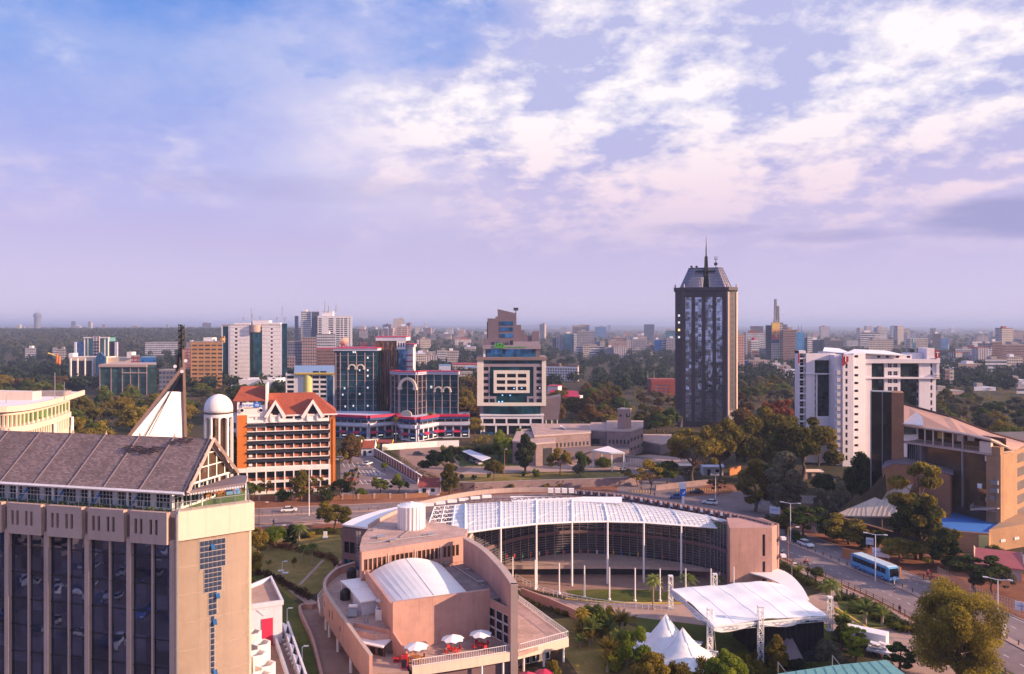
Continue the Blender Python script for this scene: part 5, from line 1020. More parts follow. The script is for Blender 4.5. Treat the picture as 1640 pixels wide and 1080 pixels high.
# ---- orange office with red tiled roof
def orange_office():
 f=Fac((gx(380,246),246),(gx(537,253.5),253.5));root=empty('brick_office_building',f.p(f.L/2,0),'orange brick office block with dark sunshades, white posts and red tiled roof with two dormers','office building')
 t=f.t;D=17;back=[f.p(f.L,0,-D),f.p(0,0,-D)]
 mb=MB();mb.prism([f.p(0,0,-.4),f.p(f.L,0,-.4),*back],0,23.6);mb.build('wall',M['brick'],root)
 zf=[8.2+2.76*k for k in range(6)]
 tA,tB=t(396),t(527);px=[396,411,426,441,456,470.5,485,499,513,527];tc_=[t(p)for p in px]
 mb=MB();f.box(mb,0,t(395.5),8.2,24.5,-.6,.9);mb.build('corner_pier',M['orange'],root)
 mb=MB();f.box(mb,t(532.5),f.L,0,22.6,-3,.9);mb.build('corner_pier',M['orange'],root);mb=MB();f.box(mb,t(528.5),t(531.5),2,22.6,-.5,.6);mb.build('corner_pier',M['orange'],root)
 for k in range(5):
  z0=zf[k]
  mb=MB();f.box(mb,tA,tB,z0,z0+.22,-.4,1.15);mb.build('sill_band',M['white'],root)
  mb=MB();f.box(mb,tA,tB,z0+.22,z0+1.05,-.35,.35);mb.build('spandrel',M['brick'],root)
  mb=MB();a=[f.p(tA-.3,z0-.02,1.5),f.p(tB,z0-.02,1.5),f.p(tB,z0-.9,1.15),f.p(tA-.3,z0-.9,1.15)]
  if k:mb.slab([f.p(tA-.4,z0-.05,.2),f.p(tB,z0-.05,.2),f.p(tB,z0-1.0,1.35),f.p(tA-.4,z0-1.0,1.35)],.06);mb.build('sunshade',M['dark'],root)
  for i in range(9):
   mb=MB();f.box(mb,tc_[i+1]-.13,tc_[i+1]+.13,z0+.22,z0+1.85,.35,.95);mb.build('post',M['white'],root)
   f.wins([(tc_[i]+.1,tc_[i+1]-.14)],[(z0+1.08,z0+2.7)],M['gl_dark'],root,-.3)
  if k<4:p=f.p(tA+1.0,z0+.25,.75);mb=MB();mb.obox(p.x,p.y,p.z+.3,1.0,.5,.7,f.ang);mb.build('air_conditioner',M['cleanwhite'],root)
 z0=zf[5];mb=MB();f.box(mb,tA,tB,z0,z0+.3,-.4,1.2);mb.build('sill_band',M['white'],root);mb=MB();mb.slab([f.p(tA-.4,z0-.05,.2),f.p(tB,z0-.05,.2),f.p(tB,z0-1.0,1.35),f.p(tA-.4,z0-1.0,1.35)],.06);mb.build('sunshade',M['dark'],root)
 pc=[(tc_[i]+.18,tc_[i+1]-.18)for i in range(9)];pc=[(t(383),t(395))]+pc
 mb=MB();f.grid(mb,t(381),t(529),0,8.2,pc,[(.8,3.4),(4.1,6.9)],-.4,1.3);mb.build('podium_frame',M['white'],root)
 f.wins(pc,[(1.6,3.35),(4.9,6.85)],M['gl_dark'],root,.2);mb=MB()
 for a,b in pc:f.box(mb,a,b,.8,1.6,0,.5);f.box(mb,a,b,4.1,4.9,0,.5)
 mb.build('podium_spandrel',M['brick'],root)
 zt=zf[5]+.3;zr=f.z(455,664)
 bays=[(426,456.5,441,640),(484.5,517,499,639)]
 mb=MB();ncol=[(t(457.5),t(469)),(t(472),t(483))];f.grid(mb,t(396),t(527),zt,zr,[(t(398),t(409)),(t(412),t(424))]+ncol+[(t(515.5),t(525.5))],[(zt+.7,zr-.45)],.0,.9);mb.build('top_wall',M['white'],root)
 f.wins([(t(398),t(409)),(t(412),t(424))]+ncol+[(t(515.5),t(525.5))],[(zt+.7,zr-.45)],M['gl_dark'],root,.2)
 for(p0,p1,pa,ya)in bays:
  a,b,m_=t(p0),t(p1),(t(p0)+t(p1))/2;za,ze=f.z(pa,ya),f.z(pa,662);w=b-a
  mb=MB();f.box(mb,a+1.3,a+1.9,zt,ze,.2,1.5);f.box(mb,b-1.9,b-1.3,zt,ze,.2,1.5);mb.build('bay_pier',M['white'],root)
  mb=MB()
  for s in(0,1):
   x0=a-.5 if s==0 else b+.5
   P0=[(x0,ze-.9),(m_,za),(m_,za-1.25),(x0+(1.0 if s==0 else-1.0),ze-1.4)]
   v=[f.p(x,z,1.9)for x,z in P0]+[f.p(x,z,1.4)for x,z in P0];mb.add(v,[(0,1,2,3),(7,6,5,4),(0,4,5,1),(1,5,6,2),(2,6,7,3),(3,7,4,0)])
  mb.build('gable_frame',M['white'],root)
  mb=MB();P0=[(a+1.9,zt+.4),(b-1.9,zt+.4),(b-1.9,ze-.6),(m_,za-1.5),(a+1.9,ze-.6)];v=[f.p(x,z,.55)for x,z in P0]+[f.p(x,z,.2)for x,z in P0];mb.add(v,[(0,1,2,3,4)]+[(i,5+i,5+(i+1)%5,(i+1)%5)for i in range(5)]);mb.build('gable_window',M['gl_dark'],root)
  mb=MB();n_=f.n*1.85
  for s in(0,1):
   x0=a-.6 if s==0 else b+.6;q=[f.p(x0,ze-.85,1.85),f.p(m_,za+.1,1.85),f.p(m_,za+.1,-5),f.p(x0,ze-.85,-5)];mb.slab(q if s==0 else q[::-1],.18)
  mb.build('gable_roof',M['tile'],root)
 z1,zR=zr,f.z(470,634);e=.9;mid=-D/2
 q=[f.p(t(427),z1,e),f.p(f.L+.6,z1,e),f.p(f.L+.6,z1,-D),f.p(t(427),z1,-D)];r0,r1=f.p(t(427),zR+.3,mid),f.p(t(503),zR+.3,mid)
 mb=MB();mb.slab([q[0],q[1],r1,r0],.2);mb.slab([q[1],q[2],r1],.2);mb.slab([q[2],q[3],r0,r1],.2);mb.build('tiled_roof',M['tile'],root)
 mb=MB();f.box(mb,t(426),f.L+.6,z1-.45,z1-.02,.5,1.2);mb.build('eaves',M['white'],root)
 zL=f.z(395,641);zl2=f.z(400,623.5)
 mb=MB();f.grid(mb,0,t(426),20.5,zL,[(t(384),t(395)),(t(399),t(410)),(t(413),t(424))],[(zL-1.6,zL-.4)],-.2,.6);mb.build('upper_wall',M['white'],root)
 q=[f.p(-1.2,zL,1.2),f.p(t(427),zL,1.2),f.p(t(427),zL,-D*.7),f.p(-1.2,zL,-D*.7)];r0,r1=f.p(t(385),zl2+.6,-D*.3),f.p(t(427),zl2+.6,-D*.3);mb=MB();mb.slab([q[0],q[1],r1,r0],.2);mb.slab([q[3],q[0],r0],.2);mb.slab([q[2],q[3],r0,r1],.2);mb.build('tiled_roof',M['tile'],root)
 mb=MB();f.box(mb,t(425.5),t(428.5),zr-2,zl2+1.4,-D*.65,1.3);mb.build('party_wall',M['white'],root)
 for pxx in(388,418):
  p=f.p(t(pxx),f.z(pxx,657),.95 if pxx==388 else .65);mb=MB();n_=Vector((f.n.x,f.n.y,0));mb.tube(p,p+n_*.12,.75,n=18);mb.build('roundel',M['white'],root);mb=MB();mb.tube(p+n_*.12,p+n_*.18,.5,n=18);mb.build('round_window',M['gl_dark'],root)
 zc=f.z(400,648.5);mb=MB();f.box(mb,t(388),t(406),zc-.75,zc+.75,.95,1.1);mb.build('sign_panel',M['white'],root);mb=MB();f.box(mb,t(406),t(418),zc-.75,zc+.75,.95,1.1);mb.build('sign_panel',M['bluepaint2'],root)
 textmesh('sign_letters','Britam',1.35,M['bluepaint2'],root,f.p(t(397),zc,1.13),f.ang)
 mb=MB();f.box(mb,t(409),t(415),zc+.1,zc+.25,1.1,1.14);f.box(mb,t(409),t(415),zc-.35,zc-.2,1.1,1.14);mb.build('sign_lines',M['cleanwhite'],root)
 lf=Fac((gx(352,262),262),(gx(381,252),252));mb=MB();cols=span(.5,lf.L-.3,3,.7);lf.grid(mb,0,lf.L,0,25,cols,[(3*k+1.4,3*k+3.2)for k in range(7)],-.6,.2);mb.build('link_wing',M['white'],root);lf.wins(cols,[(3*k+1.4,3*k+3.2)for k in range(7)],M['gl_dark'],root,-.4)
 mb=MB();mb.prism([lf.p(0,0,-.6),lf.p(lf.L,0,-.6),lf.p(lf.L,0,-9),lf.p(0,0,-9)],0,24.9);mb.build('link_wing_body',M['concrete'],root)
 q=[lf.p(-.5,25,.8),lf.p(lf.L+1,25,.8),lf.p(lf.L+1,25,-9),lf.p(-.5,25,-9)];r=[lf.p(lf.L*.45,28.2,-4),lf.p(lf.L+1,28.2,-4)];mb=MB();mb.slab([q[0],q[1],r[1],r[0]],.2);mb.slab([q[3],q[0],r[0]],.2);mb.slab([q[2],q[3],r[0],r[1]],.2);mb.build('tiled_roof',M['tile2'],root)
M['bluepaint2']=mat('sign_blue',(.02,.16,.62),.5,.03);M['tile2']=M['tile']
orange_office()
# ---- white and teal tower, left of centre
def teal_white_tower():
 Y=700;f=Fac((gx(355,Y),Y),(gx(460,Y),Y));root=empty('office_tower',f.p(f.L/2,0),'white tower with dark centre bay, teal glass corners and a copper drum on top','tower');t=f.t;z=lambda y:gz(y,Y)
 D=14;mb=MB();mb.prism([(f.A.x,Y+.5),(gx(453,Y),Y+.5),(gx(459.8,Y+D),Y+D),(f.A.x,Y+D)],0,z(520));mb.build('core',M['concrete'],root)
 for a,b,zz,m in((355,368.5,523,'gl_teal'),(451,460,518.5,'gl_teal')):
  mb=MB();f.box(mb,t(a),t(b),0,z(zz),0,.5);mb.build('corner_glazing',M[m],root)
 mb=MB();f.box(mb,t(355),t(357),0,z(523),.5,.9);f.box(mb,t(366.5),t(369),0,z(522),.5,1.2);f.box(mb,t(449.5),t(451.5),0,z(520),.5,1.2);mb.build('corner_trim',M['lilac'],root)
 fl=[z(524.5+6.35*k)for k in range(15)][::-1]
 rows=[(q-2.2,q-.6)for q in fl]
 for a,b,c0,c1 in((369,400,376.5,381),(420.5,450,434,437.5)):
  mb=MB();f.grid(mb,t(a),t(b),0,z(521.5),[(t(c0),t(c1))],rows,.5,1.3);mb.build('white_wall',M['white'],root);f.wins([(t(c0),t(c1))],rows,M['gl_dark'],root,.7)
  mb=MB()
  for q in fl:f.box(mb,t(a),t(c0)-.05,q-.1,q+.12,1.3,1.36);f.box(mb,t(c1)+.05,t(b),q-.1,q+.12,1.3,1.36)
  mb.build('floor_joint',M['grey'],root)
 mb=MB();n=8;a0,a1=t(400),t(420.5);m_=(a0+a1)/2;ra=(a1-a0)/2;pts=[f.p(m_-ra*math.cos(th),0,1.8*math.sin(th))for th in np.linspace(0,math.pi,9)]
 mb.prism([*pts,f.p(a1,0,0),f.p(a0,0,0)],0,z(530));mb.build('centre_glazing',M['gl_teal'],root)
 mb=MB();c=f.p(t(409.5),0,0);mb.lathe(c.x,c.y,[(4.2,z(532.5)),(4.6,z(531)),(4.6,z(521)),(4.2,z(520.5))],24);mb.build('top_drum',M['beige'],root)
 mb=MB();mb.box(gx(372,Y),gx(398,Y),Y+4,Y+12,z(520),z(517.5));mb.box(gx(402,Y),gx(428,Y),Y+5,Y+14,z(520),z(513.5));mb.box(gx(430,Y),gx(446,Y),Y+5,Y+12,z(520),z(517));mb.build('rooftop_plant',M['white'],root)
 for px,h in((386,6),(399,14),(400.5,9),(413,7),(440,6),(449,16),(453,6)):mast(root,gx(px,Y),Y+6,z(519),h,.22)
 Yp=640;g=Fac((gx(370,Yp),Yp),(gx(462,Yp),Yp));zz=lambda y:gz(y,Yp);mb=MB();mb.box(g.A.x,g.B.x,Yp,Yp+40,0,zz(617));mb.build('podium',M['white'],root)
 mb=MB();mb.box(gx(383,Yp),gx(440,Yp),Yp-1,Yp+30,zz(622),zz(608.5));mb.build('podium_upper',M['white'],root)
 rc=span(g.t(425),g.t(461),4,.75);g.wins(rc,[(zz(636),zz(620))],M['dark'],root,.05,name='arched_opening')
teal_white_tower()
# ---- blue-roofed block with yellow stair drum
def blue_roof():
 Y=480;f=Fac((gx(458,Y),Y),(gx(537,Y),Y));z=lambda y:gz(y,Y);root=empty('school_block',f.p(f.L/2,0),'white banded block with pale blue roof and a pale yellow stair drum','building');t=f.t
 rows=[(z(637-7.6*k),z(632.5-7.6*k))for k in range(6)]
 cols=[(t(460),t(471)),(t(501),t(511)),(t(513),t(523))];mb=MB();f.grid(mb,0,f.L,0,z(598),cols,rows,0,.6);mb.build('wall',M['white'],root);f.wins(cols,rows,M['gl_dark'],root,.2);mb=MB();mb.box(f.A.x,f.B.x,Y+.1,Y+22,0,z(597));mb.build('body',M['white'],root)
 mb=MB();c=f.p(t(493),0,-1);mb.lathe(c.x,c.y,[(3.0,0),(3.0,z(599))],20);mb.build('stair_drum',M['yellowp'],root)
 mb=MB();mb.slab([Vector((gx(473,Y),Y-2,z(598))),Vector((gx(540,Y),Y-2,z(598))),Vector((gx(540,Y),Y+26,z(582)-2.6)),Vector((gx(452,Y),Y+26,z(582)-2.6))],.3);mb.build('roof',M['palebluer'],root)
 mb=MB();mb.box(gx(473,Y),gx(540,Y),Y-2.3,Y-1.9,z(598)-.6,z(598)+.5);mb.build('yellow_fascia',M['yellow'],root);mb=MB();f.box(mb,t(524.5),t(534),0,z(602),.6,.8);mb.build('blue_glazing',M['gl_blue'],root)
M['yellowp']=mat('pale_yellow_paint',(.70,.62,.24),.7,.06);M['palebluer']=mat('pale_blue_roof_sheet',(.22,.33,.50),.5,.08)
blue_roof()
# ---- teal glass shopping complex
def arches(f,mb_mat,root,cx,y,w,n,Yd=1.1):
 t=f.t
 for k in range(n):
  c=cx-w*(n-1)/2+w*k;tc_=t(c);r=(t(c+w/2)-t(c-w/2))/2;z0=f.z(c,y);mb=MB();m_=14
  for i in range(m_):
   a0,a1=math.pi*i/m_,math.pi*(i+1)/m_;ri,ro=r*.72,r
   P0=[(tc_-ro*math.cos(a0),z0+ro*math.sin(a0)),(tc_-ro*math.cos(a1),z0+ro*math.sin(a1)),(tc_-ri*math.cos(a1),z0+ri*math.sin(a1)),(tc_-ri*math.cos(a0),z0+ri*math.sin(a0))]
   v=[f.p(x,z,Yd)for x,z in P0]+[f.p(x,z,.3)for x,z in P0];mb.add(v,[(3,2,1,0),(4,5,6,7),(0,1,5,4),(2,3,7,6)])
  f.box(mb,tc_-r*1.08,tc_-r*.66,z0-r*.28,z0,.3,Yd+.1);f.box(mb,tc_+r*.66,tc_+r*1.08,z0-r*.28,z0,.3,Yd+.1)
  mb.build('arch',M['cream2'],root)
M['cream2']=mat('cream_arch',(.72,.62,.50),.7,.05)
def teal_complex():
 Y=400;root=empty('glass_shopping_complex',(gx(640,Y),Y,0),'teal glass towers with cream arches over a podium banded in crimson and blue','shopping complex')
 z=lambda y,Y_=Y:gz(y,Y_)
 def body(x0,x1,ytop,Y0,D,m='gl_teal',name='tower',y0=690,trim=True,lines=None,vl=()):
  f=Fac((gx(x0,Y0),Y0),(gx(x1,Y0),Y0));t=f.t;zt=gz(ytop,Y0);zb=gz(y0,Y0)
  mb=MB();mb.box(f.A.x+.3,f.B.x-.3,Y0+.4,Y0+D,0,zt);mb.build(name+'_core',M['darkconc'],root)
  mb=MB();f.box(mb,0,f.L,zb,zt,-.3,0);mb.build(name+'_glazing',M[m],root)
  mb=MB();s=Fac((f.B.x,Y0),(f.B.x+.01,Y0+D));mb.box(f.B.x-.28,f.B.x,Y0+.1,Y0+D,zb,zt-.3);mb.box(f.A.x,f.A.x+.28,Y0+.1,Y0+D,zb,zt-.3);mb.build(name+'_side_glazing',M[m],root)
  if trim:
   mb=MB();f.box(mb,-.6,f.L+.6,zt,zt+1.2,-D,.7);mb.build('cornice',M['lilac'],root);mb=MB();f.box(mb,-.8,f.L+.8,zt+1.2,zt+1.6,-D,.9);mb.build('crimson_trim',M['pinkred'],root);mb=MB();f.box(mb,-.62,f.L+.62,zt+.45,zt+.7,.7,.75);mb.build('blue_stripe',M['navy'],root)
  for k in lines or[]:mb=MB();f.box(mb,0,f.L,gz(k,Y0),gz(k,Y0)+.22,0,.12);mb.build('transom',M['greyplum'],root)
  for k in vl:mb=MB();f.box(mb,t(k)-.16,t(k)+.16,zb,zt-1,0,.3);mb.build('mullion',M['pinkpale'],root)
  return f
 f1=body(536,603,562,400,24,lines=[570,580,590,600,610,620,630,640,650],vl=(538,545,557.5,571,584.5,598),y0=664)
 arches(f1,None,root,571,590,13.5,2)
 mb=MB();f1 .box(mb,0,f1 .t(545),gz(664,400),gz(562,400),.02,.1);mb.build('dark_edge_glazing',M['gl_dark'],root)
 lits=[(566,564),(569,564),(589,573),(576,593),(589,593),(589,602),(552,622),(589,621),(549,632),(576,631),(553,651),(566,650),(589,650)]
 for x,y in lits:mb=MB();f1 .box(mb,f1 .t(x)-.35,f1 .t(x)+.35,gz(y+1.5,400),gz(y-1.3,400),.05,.14);mb.build('lit_window',M['lit'],root)
 f2=body(604,650,545,412,18,'gl_brown','stair_tower',trim=False,y0=664)
 for k in range(9):mb=MB();tt=f2 .L*(k+.4)/9*.74;c=f2 .p(tt,0,.2);mb.lathe(c.x,c.y,[(.55 if k%2 else .95,gz(664,412)),(.55 if k%2 else .95,gz(548,412))],10);mb.build('round_pier',M['gl_brown']if k%2==0 else M['pinkdark'],root)
 mb=MB();f2 .box(mb,-.5,f2 .L+.3,gz(546,412),gz(540,412),-16,1.4);mb.build('crown',M['lilac'],root);mb=MB();f2 .box(mb,-.8,f2 .L+.5,gz(540,412),gz(539,412),-16,1.7);mb.build('crimson_trim',M['pinkred'],root)
 mb=MB();cols=[(f2 .t(638),f2 .t(640)),(f2 .t(642),f2 .t(644)),(f2 .t(646),f2 .t(648))];f2 .grid(mb,f2 .t(636),f2 .t(650),gz(560,412),gz(546,412),cols,[(gz(556,412),gz(549,412))],1.0,1.3);mb.build('white_wall',M['white'],root);f2 .wins(cols,[(gz(556,412),gz(549,412))],M['dark'],root,1.05)
 f3=body(638,650,560,409,10,'gl_blue','blue_bay',trim=False,y0=600)
 f4=body(650,661,556,415,12,'white2','striped_bay',y0=600,trim=True)
 for y in(569,579,587.5):mb=MB();f4 .box(mb,.1,f4 .L,gz(y+1,415),gz(y-.8,415),.02,.15);mb.build('crimson_stripe',M['pinkred'],root)
 g=[(gx(627,392),392),(gx(640,384),384),(gx(667,381),381),(gx(682,388),388),(gx(735,385),385)]
 zt,zb=gz(600,385),gz(664,385);mb=MB();mb.prism([*g,(gx(735,410),410),(gx(627,410),410)],0,zt);mb.build('front_core',M['darkconc'],root)
 for i in range(4):
  ff=Fac(g[i],g[i+1]);mb=MB();ff.box(mb,0,ff.L,zb-1,zt,.02,.3);mb.build('front_glazing',M['gl_teal' if i in(1,3)else 'gl_dark'],root)
  mb=MB();ff.box(mb,-.1,ff.L+.1,zt,zt+1.3,-3,.9);mb.build('cornice',M['lilac'],root);mb=MB();ff.box(mb,-.1,ff.L+.1,zt+1.3,zt+1.75,-3,1.1);mb.build('crimson_trim',M['pinkred'],root);mb=MB();ff.box(mb,-.1,ff.L+.1,zt+.5,zt+.75,.9,.96);mb.build('blue_stripe',M['navy'],root)
  n=2 if i!=3 else 4
  for k in range(n+1):mb=MB();tt=.3+(ff.L-.6)*k/n;ff.box(mb,tt-.14,tt+.14,zb,zt,.3,.6);mb.build('mullion',M['pinkpale'],root)
  for k in range(1,6):mb=MB();q=zb+(zt-zb)*k/6;ff.box(mb,0,ff.L,q,q+.2,.3,.42);mb.build('transom',M['greyplum'],root)
  if i==1:arches(ff,None,root,654,620,28,1,1.3)
  if i==3:arches(ff,None,root,709.5,626,13.5,2,1.3);mb=MB();ff.box(mb,ff.t(691)-.5,ff.t(691)+.5,ff.z(691,622),ff.z(691,618),.32,.4);mb.build('lit_window',M['lit'],root)
 pd=[(gx(535,372),372),(gx(590,366),366),(gx(640,376),376),(gx(645,363),363),(gx(668,359),359),(gx(700,372),372),(gx(752,372),372)]
 mb=MB();mb.prism([*pd,(gx(752,395),395),(gx(535,400),400)],0,gz(670,368));mb.build('podium',M['lilac'],root)
 for i in range(6):
  ff=Fac(pd[i],pd[i+1])
  zz=lambda y:gz(y,366)
  for y0,y1,m,d in((669,665.5,'pinkred',2.2),(673,669.5,'navy',1.9),(683,678,'lilac',1.8)):
   mb=MB();ff.box(mb,-.2,ff.L+.2,zz(y0),zz(y1),.05,d);mb.build('band',M[m],root)
  n=max(2,int(ff.L/3.6));cols=span(.2,ff.L-.2,n,.8);mb=MB();ff.grid(mb,0,ff.L,0,zz(684),cols,[(.3,zz(693.5)),(zz(691.5),zz(685))],.05,.7);mb.build('shop_wall',M['lilac'],root)
  ff.wins(cols,[(.3,zz(693.5)),(zz(691.5),zz(685))],M['gl_dark'],root,.2,name='shop_window');ff.wins(cols,[(zz(677.5),zz(673.6))],M['dark'],root,.3,name='opening')
  for k,(a,b)in enumerate(cols):
   mb=MB();mb.slab([ff.p(a-.2,zz(691),.7),ff.p(b+.2,zz(691),.7),ff.p(b+.2,zz(694),2.0),ff.p(a-.2,zz(694),2.0)],.12);mb.build('awning',M['pinkred' if(k+i)%2 else 'navy'],root)
  for k in(1,3):
   if k<n:mb=MB();ff.box(mb,cols[k][0]+.5,cols[k][1]-.5,zz(699.5),zz(698),.3,.36);mb.build('shop_light',M['lit'],root)
 c=Vector((gx(656,359.5),358.6,0));mb=MB();n_=12;ff=Fac(pd[3],pd[4]);pts=[(ff.t(656)+3.0*math.cos(a),gz(664,359)+1.9*max(math.sin(a),-.4))for a in np.linspace(-.4,math.pi+.4,14)]
 v=[ff.p(x,q,2.6)for x,q in pts]+[ff.p(x,q,2.2)for x,q in pts];mb.add(v,[tuple(range(14))[::-1],tuple(range(14,28))]+[(i,(i+1)%14,14+(i+1)%14,14+i)for i in range(14)]);mb.build('entrance_crest',M['cream2'],root)
 for px,h in((606,4),(612,5),(614,3),(622,6),(634,5),(643,5),(628,3)):mast(root,gx(px,415),415,gz(539,412),h,.12)
 for px,a in((553,2.3),(578,.6),(584,.5),(597,.4)):dish(root,gx(px,408),408,gz(558,400),2.6 if px==553 else 1.6,a,'beige')
M['pinkpale']=mat('pale_pink_trim',(.50,.36,.36),.6,.05);M['white2']=mat('white_panel',(.80,.75,.79),.6,.05)
teal_complex()
# ---- central tower with square frame
def central_tower():
 Y=385.0;X=lambda x:740+x/4.5;Zc=lambda y:gz(480+y/4.5,Y);f=Fac((gx(X(110),Y),Y),(gx(X(605),Y),Y));t=lambda x:f.t(X(x))
 root=empty('commercial_tower',f.p(f.L/2,0),'mauve and white tower with a square window frame and stepped slanting crown','tower');D=26
 B=lambda nm,x0,x1,y0,y1,d0,d1,m:f.box(MB(),t(x0),t(x1),Zc(y1),Zc(y0),d0,d1).build(nm,M[m],root)
 B('core',125,590,440,905,-D,-.6,'greyplum')
 mb=MB();f.box(mb,t(110),t(155),Zc(765),Zc(430),-1,1.0);f.box(mb,t(575),t(605),Zc(765),Zc(430),-1,1.0);f.box(mb,t(155),t(575),Zc(765),Zc(742),-1,1.0);mb.build('white_frame',M['framewhite'],root)
 B('cornice',105,612,415,436,-D,1.8,'cornplum');B('top_glazing',155,575,440,463,-.6,.3,'gl_teal');B('band',155,575,463,484,-.6,.7,'greyplum2')
 B('centre_glazing',200,515,484,742,-.6,.1,'gl_teal')
 for a,b,o in((155,200,0),(527,575,1)):
  rows=[(Zc(y+26),Zc(y))for y in(716,670,624,578,532,486)]
  mb=MB();f.grid(mb,t(a),t(b),Zc(742),Zc(484),[(t(a)+.02,t(b)-.6)]if not o else[(t(a)+.6,t(b)-.02)],rows,-.6,.6);mb.build('side_wall',M['greyplum2'],root);f.wins([(t(a)+.02,t(b)-.6)]if not o else[(t(a)+.6,t(b)-.02)],rows,M['gl_dark'],root,.1)
 B('side_wall',515,527,484,742,-.6,.6,'greyplum2')
 mb=MB();f.box(mb,t(200),t(247),Zc(715),Zc(697),.1,.6);f.box(mb,t(235),t(247),Zc(742),Zc(715),.1,.6);f.box(mb,t(468),t(527),Zc(712),Zc(697),.1,.55);f.box(mb,t(468),t(482),Zc(742),Zc(712),.1,.55);mb.build('step_trim',M['greyplum2'],root)
 cols=[(t(250),t(311)),(t(325),t(388)),(t(402),t(463))];rows=[(Zc(653),Zc(626)),(Zc(607),Zc(580)),(Zc(561),Zc(534))]
 mb=MB();f.grid(mb,t(228),t(487),Zc(672),Zc(510),cols,rows,.1,1.3);mb.build('square_frame',M['framewhite'],root);f.wins(cols,rows,M['gl_dark'],root,.4)
 for x,y in((291,689),(347,690),(375,640),(430,638),(265,736),(290,735),(560,637)):B('lit_window',x-5,x+5,y-4,y+4,.12,.5 if 228<x<487 and y<672 else .2,'lit' if x==560 else 'bluelit')
 n=10;pts=[f.p(t(155+410*i/n),0,.2+1.8*math.sin(math.pi*i/n))for i in range(n+1)]
 mb=MB();mb.prism([*pts,f.p(t(565),0,-2),f.p(t(155),0,-2)],Zc(828),Zc(765));mb.build('bow_glazing',M['gl_teal'],root)
 mb=MB();mb.prism([*[p+Vector((0,-.4,0))for p in pts],f.p(t(565),0,-2),f.p(t(155),0,-2)],Zc(834),Zc(822));mb.build('bow_band',M['gl_blue'],root)
 P0,P1=t(135),t(585);cols=span(P0+.8,P1-.3,5,.85);mb=MB();f.grid(mb,P0,P1,Zc(905),Zc(826),cols,[(Zc(890),Zc(856))],-2,2.2);mb.build('podium',M['white2'],root);f.wins(cols,[(Zc(890),Zc(856))],M['gl_dark'],root,1.6)
 B('podium_cornice',130,590,824,834,-2,2.6,'white')
 B('ground_floor',150,575,905,985,-2,1.0,'gl_dark')
 for x in(140,160,245,330,420,505,580):B('column',x-6,x+6,905,990,1.0,2.0,'white2')
 B('entrance_glazing',140,235,950,990,2.0,2.4,'gl_blue')
 B('roof_glazing',178,532,357,415,-8,-1.5,'gl_blue');B('roof_wall',165,560,357,415,-D,-8,'greyplum');B('corner_post',152,168,357,415,-2.5,-1.6,'white');B('corner_wall',532,560,357,415,-6,-1.6,'greyplum')
 B('roof_slab',148,568,330,357,-D,0,'greyplum2')
 B('roof_block',150,345,282,330,-14,-4,'greyplum');B('roof_block',335,560,305,330,-14,-3,'greyplum2')
 def poly(nm,P_,d0,d1,m):
  v=[f.p(t(x),Zc(y),d1)for x,y in P_]+[f.p(t(x),Zc(y),d0)for x,y in P_];k=len(P_);return MB().add(v,[tuple(range(k)),tuple(range(2*k-1,k-1,-1))]+[(i,k+i,k+(i+1)%k,(i+1)%k)for i in range(k)]).build(nm,M[m],root)
 poly('crown',[(180,330),(180,135),(238,135),(238,122),(254,122),(254,66),(392,98),(392,330)][::-1],-18,-7,'greyplum')
 poly('crown_step',[(392,330),(392,182),(427,182),(427,222),(450,222),(450,250),(505,270),(505,330)][::-1],-16,-8,'greyplum');poly('crown_step',[(505,330),(505,262),(512,230),(558,230),(558,330)][::-1],-14,-7.5,'greyplum')
 for y in(157,200,247):B('crown_window',272,370,y,y+28,-7,-6.8,'gl_blue')
 for x in(222,260):B('crown_window',x-9,x+9,306,326,-4,-3.85,'gl_blue')
 B('crown_opening',345,368,296,328,-3,-2.85,'dark');mast(root,gx(X(388),Y+9),Y+9,Zc(98),2.6,.3,'black');B('crown_edge',176,183,160,330,-7,-6.6,'dark')
 mb=MB();rs=random.Random(4)
 x_=318
 while x_<465:
  w_=rs.uniform(3,6);f.box(mb,t(x_),t(x_+w_),Zc(347),Zc(340-rs.choice((0,0,3))),.02,.2);x_+=w_+rs.choice((1.5,1.5,5))
 mb.build('small_green_letters',M['green'],root)
 for k,x in enumerate((245,262,280,297)):
  mb=MB();c=t(x);r=1.35 if k in(1,2)else 1.0;z0=Zc(350)
  for i in range(8):
   a0,a1=math.pi*i/8,math.pi*(i+1)/8;P0=[(c-r*math.cos(a),z0+q*math.sin(a)*1.9)for a,q in((a0,r),(a1,r))]+[(c-r*.6*math.cos(a),z0+r*.6*math.sin(a)*1.9)for a in(a1,a0)]
   v=[f.p(x_,z_,.45)for x_,z_ in P0]+[f.p(x_,z_,.2)for x_,z_ in P0];mb.add(v,[(3,2,1,0),(4,5,6,7),(0,1,5,4),(2,3,7,6)])
  mb.build('green_emblem',M['green'],root)
 v=[(565,730),(718,700),(698,870),(583,872)];poly('side_wing',v[::-1],-16,-3,'greyplum')
 for x in(608,650,690):B('column',x-4,x+4,868,905,-4,-3.2,'white2')
M['framewhite']=mat('warm_white_frame',(.85,.76,.64),.6,.05,streak=.15);M['cornplum']=mat('brown_cornice',(.26,.18,.17),.7,.1);M['bluelit']=emit('blue_lit_window',(.25,.55,1.0),1.0)
central_tower()
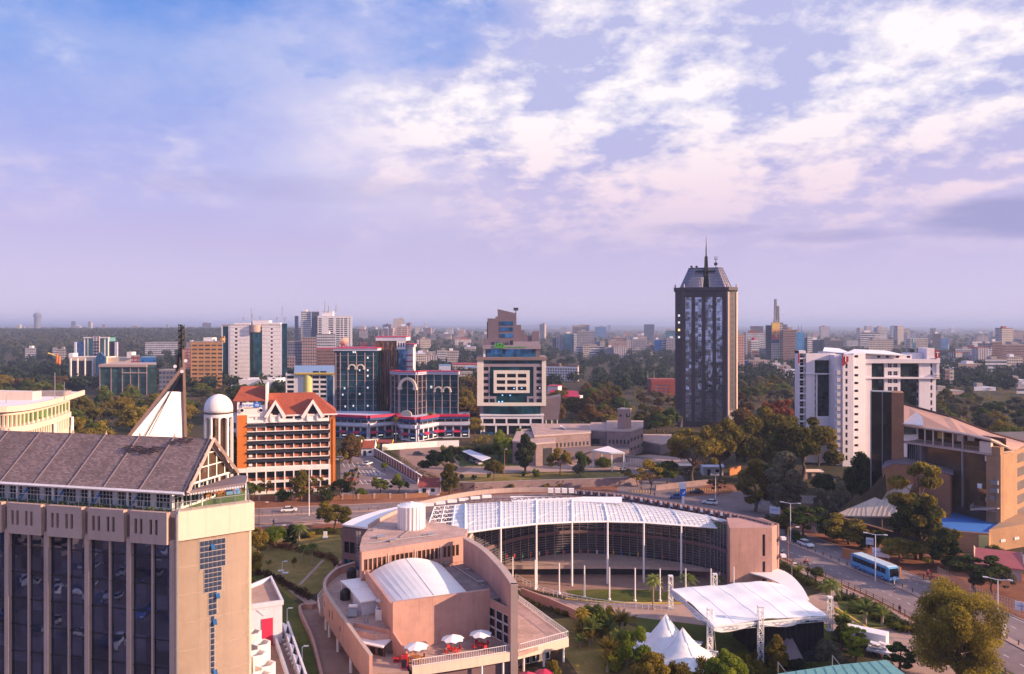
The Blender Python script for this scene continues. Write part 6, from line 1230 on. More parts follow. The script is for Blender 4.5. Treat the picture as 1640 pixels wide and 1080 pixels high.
# ---- tall octagonal tower
def octagon():
 Y=410.0;k=(1130-820)/F;c=Vector((k*Y,Y+2));th=-math.atan(k);u=Vector((math.cos(th),math.sin(th)));n_=Vector((u.y,-u.x))
 cx=Vector((k*(Y+14),Y+14));root=empty('octagonal_tower',(cx.x,cx.y,0),'tall dark octagonal tower with mirror glass bays, lattice crown and a needle spire','tower')
 hw,ch=15.2,4.6;Q=lambda a,b:Vector((cx.x+u.x*a-n_.x*b*-1,cx.y+u.y*a+n_.y*b))if False else Vector((cx.x+u.x*a+n_.x*b,cx.y+u.y*a+n_.y*b))
 def octo(s,m_):return[Q(a,b)for a,b in((-s+m_,s),(s-m_,s),(s,s-m_),(s,-s+m_),(s-m_,-s),(-s+m_,-s),(-s,-s+m_),(-s,s-m_))]
 zc=gz(463,396);zb=0
 mb=MB();mb.prism(octo(hw,ch),0,zc);mb.build('shaft',M['towerdark'],root)
 F_=lambda i,j,s=hw,m_=ch:Fac(octo(s,m_)[i],octo(s,m_)[j])
 front=F_(0,1);left=F_(7,0);right=F_(1,2);z=lambda y:gz(y,398)
 X=lambda x:front.t(940+x/3.177)
 bays=[(496,537),(545,590),(599,644),(653,694)]
 for a,b in bays:
  mb=MB();front.box(mb,X(a),X(b),z(680),z(475),.02,.25);mb.build('mirror_glazing',M['gl_mirror'],root)
  mb=MB();w=X(b)-X(a)
  for i in range(1,5):front.box(mb,X(a)+w*i/5-.07,X(a)+w*i/5+.07,z(680),z(475),.25,.38)
  mb.build('mullion_grid',M['lattice'],root);mb=MB();q=z(678)
  while q<z(475):front.box(mb,X(a),X(b),q,q+.13,.25,.34);q+=1.55
  mb.build('transom_grid',M['lattice'],root)
 for a in(492,541,594,648,698):mb=MB();front.box(mb,X(a)-.9,X(a)+.9,0,z(467),.02,1.1);mb.build('fin',M['towerdark'],root)
 mb=MB();front.box(mb,X(496),X(694),z(475),z(467),.05,.5);mb.build('top_panel',M['towerpanel'],root)
 for ff,nm in((left,'l'),(right,'r')):
  mb=MB();ff.box(mb,.3,ff.L-.3,0,zc-1,.02,.6);mb.build('corner_pier',M['towerdark']if nm=='l' else M['towerpanel'],root)
  for k_ in range(22):mb=MB();ff.box(mb,ff.L*.42,ff.L*.58,4+k_*3.05,5.6+k_*3.05,.55,.66);mb.build('slit_window',M['dark'],root)
 mb=MB();right.box(mb,-.5,.5,0,zc-1,.2,1.2);mb.build('light_rib',M['beige'],root);mb=MB();right.box(mb,right.L-.7,right.L+.1,0,zc-1,.4,1.0);mb.build('light_rib',M['cream'],root);mb=MB();left.box(mb,left.L-.5,left.L+.4,0,zc-1,.2,1.2);mb.build('dark_rib',M['towerdark'],root)
 for i,y in enumerate((505,516.5,529,541)):q=z(y);mb=MB();left.box(mb,left.L*.40,left.L*.60,q-.55,q+.55,.6,.75);mb.build('lit_window',M['litwarm' if i==2 else 'lit'],root)
 mb=MB();mb.prism(octo(hw+.9,ch),zc-.2,zc+1.5);mb.build('cornice',M['towerdark'],root)
 for i in(0,1,2,7):p=octo(hw+.2,ch)[i];mb=MB();mb.tube((p.x,p.y,zc+1.5),(p.x,p.y,zc+3.2),.5,.3,8);mb.build('corner_pot',M['pinkpale'],root)
 for ff in(left,right):mb=MB();a=[ff.p(-.2,0,3.0),ff.p(ff.L+.2,0,3.0),ff.p(ff.L+.2,9,.6),ff.p(-.2,9,.6)];b=[ff.p(-.2,0,0),ff.p(ff.L+.2,0,0),ff.p(ff.L+.2,9,0),ff.p(-.2,9,0)];mb.add(a+b,[(0,1,2,3),(3,2,6,7),(0,4,5,1),(1,5,6,2),(0,3,7,4),(4,7,6,5)]);mb.build('base_buttress',M['towerdark'],root)
 z1=zc+1.5;z2=gz(427,404);lo,hi=octo(hw-2.2,3.4),octo(hw-6.6,2.4)
 mb=MB();mb.prism(octo(hw-7.5,2.4),z1,z2-1);mb.build('crown_core',M['crowncore'],root)
 for i in range(8):
  a,b,c_,d_=lo[i],lo[(i+1)%8],hi[(i+1)%8],hi[i];L0=[Vector((a.x,a.y,z1)),Vector((b.x,b.y,z1)),Vector((c_.x,c_.y,z2)),Vector((d_.x,d_.y,z2))]
  cl=lambda s,t_:L0[0].lerp(L0[1],s).lerp(L0[3].lerp(L0[2],s),t_)
  segs=[(0,1)]if i else[(0,.42),(.60,1)]
  for s0,s1 in segs:
   mb=MB();mb.slab([cl(s0,0),cl(s1,0),cl(s1,1),cl(s0,1)],.15);mb.build('crown_panel',M['crownpanel'],root);mb=MB();nn=9 if(b-a).length>8 else 3
   o3=Vector((n_.x,n_.y,.3))*.15 if i in(7,0,1)else Vector((0,0,.12))
   for k_ in range(nn+1):s=s0+(s1-s0)*k_/nn;mb.bar(cl(s,0)+o3,cl(s,1)+o3,.16)
   for k_ in range(8):mb.bar(cl(s0,k_/7)+o3,cl(s1,k_/7)+o3,.14)
   mb.build('crown_lattice',M['lattice'],root)
 mb=MB();mb.prism(octo(hw-6.4,2.4),z2-.2,z2+.3);mb.build('crown_roof',M['towerdark'],root)
 mb=MB();mb.bar((*Q(-5,hw-5),z2-1.6),(*Q(5,hw-5),z2-1.6),.6);mb.build('crown_beam',M['black'],root)
 sp_=empty('spire',(*Q(.3,hw-5.5),z1),'dark tapering needle spire rising from the crown of the octagonal tower','spire');q=Q(.3,hw-5.5);mb=MB();zt=gz(372,400)
 for s in((-1,-1),(1,-1),(1,1),(-1,1)):mb.bar((q.x+s[0],q.y+s[1],z1),(q.x+s[0]*.45,q.y+s[1]*.45,zt-11),.35)
 for k_ in range(14):
  a,w=z1+(zt-11-z1)*k_/14,1-.55*k_/14;mb.bar((q.x-w,q.y-w,a),(q.x+w,q.y-w,a+1.5),.18);mb.bar((q.x+w,q.y-w,a),(q.x-w,q.y-w,a+1.5),.18);mb.bar((q.x+w,q.y-w,a),(q.x+w,q.y+w,a+1.5),.18)
 mb.build('lattice_base',M['black'],sp_);mb=MB();mb.tube((q.x,q.y,z1),(q.x,q.y,zt-6),.5,.3,8);mb.tube((q.x,q.y,zt-6),(q.x,q.y,zt),.25,.06,6);mb.build('needle',M['black'],sp_)
 q=Q(5.2,hw-7);m2=empty('roof_antenna',(*q,z2),'small antenna cluster right of the needle spire','antenna');mb=MB();mb.tube((q.x,q.y,z2),(q.x,q.y,z2+6),.18,n=6);mb.build('pole',M['black'],m2)
 mb=MB();[mb.box(q.x-.9,q.x+.9,q.y-.1,q.y+.1,z2+h,z2+h+.3)for h in(2.4,4.4)];[mb.bar((q.x+d_,q.y,z2+4.4),(q.x+d_,q.y,z2+6.2),.12)for d_ in(-.8,.8)];mb.build('aerials',M['black'],m2);mb=MB();mb.tube((q.x-.2,q.y-.3,z2+2.0),(q.x-.2,q.y-.6,z2+2.0),.9,n=14);mb.build('dish',M['black'],m2)
 for a in(-7.2,-4.6):q=Q(a,hw-7);dish(root,q.x,q.y,z2,.7,-1.6,'black')
M['towerdark']=mat('dark_plum_cladding',(.055,.04,.055),.55,.12,.2,streak=.2);M['towerpanel']=mat('brown_plum_panel',(.065,.05,.06),.5,.12,.2);M['lattice']=mat('silver_glazing_bars',(.20,.20,.25),.4,.05,metal=.5);M['crownpanel']=mat('crown_mesh_panel',(.30,.27,.34),.35,.25,1.0,metal=.5);M['crowncore']=mat('crown_core',(.25,.22,.26),.7,.2)
octagon()
# ---- white tower on the right with crimson shields
def white_tower():
 X=lambda x:1260+x/4.5;root=empty('apartment_tower',(gx(1400,300),300,0),'large white tower with tall dark glass panels, small windows and crimson shield signs','tower')
 YL,YC,YR=303.0,297.0,300.0;L_=Fac((gx(X(85),YL),YL),(gx(X(345),YL),YL));P_=Fac((gx(X(345),YC),YC),(gx(X(470),YC),YC));A_=Fac((gx(X(470),YC),YC),(gx(X(555),YC+1),YC+1));R_=Fac((gx(X(555),YR),YR),(gx(X(1070),YR),YR))
 zz=lambda y,Y_:gz(540+y/4.5,Y_)
 b=lambda f_,nm,x0,x1,y0,y1,d0,d1,m:f_.box(MB(),f_.t(X(x0)),f_.t(X(x1)),zz(y1,f_.A.y),zz(y0,f_.A.y),d0,d1).build(nm,M[m],root)
 k0=(L_.A.x+2)/(YL+.5)+.002;mb=MB();mb.prism([(L_.A.x+2,YL+.5),(L_.B.x,YL+.5),(L_.B.x+2,YL+20),(k0*(YL+20),YL+20)],0,zz(160,YL));mb.box(P_.A.x+.2,A_.B.x-.2,YC+.6,YC+20,0,zz(130,YC));mb.build('core',M['wt'],root);mb=MB();mb.box(R_.A.x,R_.B.x,YR+.5,YR+24,0,zz(160,YR));mb.build('core',M['wt'],root)
 fl=[150,205,255,303,352,402,453,503,553,603,653,703,753]
 b(L_,'balcony_column',85,92,98,780,-4,.3,'wt');
 for y in fl:b(L_,'balcony_slab',86,136,y,y+9,-4,.6,'wt');b(L_,'balcony_rail',90,132,y-22,y-19,.3,.4,'steel')
 b(L_,'balcony_glazing',92,134,105,790,-2.5,-2.2,'gl_dark');b(L_,'white_wall',134,196,166.5,900,-.5,.85,'wt');b(L_,'glass_panel',196,340,168,262,-.4,.1,'gl_wt');b(L_,'glass_panel',218,342,272,570,-.4,.1,'gl_wt');b(L_,'white_beam',134,345,118,166,-.5,.9,'wt');b(L_,'floor_ledge',130,348,260,268,-.5,1.2,'wt');b(L_,'white_wall',196,345,570,640,-.5,.6,'wt');b(L_,'undercroft_glazing',300,345,640,900,-1.5,-1.0,'gl_dark');b(L_,'white_wall',206,218,272,570,-.4,.5,'wt')
 L_.wins([(L_.t(X(197)),L_.t(X(205)))],[(zz(y+30,YL),zz(y,YL))for y in fl[3:9]],M['gl_dark'],root,.1);b(L_,'white_wall',85,134,98,118,-4,.5,'wt');b(L_,'crimson_panel',80,88,120,190,.3,.6,'crimson')
 for y in(690,755):b(L_,'walkway_slab',290,350,y,y+12,-3,1.2,'wt')
 for x in(297,322):b(L_,'column',x-4,x+4,780,930,-1,0,'wt')
 rows=[(zz(y+34,YC),zz(y,YC))for y in[190+55*k for k in range(13)]]
 cols=[(P_.t(X(412)),P_.t(X(428)))];mb=MB();P_.grid(mb,P_.t(X(392)),P_.L,0,zz(128,YC),cols,rows[::-1],-.5,1.4);mb.build('stair_pier',M['wt'],root);P_.wins(cols,rows,M['gl_dark'],root,.9)
 b(P_,'ribbed_wall',345,392,150,920,-.5,.6,'wt')
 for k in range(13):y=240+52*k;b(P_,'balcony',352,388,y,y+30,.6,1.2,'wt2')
 rows=[(zz(y+18,YC),zz(y,YC))for y in[130]+[210+56*k for k in range(12)]];cols=[(A_.t(X(470))+.3,A_.t(X(470))+2.0)]
 mb=MB();A_.grid(mb,0,A_.L,0,zz(118,YC),cols,rows[::-1],-.5,1.0);mb.build('angled_wall',M['wt'],root);A_.wins(cols,rows,M['gl_dark'],root,.5)
 g=R_.t;row4=[(zz(y+30,YR),zz(y,YR))for y in(358,302,246,190)];cg=[(g(X(a)),g(X(a+31)))for a in(722,762)]
 mb=MB();R_.grid(mb,g(X(697)),g(X(812)),zz(400,YR),zz(186,YR),cg,row4,-.5,.8);mb.build('window_wall',M['wt'],root);R_.wins(cg,row4,M['gl_dark'],root,.3,frame=M['cleanwhite'],cross=(1,1))
 b(R_,'white_wall',555,600,186,930,-.5,1.4,'wt');b(R_,'glass_panel',600,697,188,288,-.4,.2,'gl_wt');b(R_,'glass_panel',608,697,304,700,-.4,.2,'gl_wt');b(R_,'glass_panel',812,945,188,284,-.4,.2,'gl_wt');b(R_,'glass_panel',818,932,300,700,-.4,.2,'gl_wt');b(R_,'white_beam',500,1085,158,187,-.5,2.0,'wt');b(R_,'floor_ledge',500,1085,288,299,-.5,1.8,'wt')
 b(R_,'white_wall',697,812,400,900,-.4,.4,'wt');cR=[(g(X(1026)),g(X(1040)))];rR=[(zz(y+34,YR),zz(y,YR))for y in[185+54*k for k in range(9)]];mb=MB();R_.grid(mb,g(X(945)),g(X(1065)),0,zz(160,YR),cR,rR[::-1],-.5,1.0);mb.build('white_wall',M['wt'],root);R_.wins(cR,rR,M['gl_dark'],root,.5)
 c2=[(g(X(934)),g(X(944)))];R_.wins(c2,rR[2:7],M['gl_dark'],root,.2)
 for x in(1065,1076):b(R_,'balcony_column',x,x+8,160,300,-3,1.5,'wt')
 for y in(150,178,262,285):b(R_,'balcony_slab',1040,1086,y,y+7,-3,1.8,'wt')
 b(R_,'attic_wall',500,900,128,160,-8,.2,'wt');R_.wins([(g(X(a)),g(X(a)+5))for a in(530,650,712,785,865)],[(zz(150,YR),zz(135,YR))],M['gl_dark'],root,.25)
 b(R_,'attic_wall',900,1000,118,160,-8,-2,'wt');b(R_,'lift_tower',1005,1060,80,160,-6,.5,'wt');b(R_,'roof_opening',944,966,90,114,-6,-5,'dark')
 q=[R_.p(g(X(570)),zz(118,YR)+.2,2.5),R_.p(g(X(835)),zz(128,YR),2.5),R_.p(g(X(820)),zz(104,YR),-12),R_.p(g(X(560)),zz(92,YR),-9),R_.p(g(X(400)),zz(118,YR),1.5)];mb=MB();mb.slab([q[0],q[1],q[2],q[3]],.35);mb.slab([q[0],q[3],q[4]],.35);mb.build('roof',M['cleanwhite'],root)
 q=[L_.p(L_.t(X(275)),zz(102,YL),-2),L_.p(L_.t(X(470)),zz(118,YL),1),L_.p(L_.t(X(470)),zz(88,YL),-12),L_.p(L_.t(X(360)),zz(80,YL),-12)];mb=MB();mb.slab(q,.35);mb.build('roof',M['cleanwhite'],root)
 b(L_,'attic_wall',290,470,110,130,-9,-2,'wt')
 for f_,xa,xb,y0 in((P_,382,428,124),(R_,1048,1078,92)):
  mb=MB();s=f_.t;P0=[(s(X(xa)),zz(y0,f_.A.y)),(s(X(xb)),zz(y0+8,f_.A.y)),(s(X(xb)),zz(y0+50,f_.A.y)),(s(X(xa+5)),zz(y0+(86 if xa<900 else 66),f_.A.y))];v=[f_.p(x,z_,2.1)for x,z_ in P0]+[f_.p(x,z_,1.8)for x,z_ in P0];mb.add(v,[(3,2,1,0),(4,5,6,7),(0,1,5,4),(1,2,6,5),(2,3,7,6),(3,0,4,7)]);mb.build('shield_sign',M['crimson'],root)
  textmesh('sign_letter','T',3.4 if xa<900 else 2.4,M['cleanwhite'],root,f_.p(s(X((xa+xb)/2+2)),zz(y0+33,f_.A.y),2.15),f_.ang)
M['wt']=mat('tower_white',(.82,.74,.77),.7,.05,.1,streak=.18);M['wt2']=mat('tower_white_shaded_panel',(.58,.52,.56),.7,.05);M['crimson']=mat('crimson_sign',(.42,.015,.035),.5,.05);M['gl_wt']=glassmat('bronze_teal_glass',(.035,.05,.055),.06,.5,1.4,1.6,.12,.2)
white_tower()
# ---- brick and glass office, far right
def brick_glass():
 X=lambda x:1320+x/3.856;Yp=lambda y:620+y/3.856
 c0=Vector((gx(1602,190),190));L0=Vector((gx(1448,212),212));R0=Vector((gx(1700,226),226));f=Fac(L0,c0);g=Fac(c0,R0)
 root=empty('brick_glass_building',(c0 .x,c0 .y,0),'orange brick office with sloping pink roof and dark glass wall at right','office building')
 zg=lambda px,py:g.z(px,py)
 z=lambda x,y:f.z(X(x),Yp(y));t=lambda x:f.t(X(x))
 zr0,zr1=z(492,240),z(1030,320)
 back=Vector((f.n.x,f.n.y,0))*-20
 r=[f.p(t(492),z(492,232),.8),f.p(t(860),z(860,285),.8),f.p(t(1040),z(1040,325),.8),Vector((*g.p(6,0)[:2],g.z(1625,714))),Vector((*g.p(18,0)[:2],g.z(1660,716)))]
 ridge=[Vector((gx(1447,232),232,gz(648,232))),Vector((gx(1520,222),222,gz(668,222))),Vector((gx(1590,215),215,gz(695,215))),Vector((gx(1650,212),212,gz(712,212))),Vector((gx(1720,220),220,gz(714,220)))]
 mb=MB()
 for i in range(4):mb.slab([r[i],r[i+1],ridge[i+1],ridge[i]],.35)
 mb.build('sloping_roof',M['roofpink'],root)
 mb=MB();[mb.bar(a+Vector((0,0,.25)),b_+Vector((0,0,.25)),.35)for a,b_ in zip(ridge[:-1],ridge[1:])];mb.build('ridge_beam',M['brown'],root)
 mb=MB();[mb.bar(a,b_,.4)for a,b_ in zip(r[:3],r[1:4])];mb.build('eaves',M['cream'],root)
 mb=MB();q=[f.p(t(495),z(495,232)+.4,1.4),f.p(t(640),z(640,240)+.2,1.6),f.p(t(560),z(560,190),-3),f.p(t(495),z(495,160),-5)];mb.slab(q,.2);mb.build('glass_canopy',M['canopy'],root)
 mb=MB();mb.prism([f.p(t(490),0,-2.6),f.p(t(1040),0,-2.6),c0,R0,R0+Vector((10,14)),L0+Vector((18,24))],0,[z(700,330)-2.4]*6);mb.build('core',M['darkconc'],root)
 fl=lambda x:z(x,318+(x-495)*.18)
 zt=z(860,385)
 mb=MB();f.box(mb,t(495),t(1040),zt-.5,zt,-9,.5);mb.build('terrace_slab',M['beige'],root)
 mb=MB();pp=[f.p(t(495),0,.4),f.p(t(975),0,.4)];railing(mb,pp,zt,1.1,.6);mb.build('terrace_railing',M['beige'],root)
 for x in(625,676,735,798,856):mb=MB();f.box(mb,t(x)-.12,t(x)+.12,zt,z(x,258+(x-625)*.15),.0,.3);mb.build('terrace_post',M['cream'],root)
 mb=MB();f.box(mb,t(495),t(1035),zt,zt+3.2,-6,-5.8);mb.build('terrace_back_wall',M['gl_brown'],root)
 for x,m in((640,'litwarm'),(760,'white'),(825,'white')):mb=MB();f.box(mb,t(x),t(x+40),zt+1.3,zt+2.9,-4.2,-4.0);mb.build('terrace_banner',M[m]if m!='litwarm' else M['yellow'],root)
 mb=MB();f.box(mb,t(965),t(1035),zt-.2,zt+2.6,-.5,.4);mb.build('yellow_parapet',M['cream'],root);mb=MB();f.box(mb,t(865),t(965),zt+.3,zt+2.3,-.1,.1);mb.build('terrace_window',M['gl_brown'],root)
 z0=z(700,545)
 mb=MB();f.box(mb,t(600),t(860),z(860,745),zt-.5,-1.6,-1.3);mb.build('bronze_glazing',M['gl_brown'],root)
 mb=MB();f.box(mb,t(860),t(1000),z(860,745),zt-.5,-.6,-.3);mb.build('bronze_glazing',M['gl_brown'],root);mb=MB();f.box(mb,t(855)-.1,t(855)+.12,z(860,745),zt+3,-.3,.3);mb.build('tall_mullion',M['steel'],root)
 mb=MB();f.box(mb,t(497),t(590),z(540,465),zt-.5,-1.6,-1.2);mb.build('striped_glazing',M['gl_dark'],root);mb=MB();[f.box(mb,t(497+k*12),t(499+k*12),z(540,465),zt-.5,-1.2,-1.05)for k in range(8)];mb.build('glazing_bars',M['steel'],root)
 mb=MB();f.box(mb,t(592),t(602),z(600,470),zt-.5,-1.6,.1);mb.build('mullion',M['greyplum'],root)
 mb=MB();f.box(mb,t(1000),f.L-.02,0,zr1-1.8,-1.6,0);mb.build('brick_return',M['brickwall'],root)
 for x,y,w,h in((992,425,10,32),(945,595,26,28),(997,680,14,30)):mb=MB();f.box(mb,t(x),t(x+w),z(x,y+h),z(x,y),-.28,-.05);mb.build('open_casement',M['cleanwhite'],root)
 rows=[(zg(1635,Yp(y+55)),zg(1635,Yp(y)))for y in(830,745,660,577,492,407)];cols=[(g.t(1628.5),g.t(1645)),(g.t(1650),g.t(1668))]
 mb=MB();g.grid(mb,0,g.L,-.5,zg(1625,722),cols,rows,-.9,.1);mb.build('brick_wall',M['brickwall'],root);g.wins(cols,rows,M['gl_dark'],root,-.3,frame=M['brown'],cross=(1,0))
 h=Fac((gx(1532,186),186),(gx(1640,181),181));h0=6.0
 lo=[Vector((gx(1500,190),190,0)),Vector((gx(1532,184),184,0)),Vector((gx(1584,182),182,0)),Vector((c0 .x,c0 .y,0)),Vector((L0 .x+6,L0 .y,0))]
 zb=gz(853,183);mb=MB();mb.prism(lo,0,zb);mb.build('lower_brick_block',M['brickwall'],root);mb=MB();cc=sum(lo,Vector())/5;mb.prism([cc+(p-cc)*.95 for p in lo],zb,zb+.08);mb.build('blue_terrace_floor',M['poolblue'],root)
 w1=Fac((gx(1584,183),183),(gx(1720,196),196));mb=MB();mb.prism([w1 .p(0,0),w1 .p(w1 .L,0),R0,c0+Vector((0,.1))],-.5,zb+.6);mb.build('brick_annex',M['brickwall'],root)
 mb=MB();w1 .box(mb,w1 .t(1568),w1 .t(1583),.3,2.9,.02,.2)if False else None;k_=Fac(lo[1],lo[2]);k_.box(mb,k_.t(1567),k_.t(1583),1.0,4.2,.02,.15);mb.build('service_door',M['yellowp'],root)
 for px in(1602,1624):mb=MB();[w1 .box(mb,w1 .t(px+i*2.6),w1 .t(px+i*2.6+1.8),2.0,2.6,.02,.2)for i in range(3)];mb.build('wall_lights',M['cleanwhite'],root)
 for i in range(5):q=f.p(t(1050)+(i%2)*.8,z(1055,600)-1.9*(i//2),.5);mb=MB();mb.obox(q.x,q.y,q.z,.9,.6,1.0,f.ang);mb.build('air_conditioner',M['grey'],root)
 mb=MB();a=[f.p(t(955),z(955,745),3.5),f.p(t(1085),z(1085,745),1.0),f.p(t(1085),z(1085,745),-1.5),f.p(t(915),z(915,745),-1)];mb.slab(a,.3);mb.build('balcony',M['beige'],root);mb=MB();railing(mb,[a[3],a[0],a[1]],a[0].z,1,.5);mb.build('balcony_railing',M['steel'],root)
 tw=Fac((gx(1395.5,214),214),(gx(1447.5,211),211));ta=tw.t;zt_=tw.z(1420,628.5)
 mb=MB();tw.box(mb,ta(1428),tw.L,0,zt_,-6,.2);mb.build('brick_pier',M['brickdark'],root);mb=MB();tw.box(mb,0,ta(1428),0,zt_,-4,0);mb.build('glass_slab',M['gl_mirrordark'],root);mb=MB();tw.box(mb,ta(1413)-.08,ta(1413)+.08,0,zt_,0,.1);tw.box(mb,-.15,.05,0,zt_+.1,-4,.15);tw.box(mb,0,ta(1428),zt_,zt_+.15,-4,.1);mb.build('slab_trim',M['grey'],root)
 v=[Vector((gx(1412,203),203,gz(750,203))),Vector((gx(1431,206),206,gz(742,206))),Vector((gx(1465,204),204,gz(743,204))),Vector((gx(1527,196),196,gz(760,196)))]
 bk=[p+Vector((5,9,.2))for p in v];mb=MB()
 for i in range(3):mb.slab([v[i],v[i+1],bk[i+1],bk[i]],.3)
 mb.build('lower_roof',M['greyplum'],root)
 mb=MB();mb.prism([v[0]+Vector((.5,.5,0)),v[1],v[2]+Vector((0,.5,0)),v[3]+Vector((-.6,.5,0)),bk[3],bk[0]],0,[p.z-.35 for p in(*v,bk[3],bk[0])]);mb.build('lower_wall',M['brickdark'],root)
 fc_=[Vector((gx(1333,196),196,gz(826,196))),Vector((gx(1430,190),190,gz(827,190))),Vector((gx(1455,198),198,gz(790,198))),Vector((gx(1462,204),204,gz(775,204))),Vector((gx(1440,206),206,gz(778,206))),Vector((gx(1412,203),203,gz(792,203)))]
 mb=MB();mb.slab(fc_,.3);mb.build('entrance_canopy',M['creamroof'],root);mb=MB()
 for i in range(1,12):a=fc_[0].lerp(fc_[1],i/12);b_=fc_[0].lerp(fc_[5],.25+.75*i/12)if i<8 else fc_[5].lerp(fc_[3],(i-8)/4);mb.bar(a+Vector((0,0,.05)),b_+Vector((0,0,.05)),.07)
 mb.build('canopy_seams',M['beige'],root)
 mb=MB()
 for a,b_ in(((1350,830),(1430,852)),((1375,838),(1420,850))):mb.bar((gx(a[0],192),192,gz(a[1],192)),(gx(b_[0],190),190,gz(b_[1],190)),.35)
 for px in(1412,1372):mb.bar((gx(px,191),191,0),(gx(px,191),191,gz(832,191)),.3)
 mb.build('canopy_struts',M['brown'],root)
 sh=[(1342,818),(1362,804),(1385,790),(1400,776),(1410,764),(1417,752)];mb=MB();A1=[Vector((gx(x,205),205,gz(y,205)))for x,y in sh];B1=[Vector((gx(x+3,200),200,gz(min(y+34,826),200)))for x,y in sh]
 for i in range(5):mb.slab([B1[i],B1[i+1],A1[i+1],A1[i]],.3)
 mb.build('planted_shell',M['shell'],root)
 mb=MB();mb.prism([(gx(1350,200),200),(gx(1430,193),193),(gx(1500,190),190),(gx(1500,206),206),(gx(1350,212),212)],0,2.8);mb.build('lobby',M['dark'],root)
M['poolblue']=mat('bright_blue_floor',(.07,.22,.60),.5,.08);M['roofpink']=mat('pinkish_metal_roof',(.42,.24,.19),.6,.08,.1);M['brickwall']=brickmat('warm_orange_brick',(.50,.27,.14),(.42,.22,.115),(.36,.24,.16),1,.55,.22);M['brickdark']=brickmat('brown_brick',(.40,.19,.10),(.33,.155,.08),(.22,.12,.08),1,.5,.2)
M['gl_mirrordark']=glassmat('black_mirror_glass',(.055,.05,.05),.03,.6,4.5,3.2,.05);M['creamroof']=mat('cream_ribbed_roof',(.54,.43,.35),.7,.06);M['shell']=groundmat('planted_shell_mesh',[(.03,.022,.015),(.06,.04,.02),(.10,.065,.035)],.2)
brick_glass()
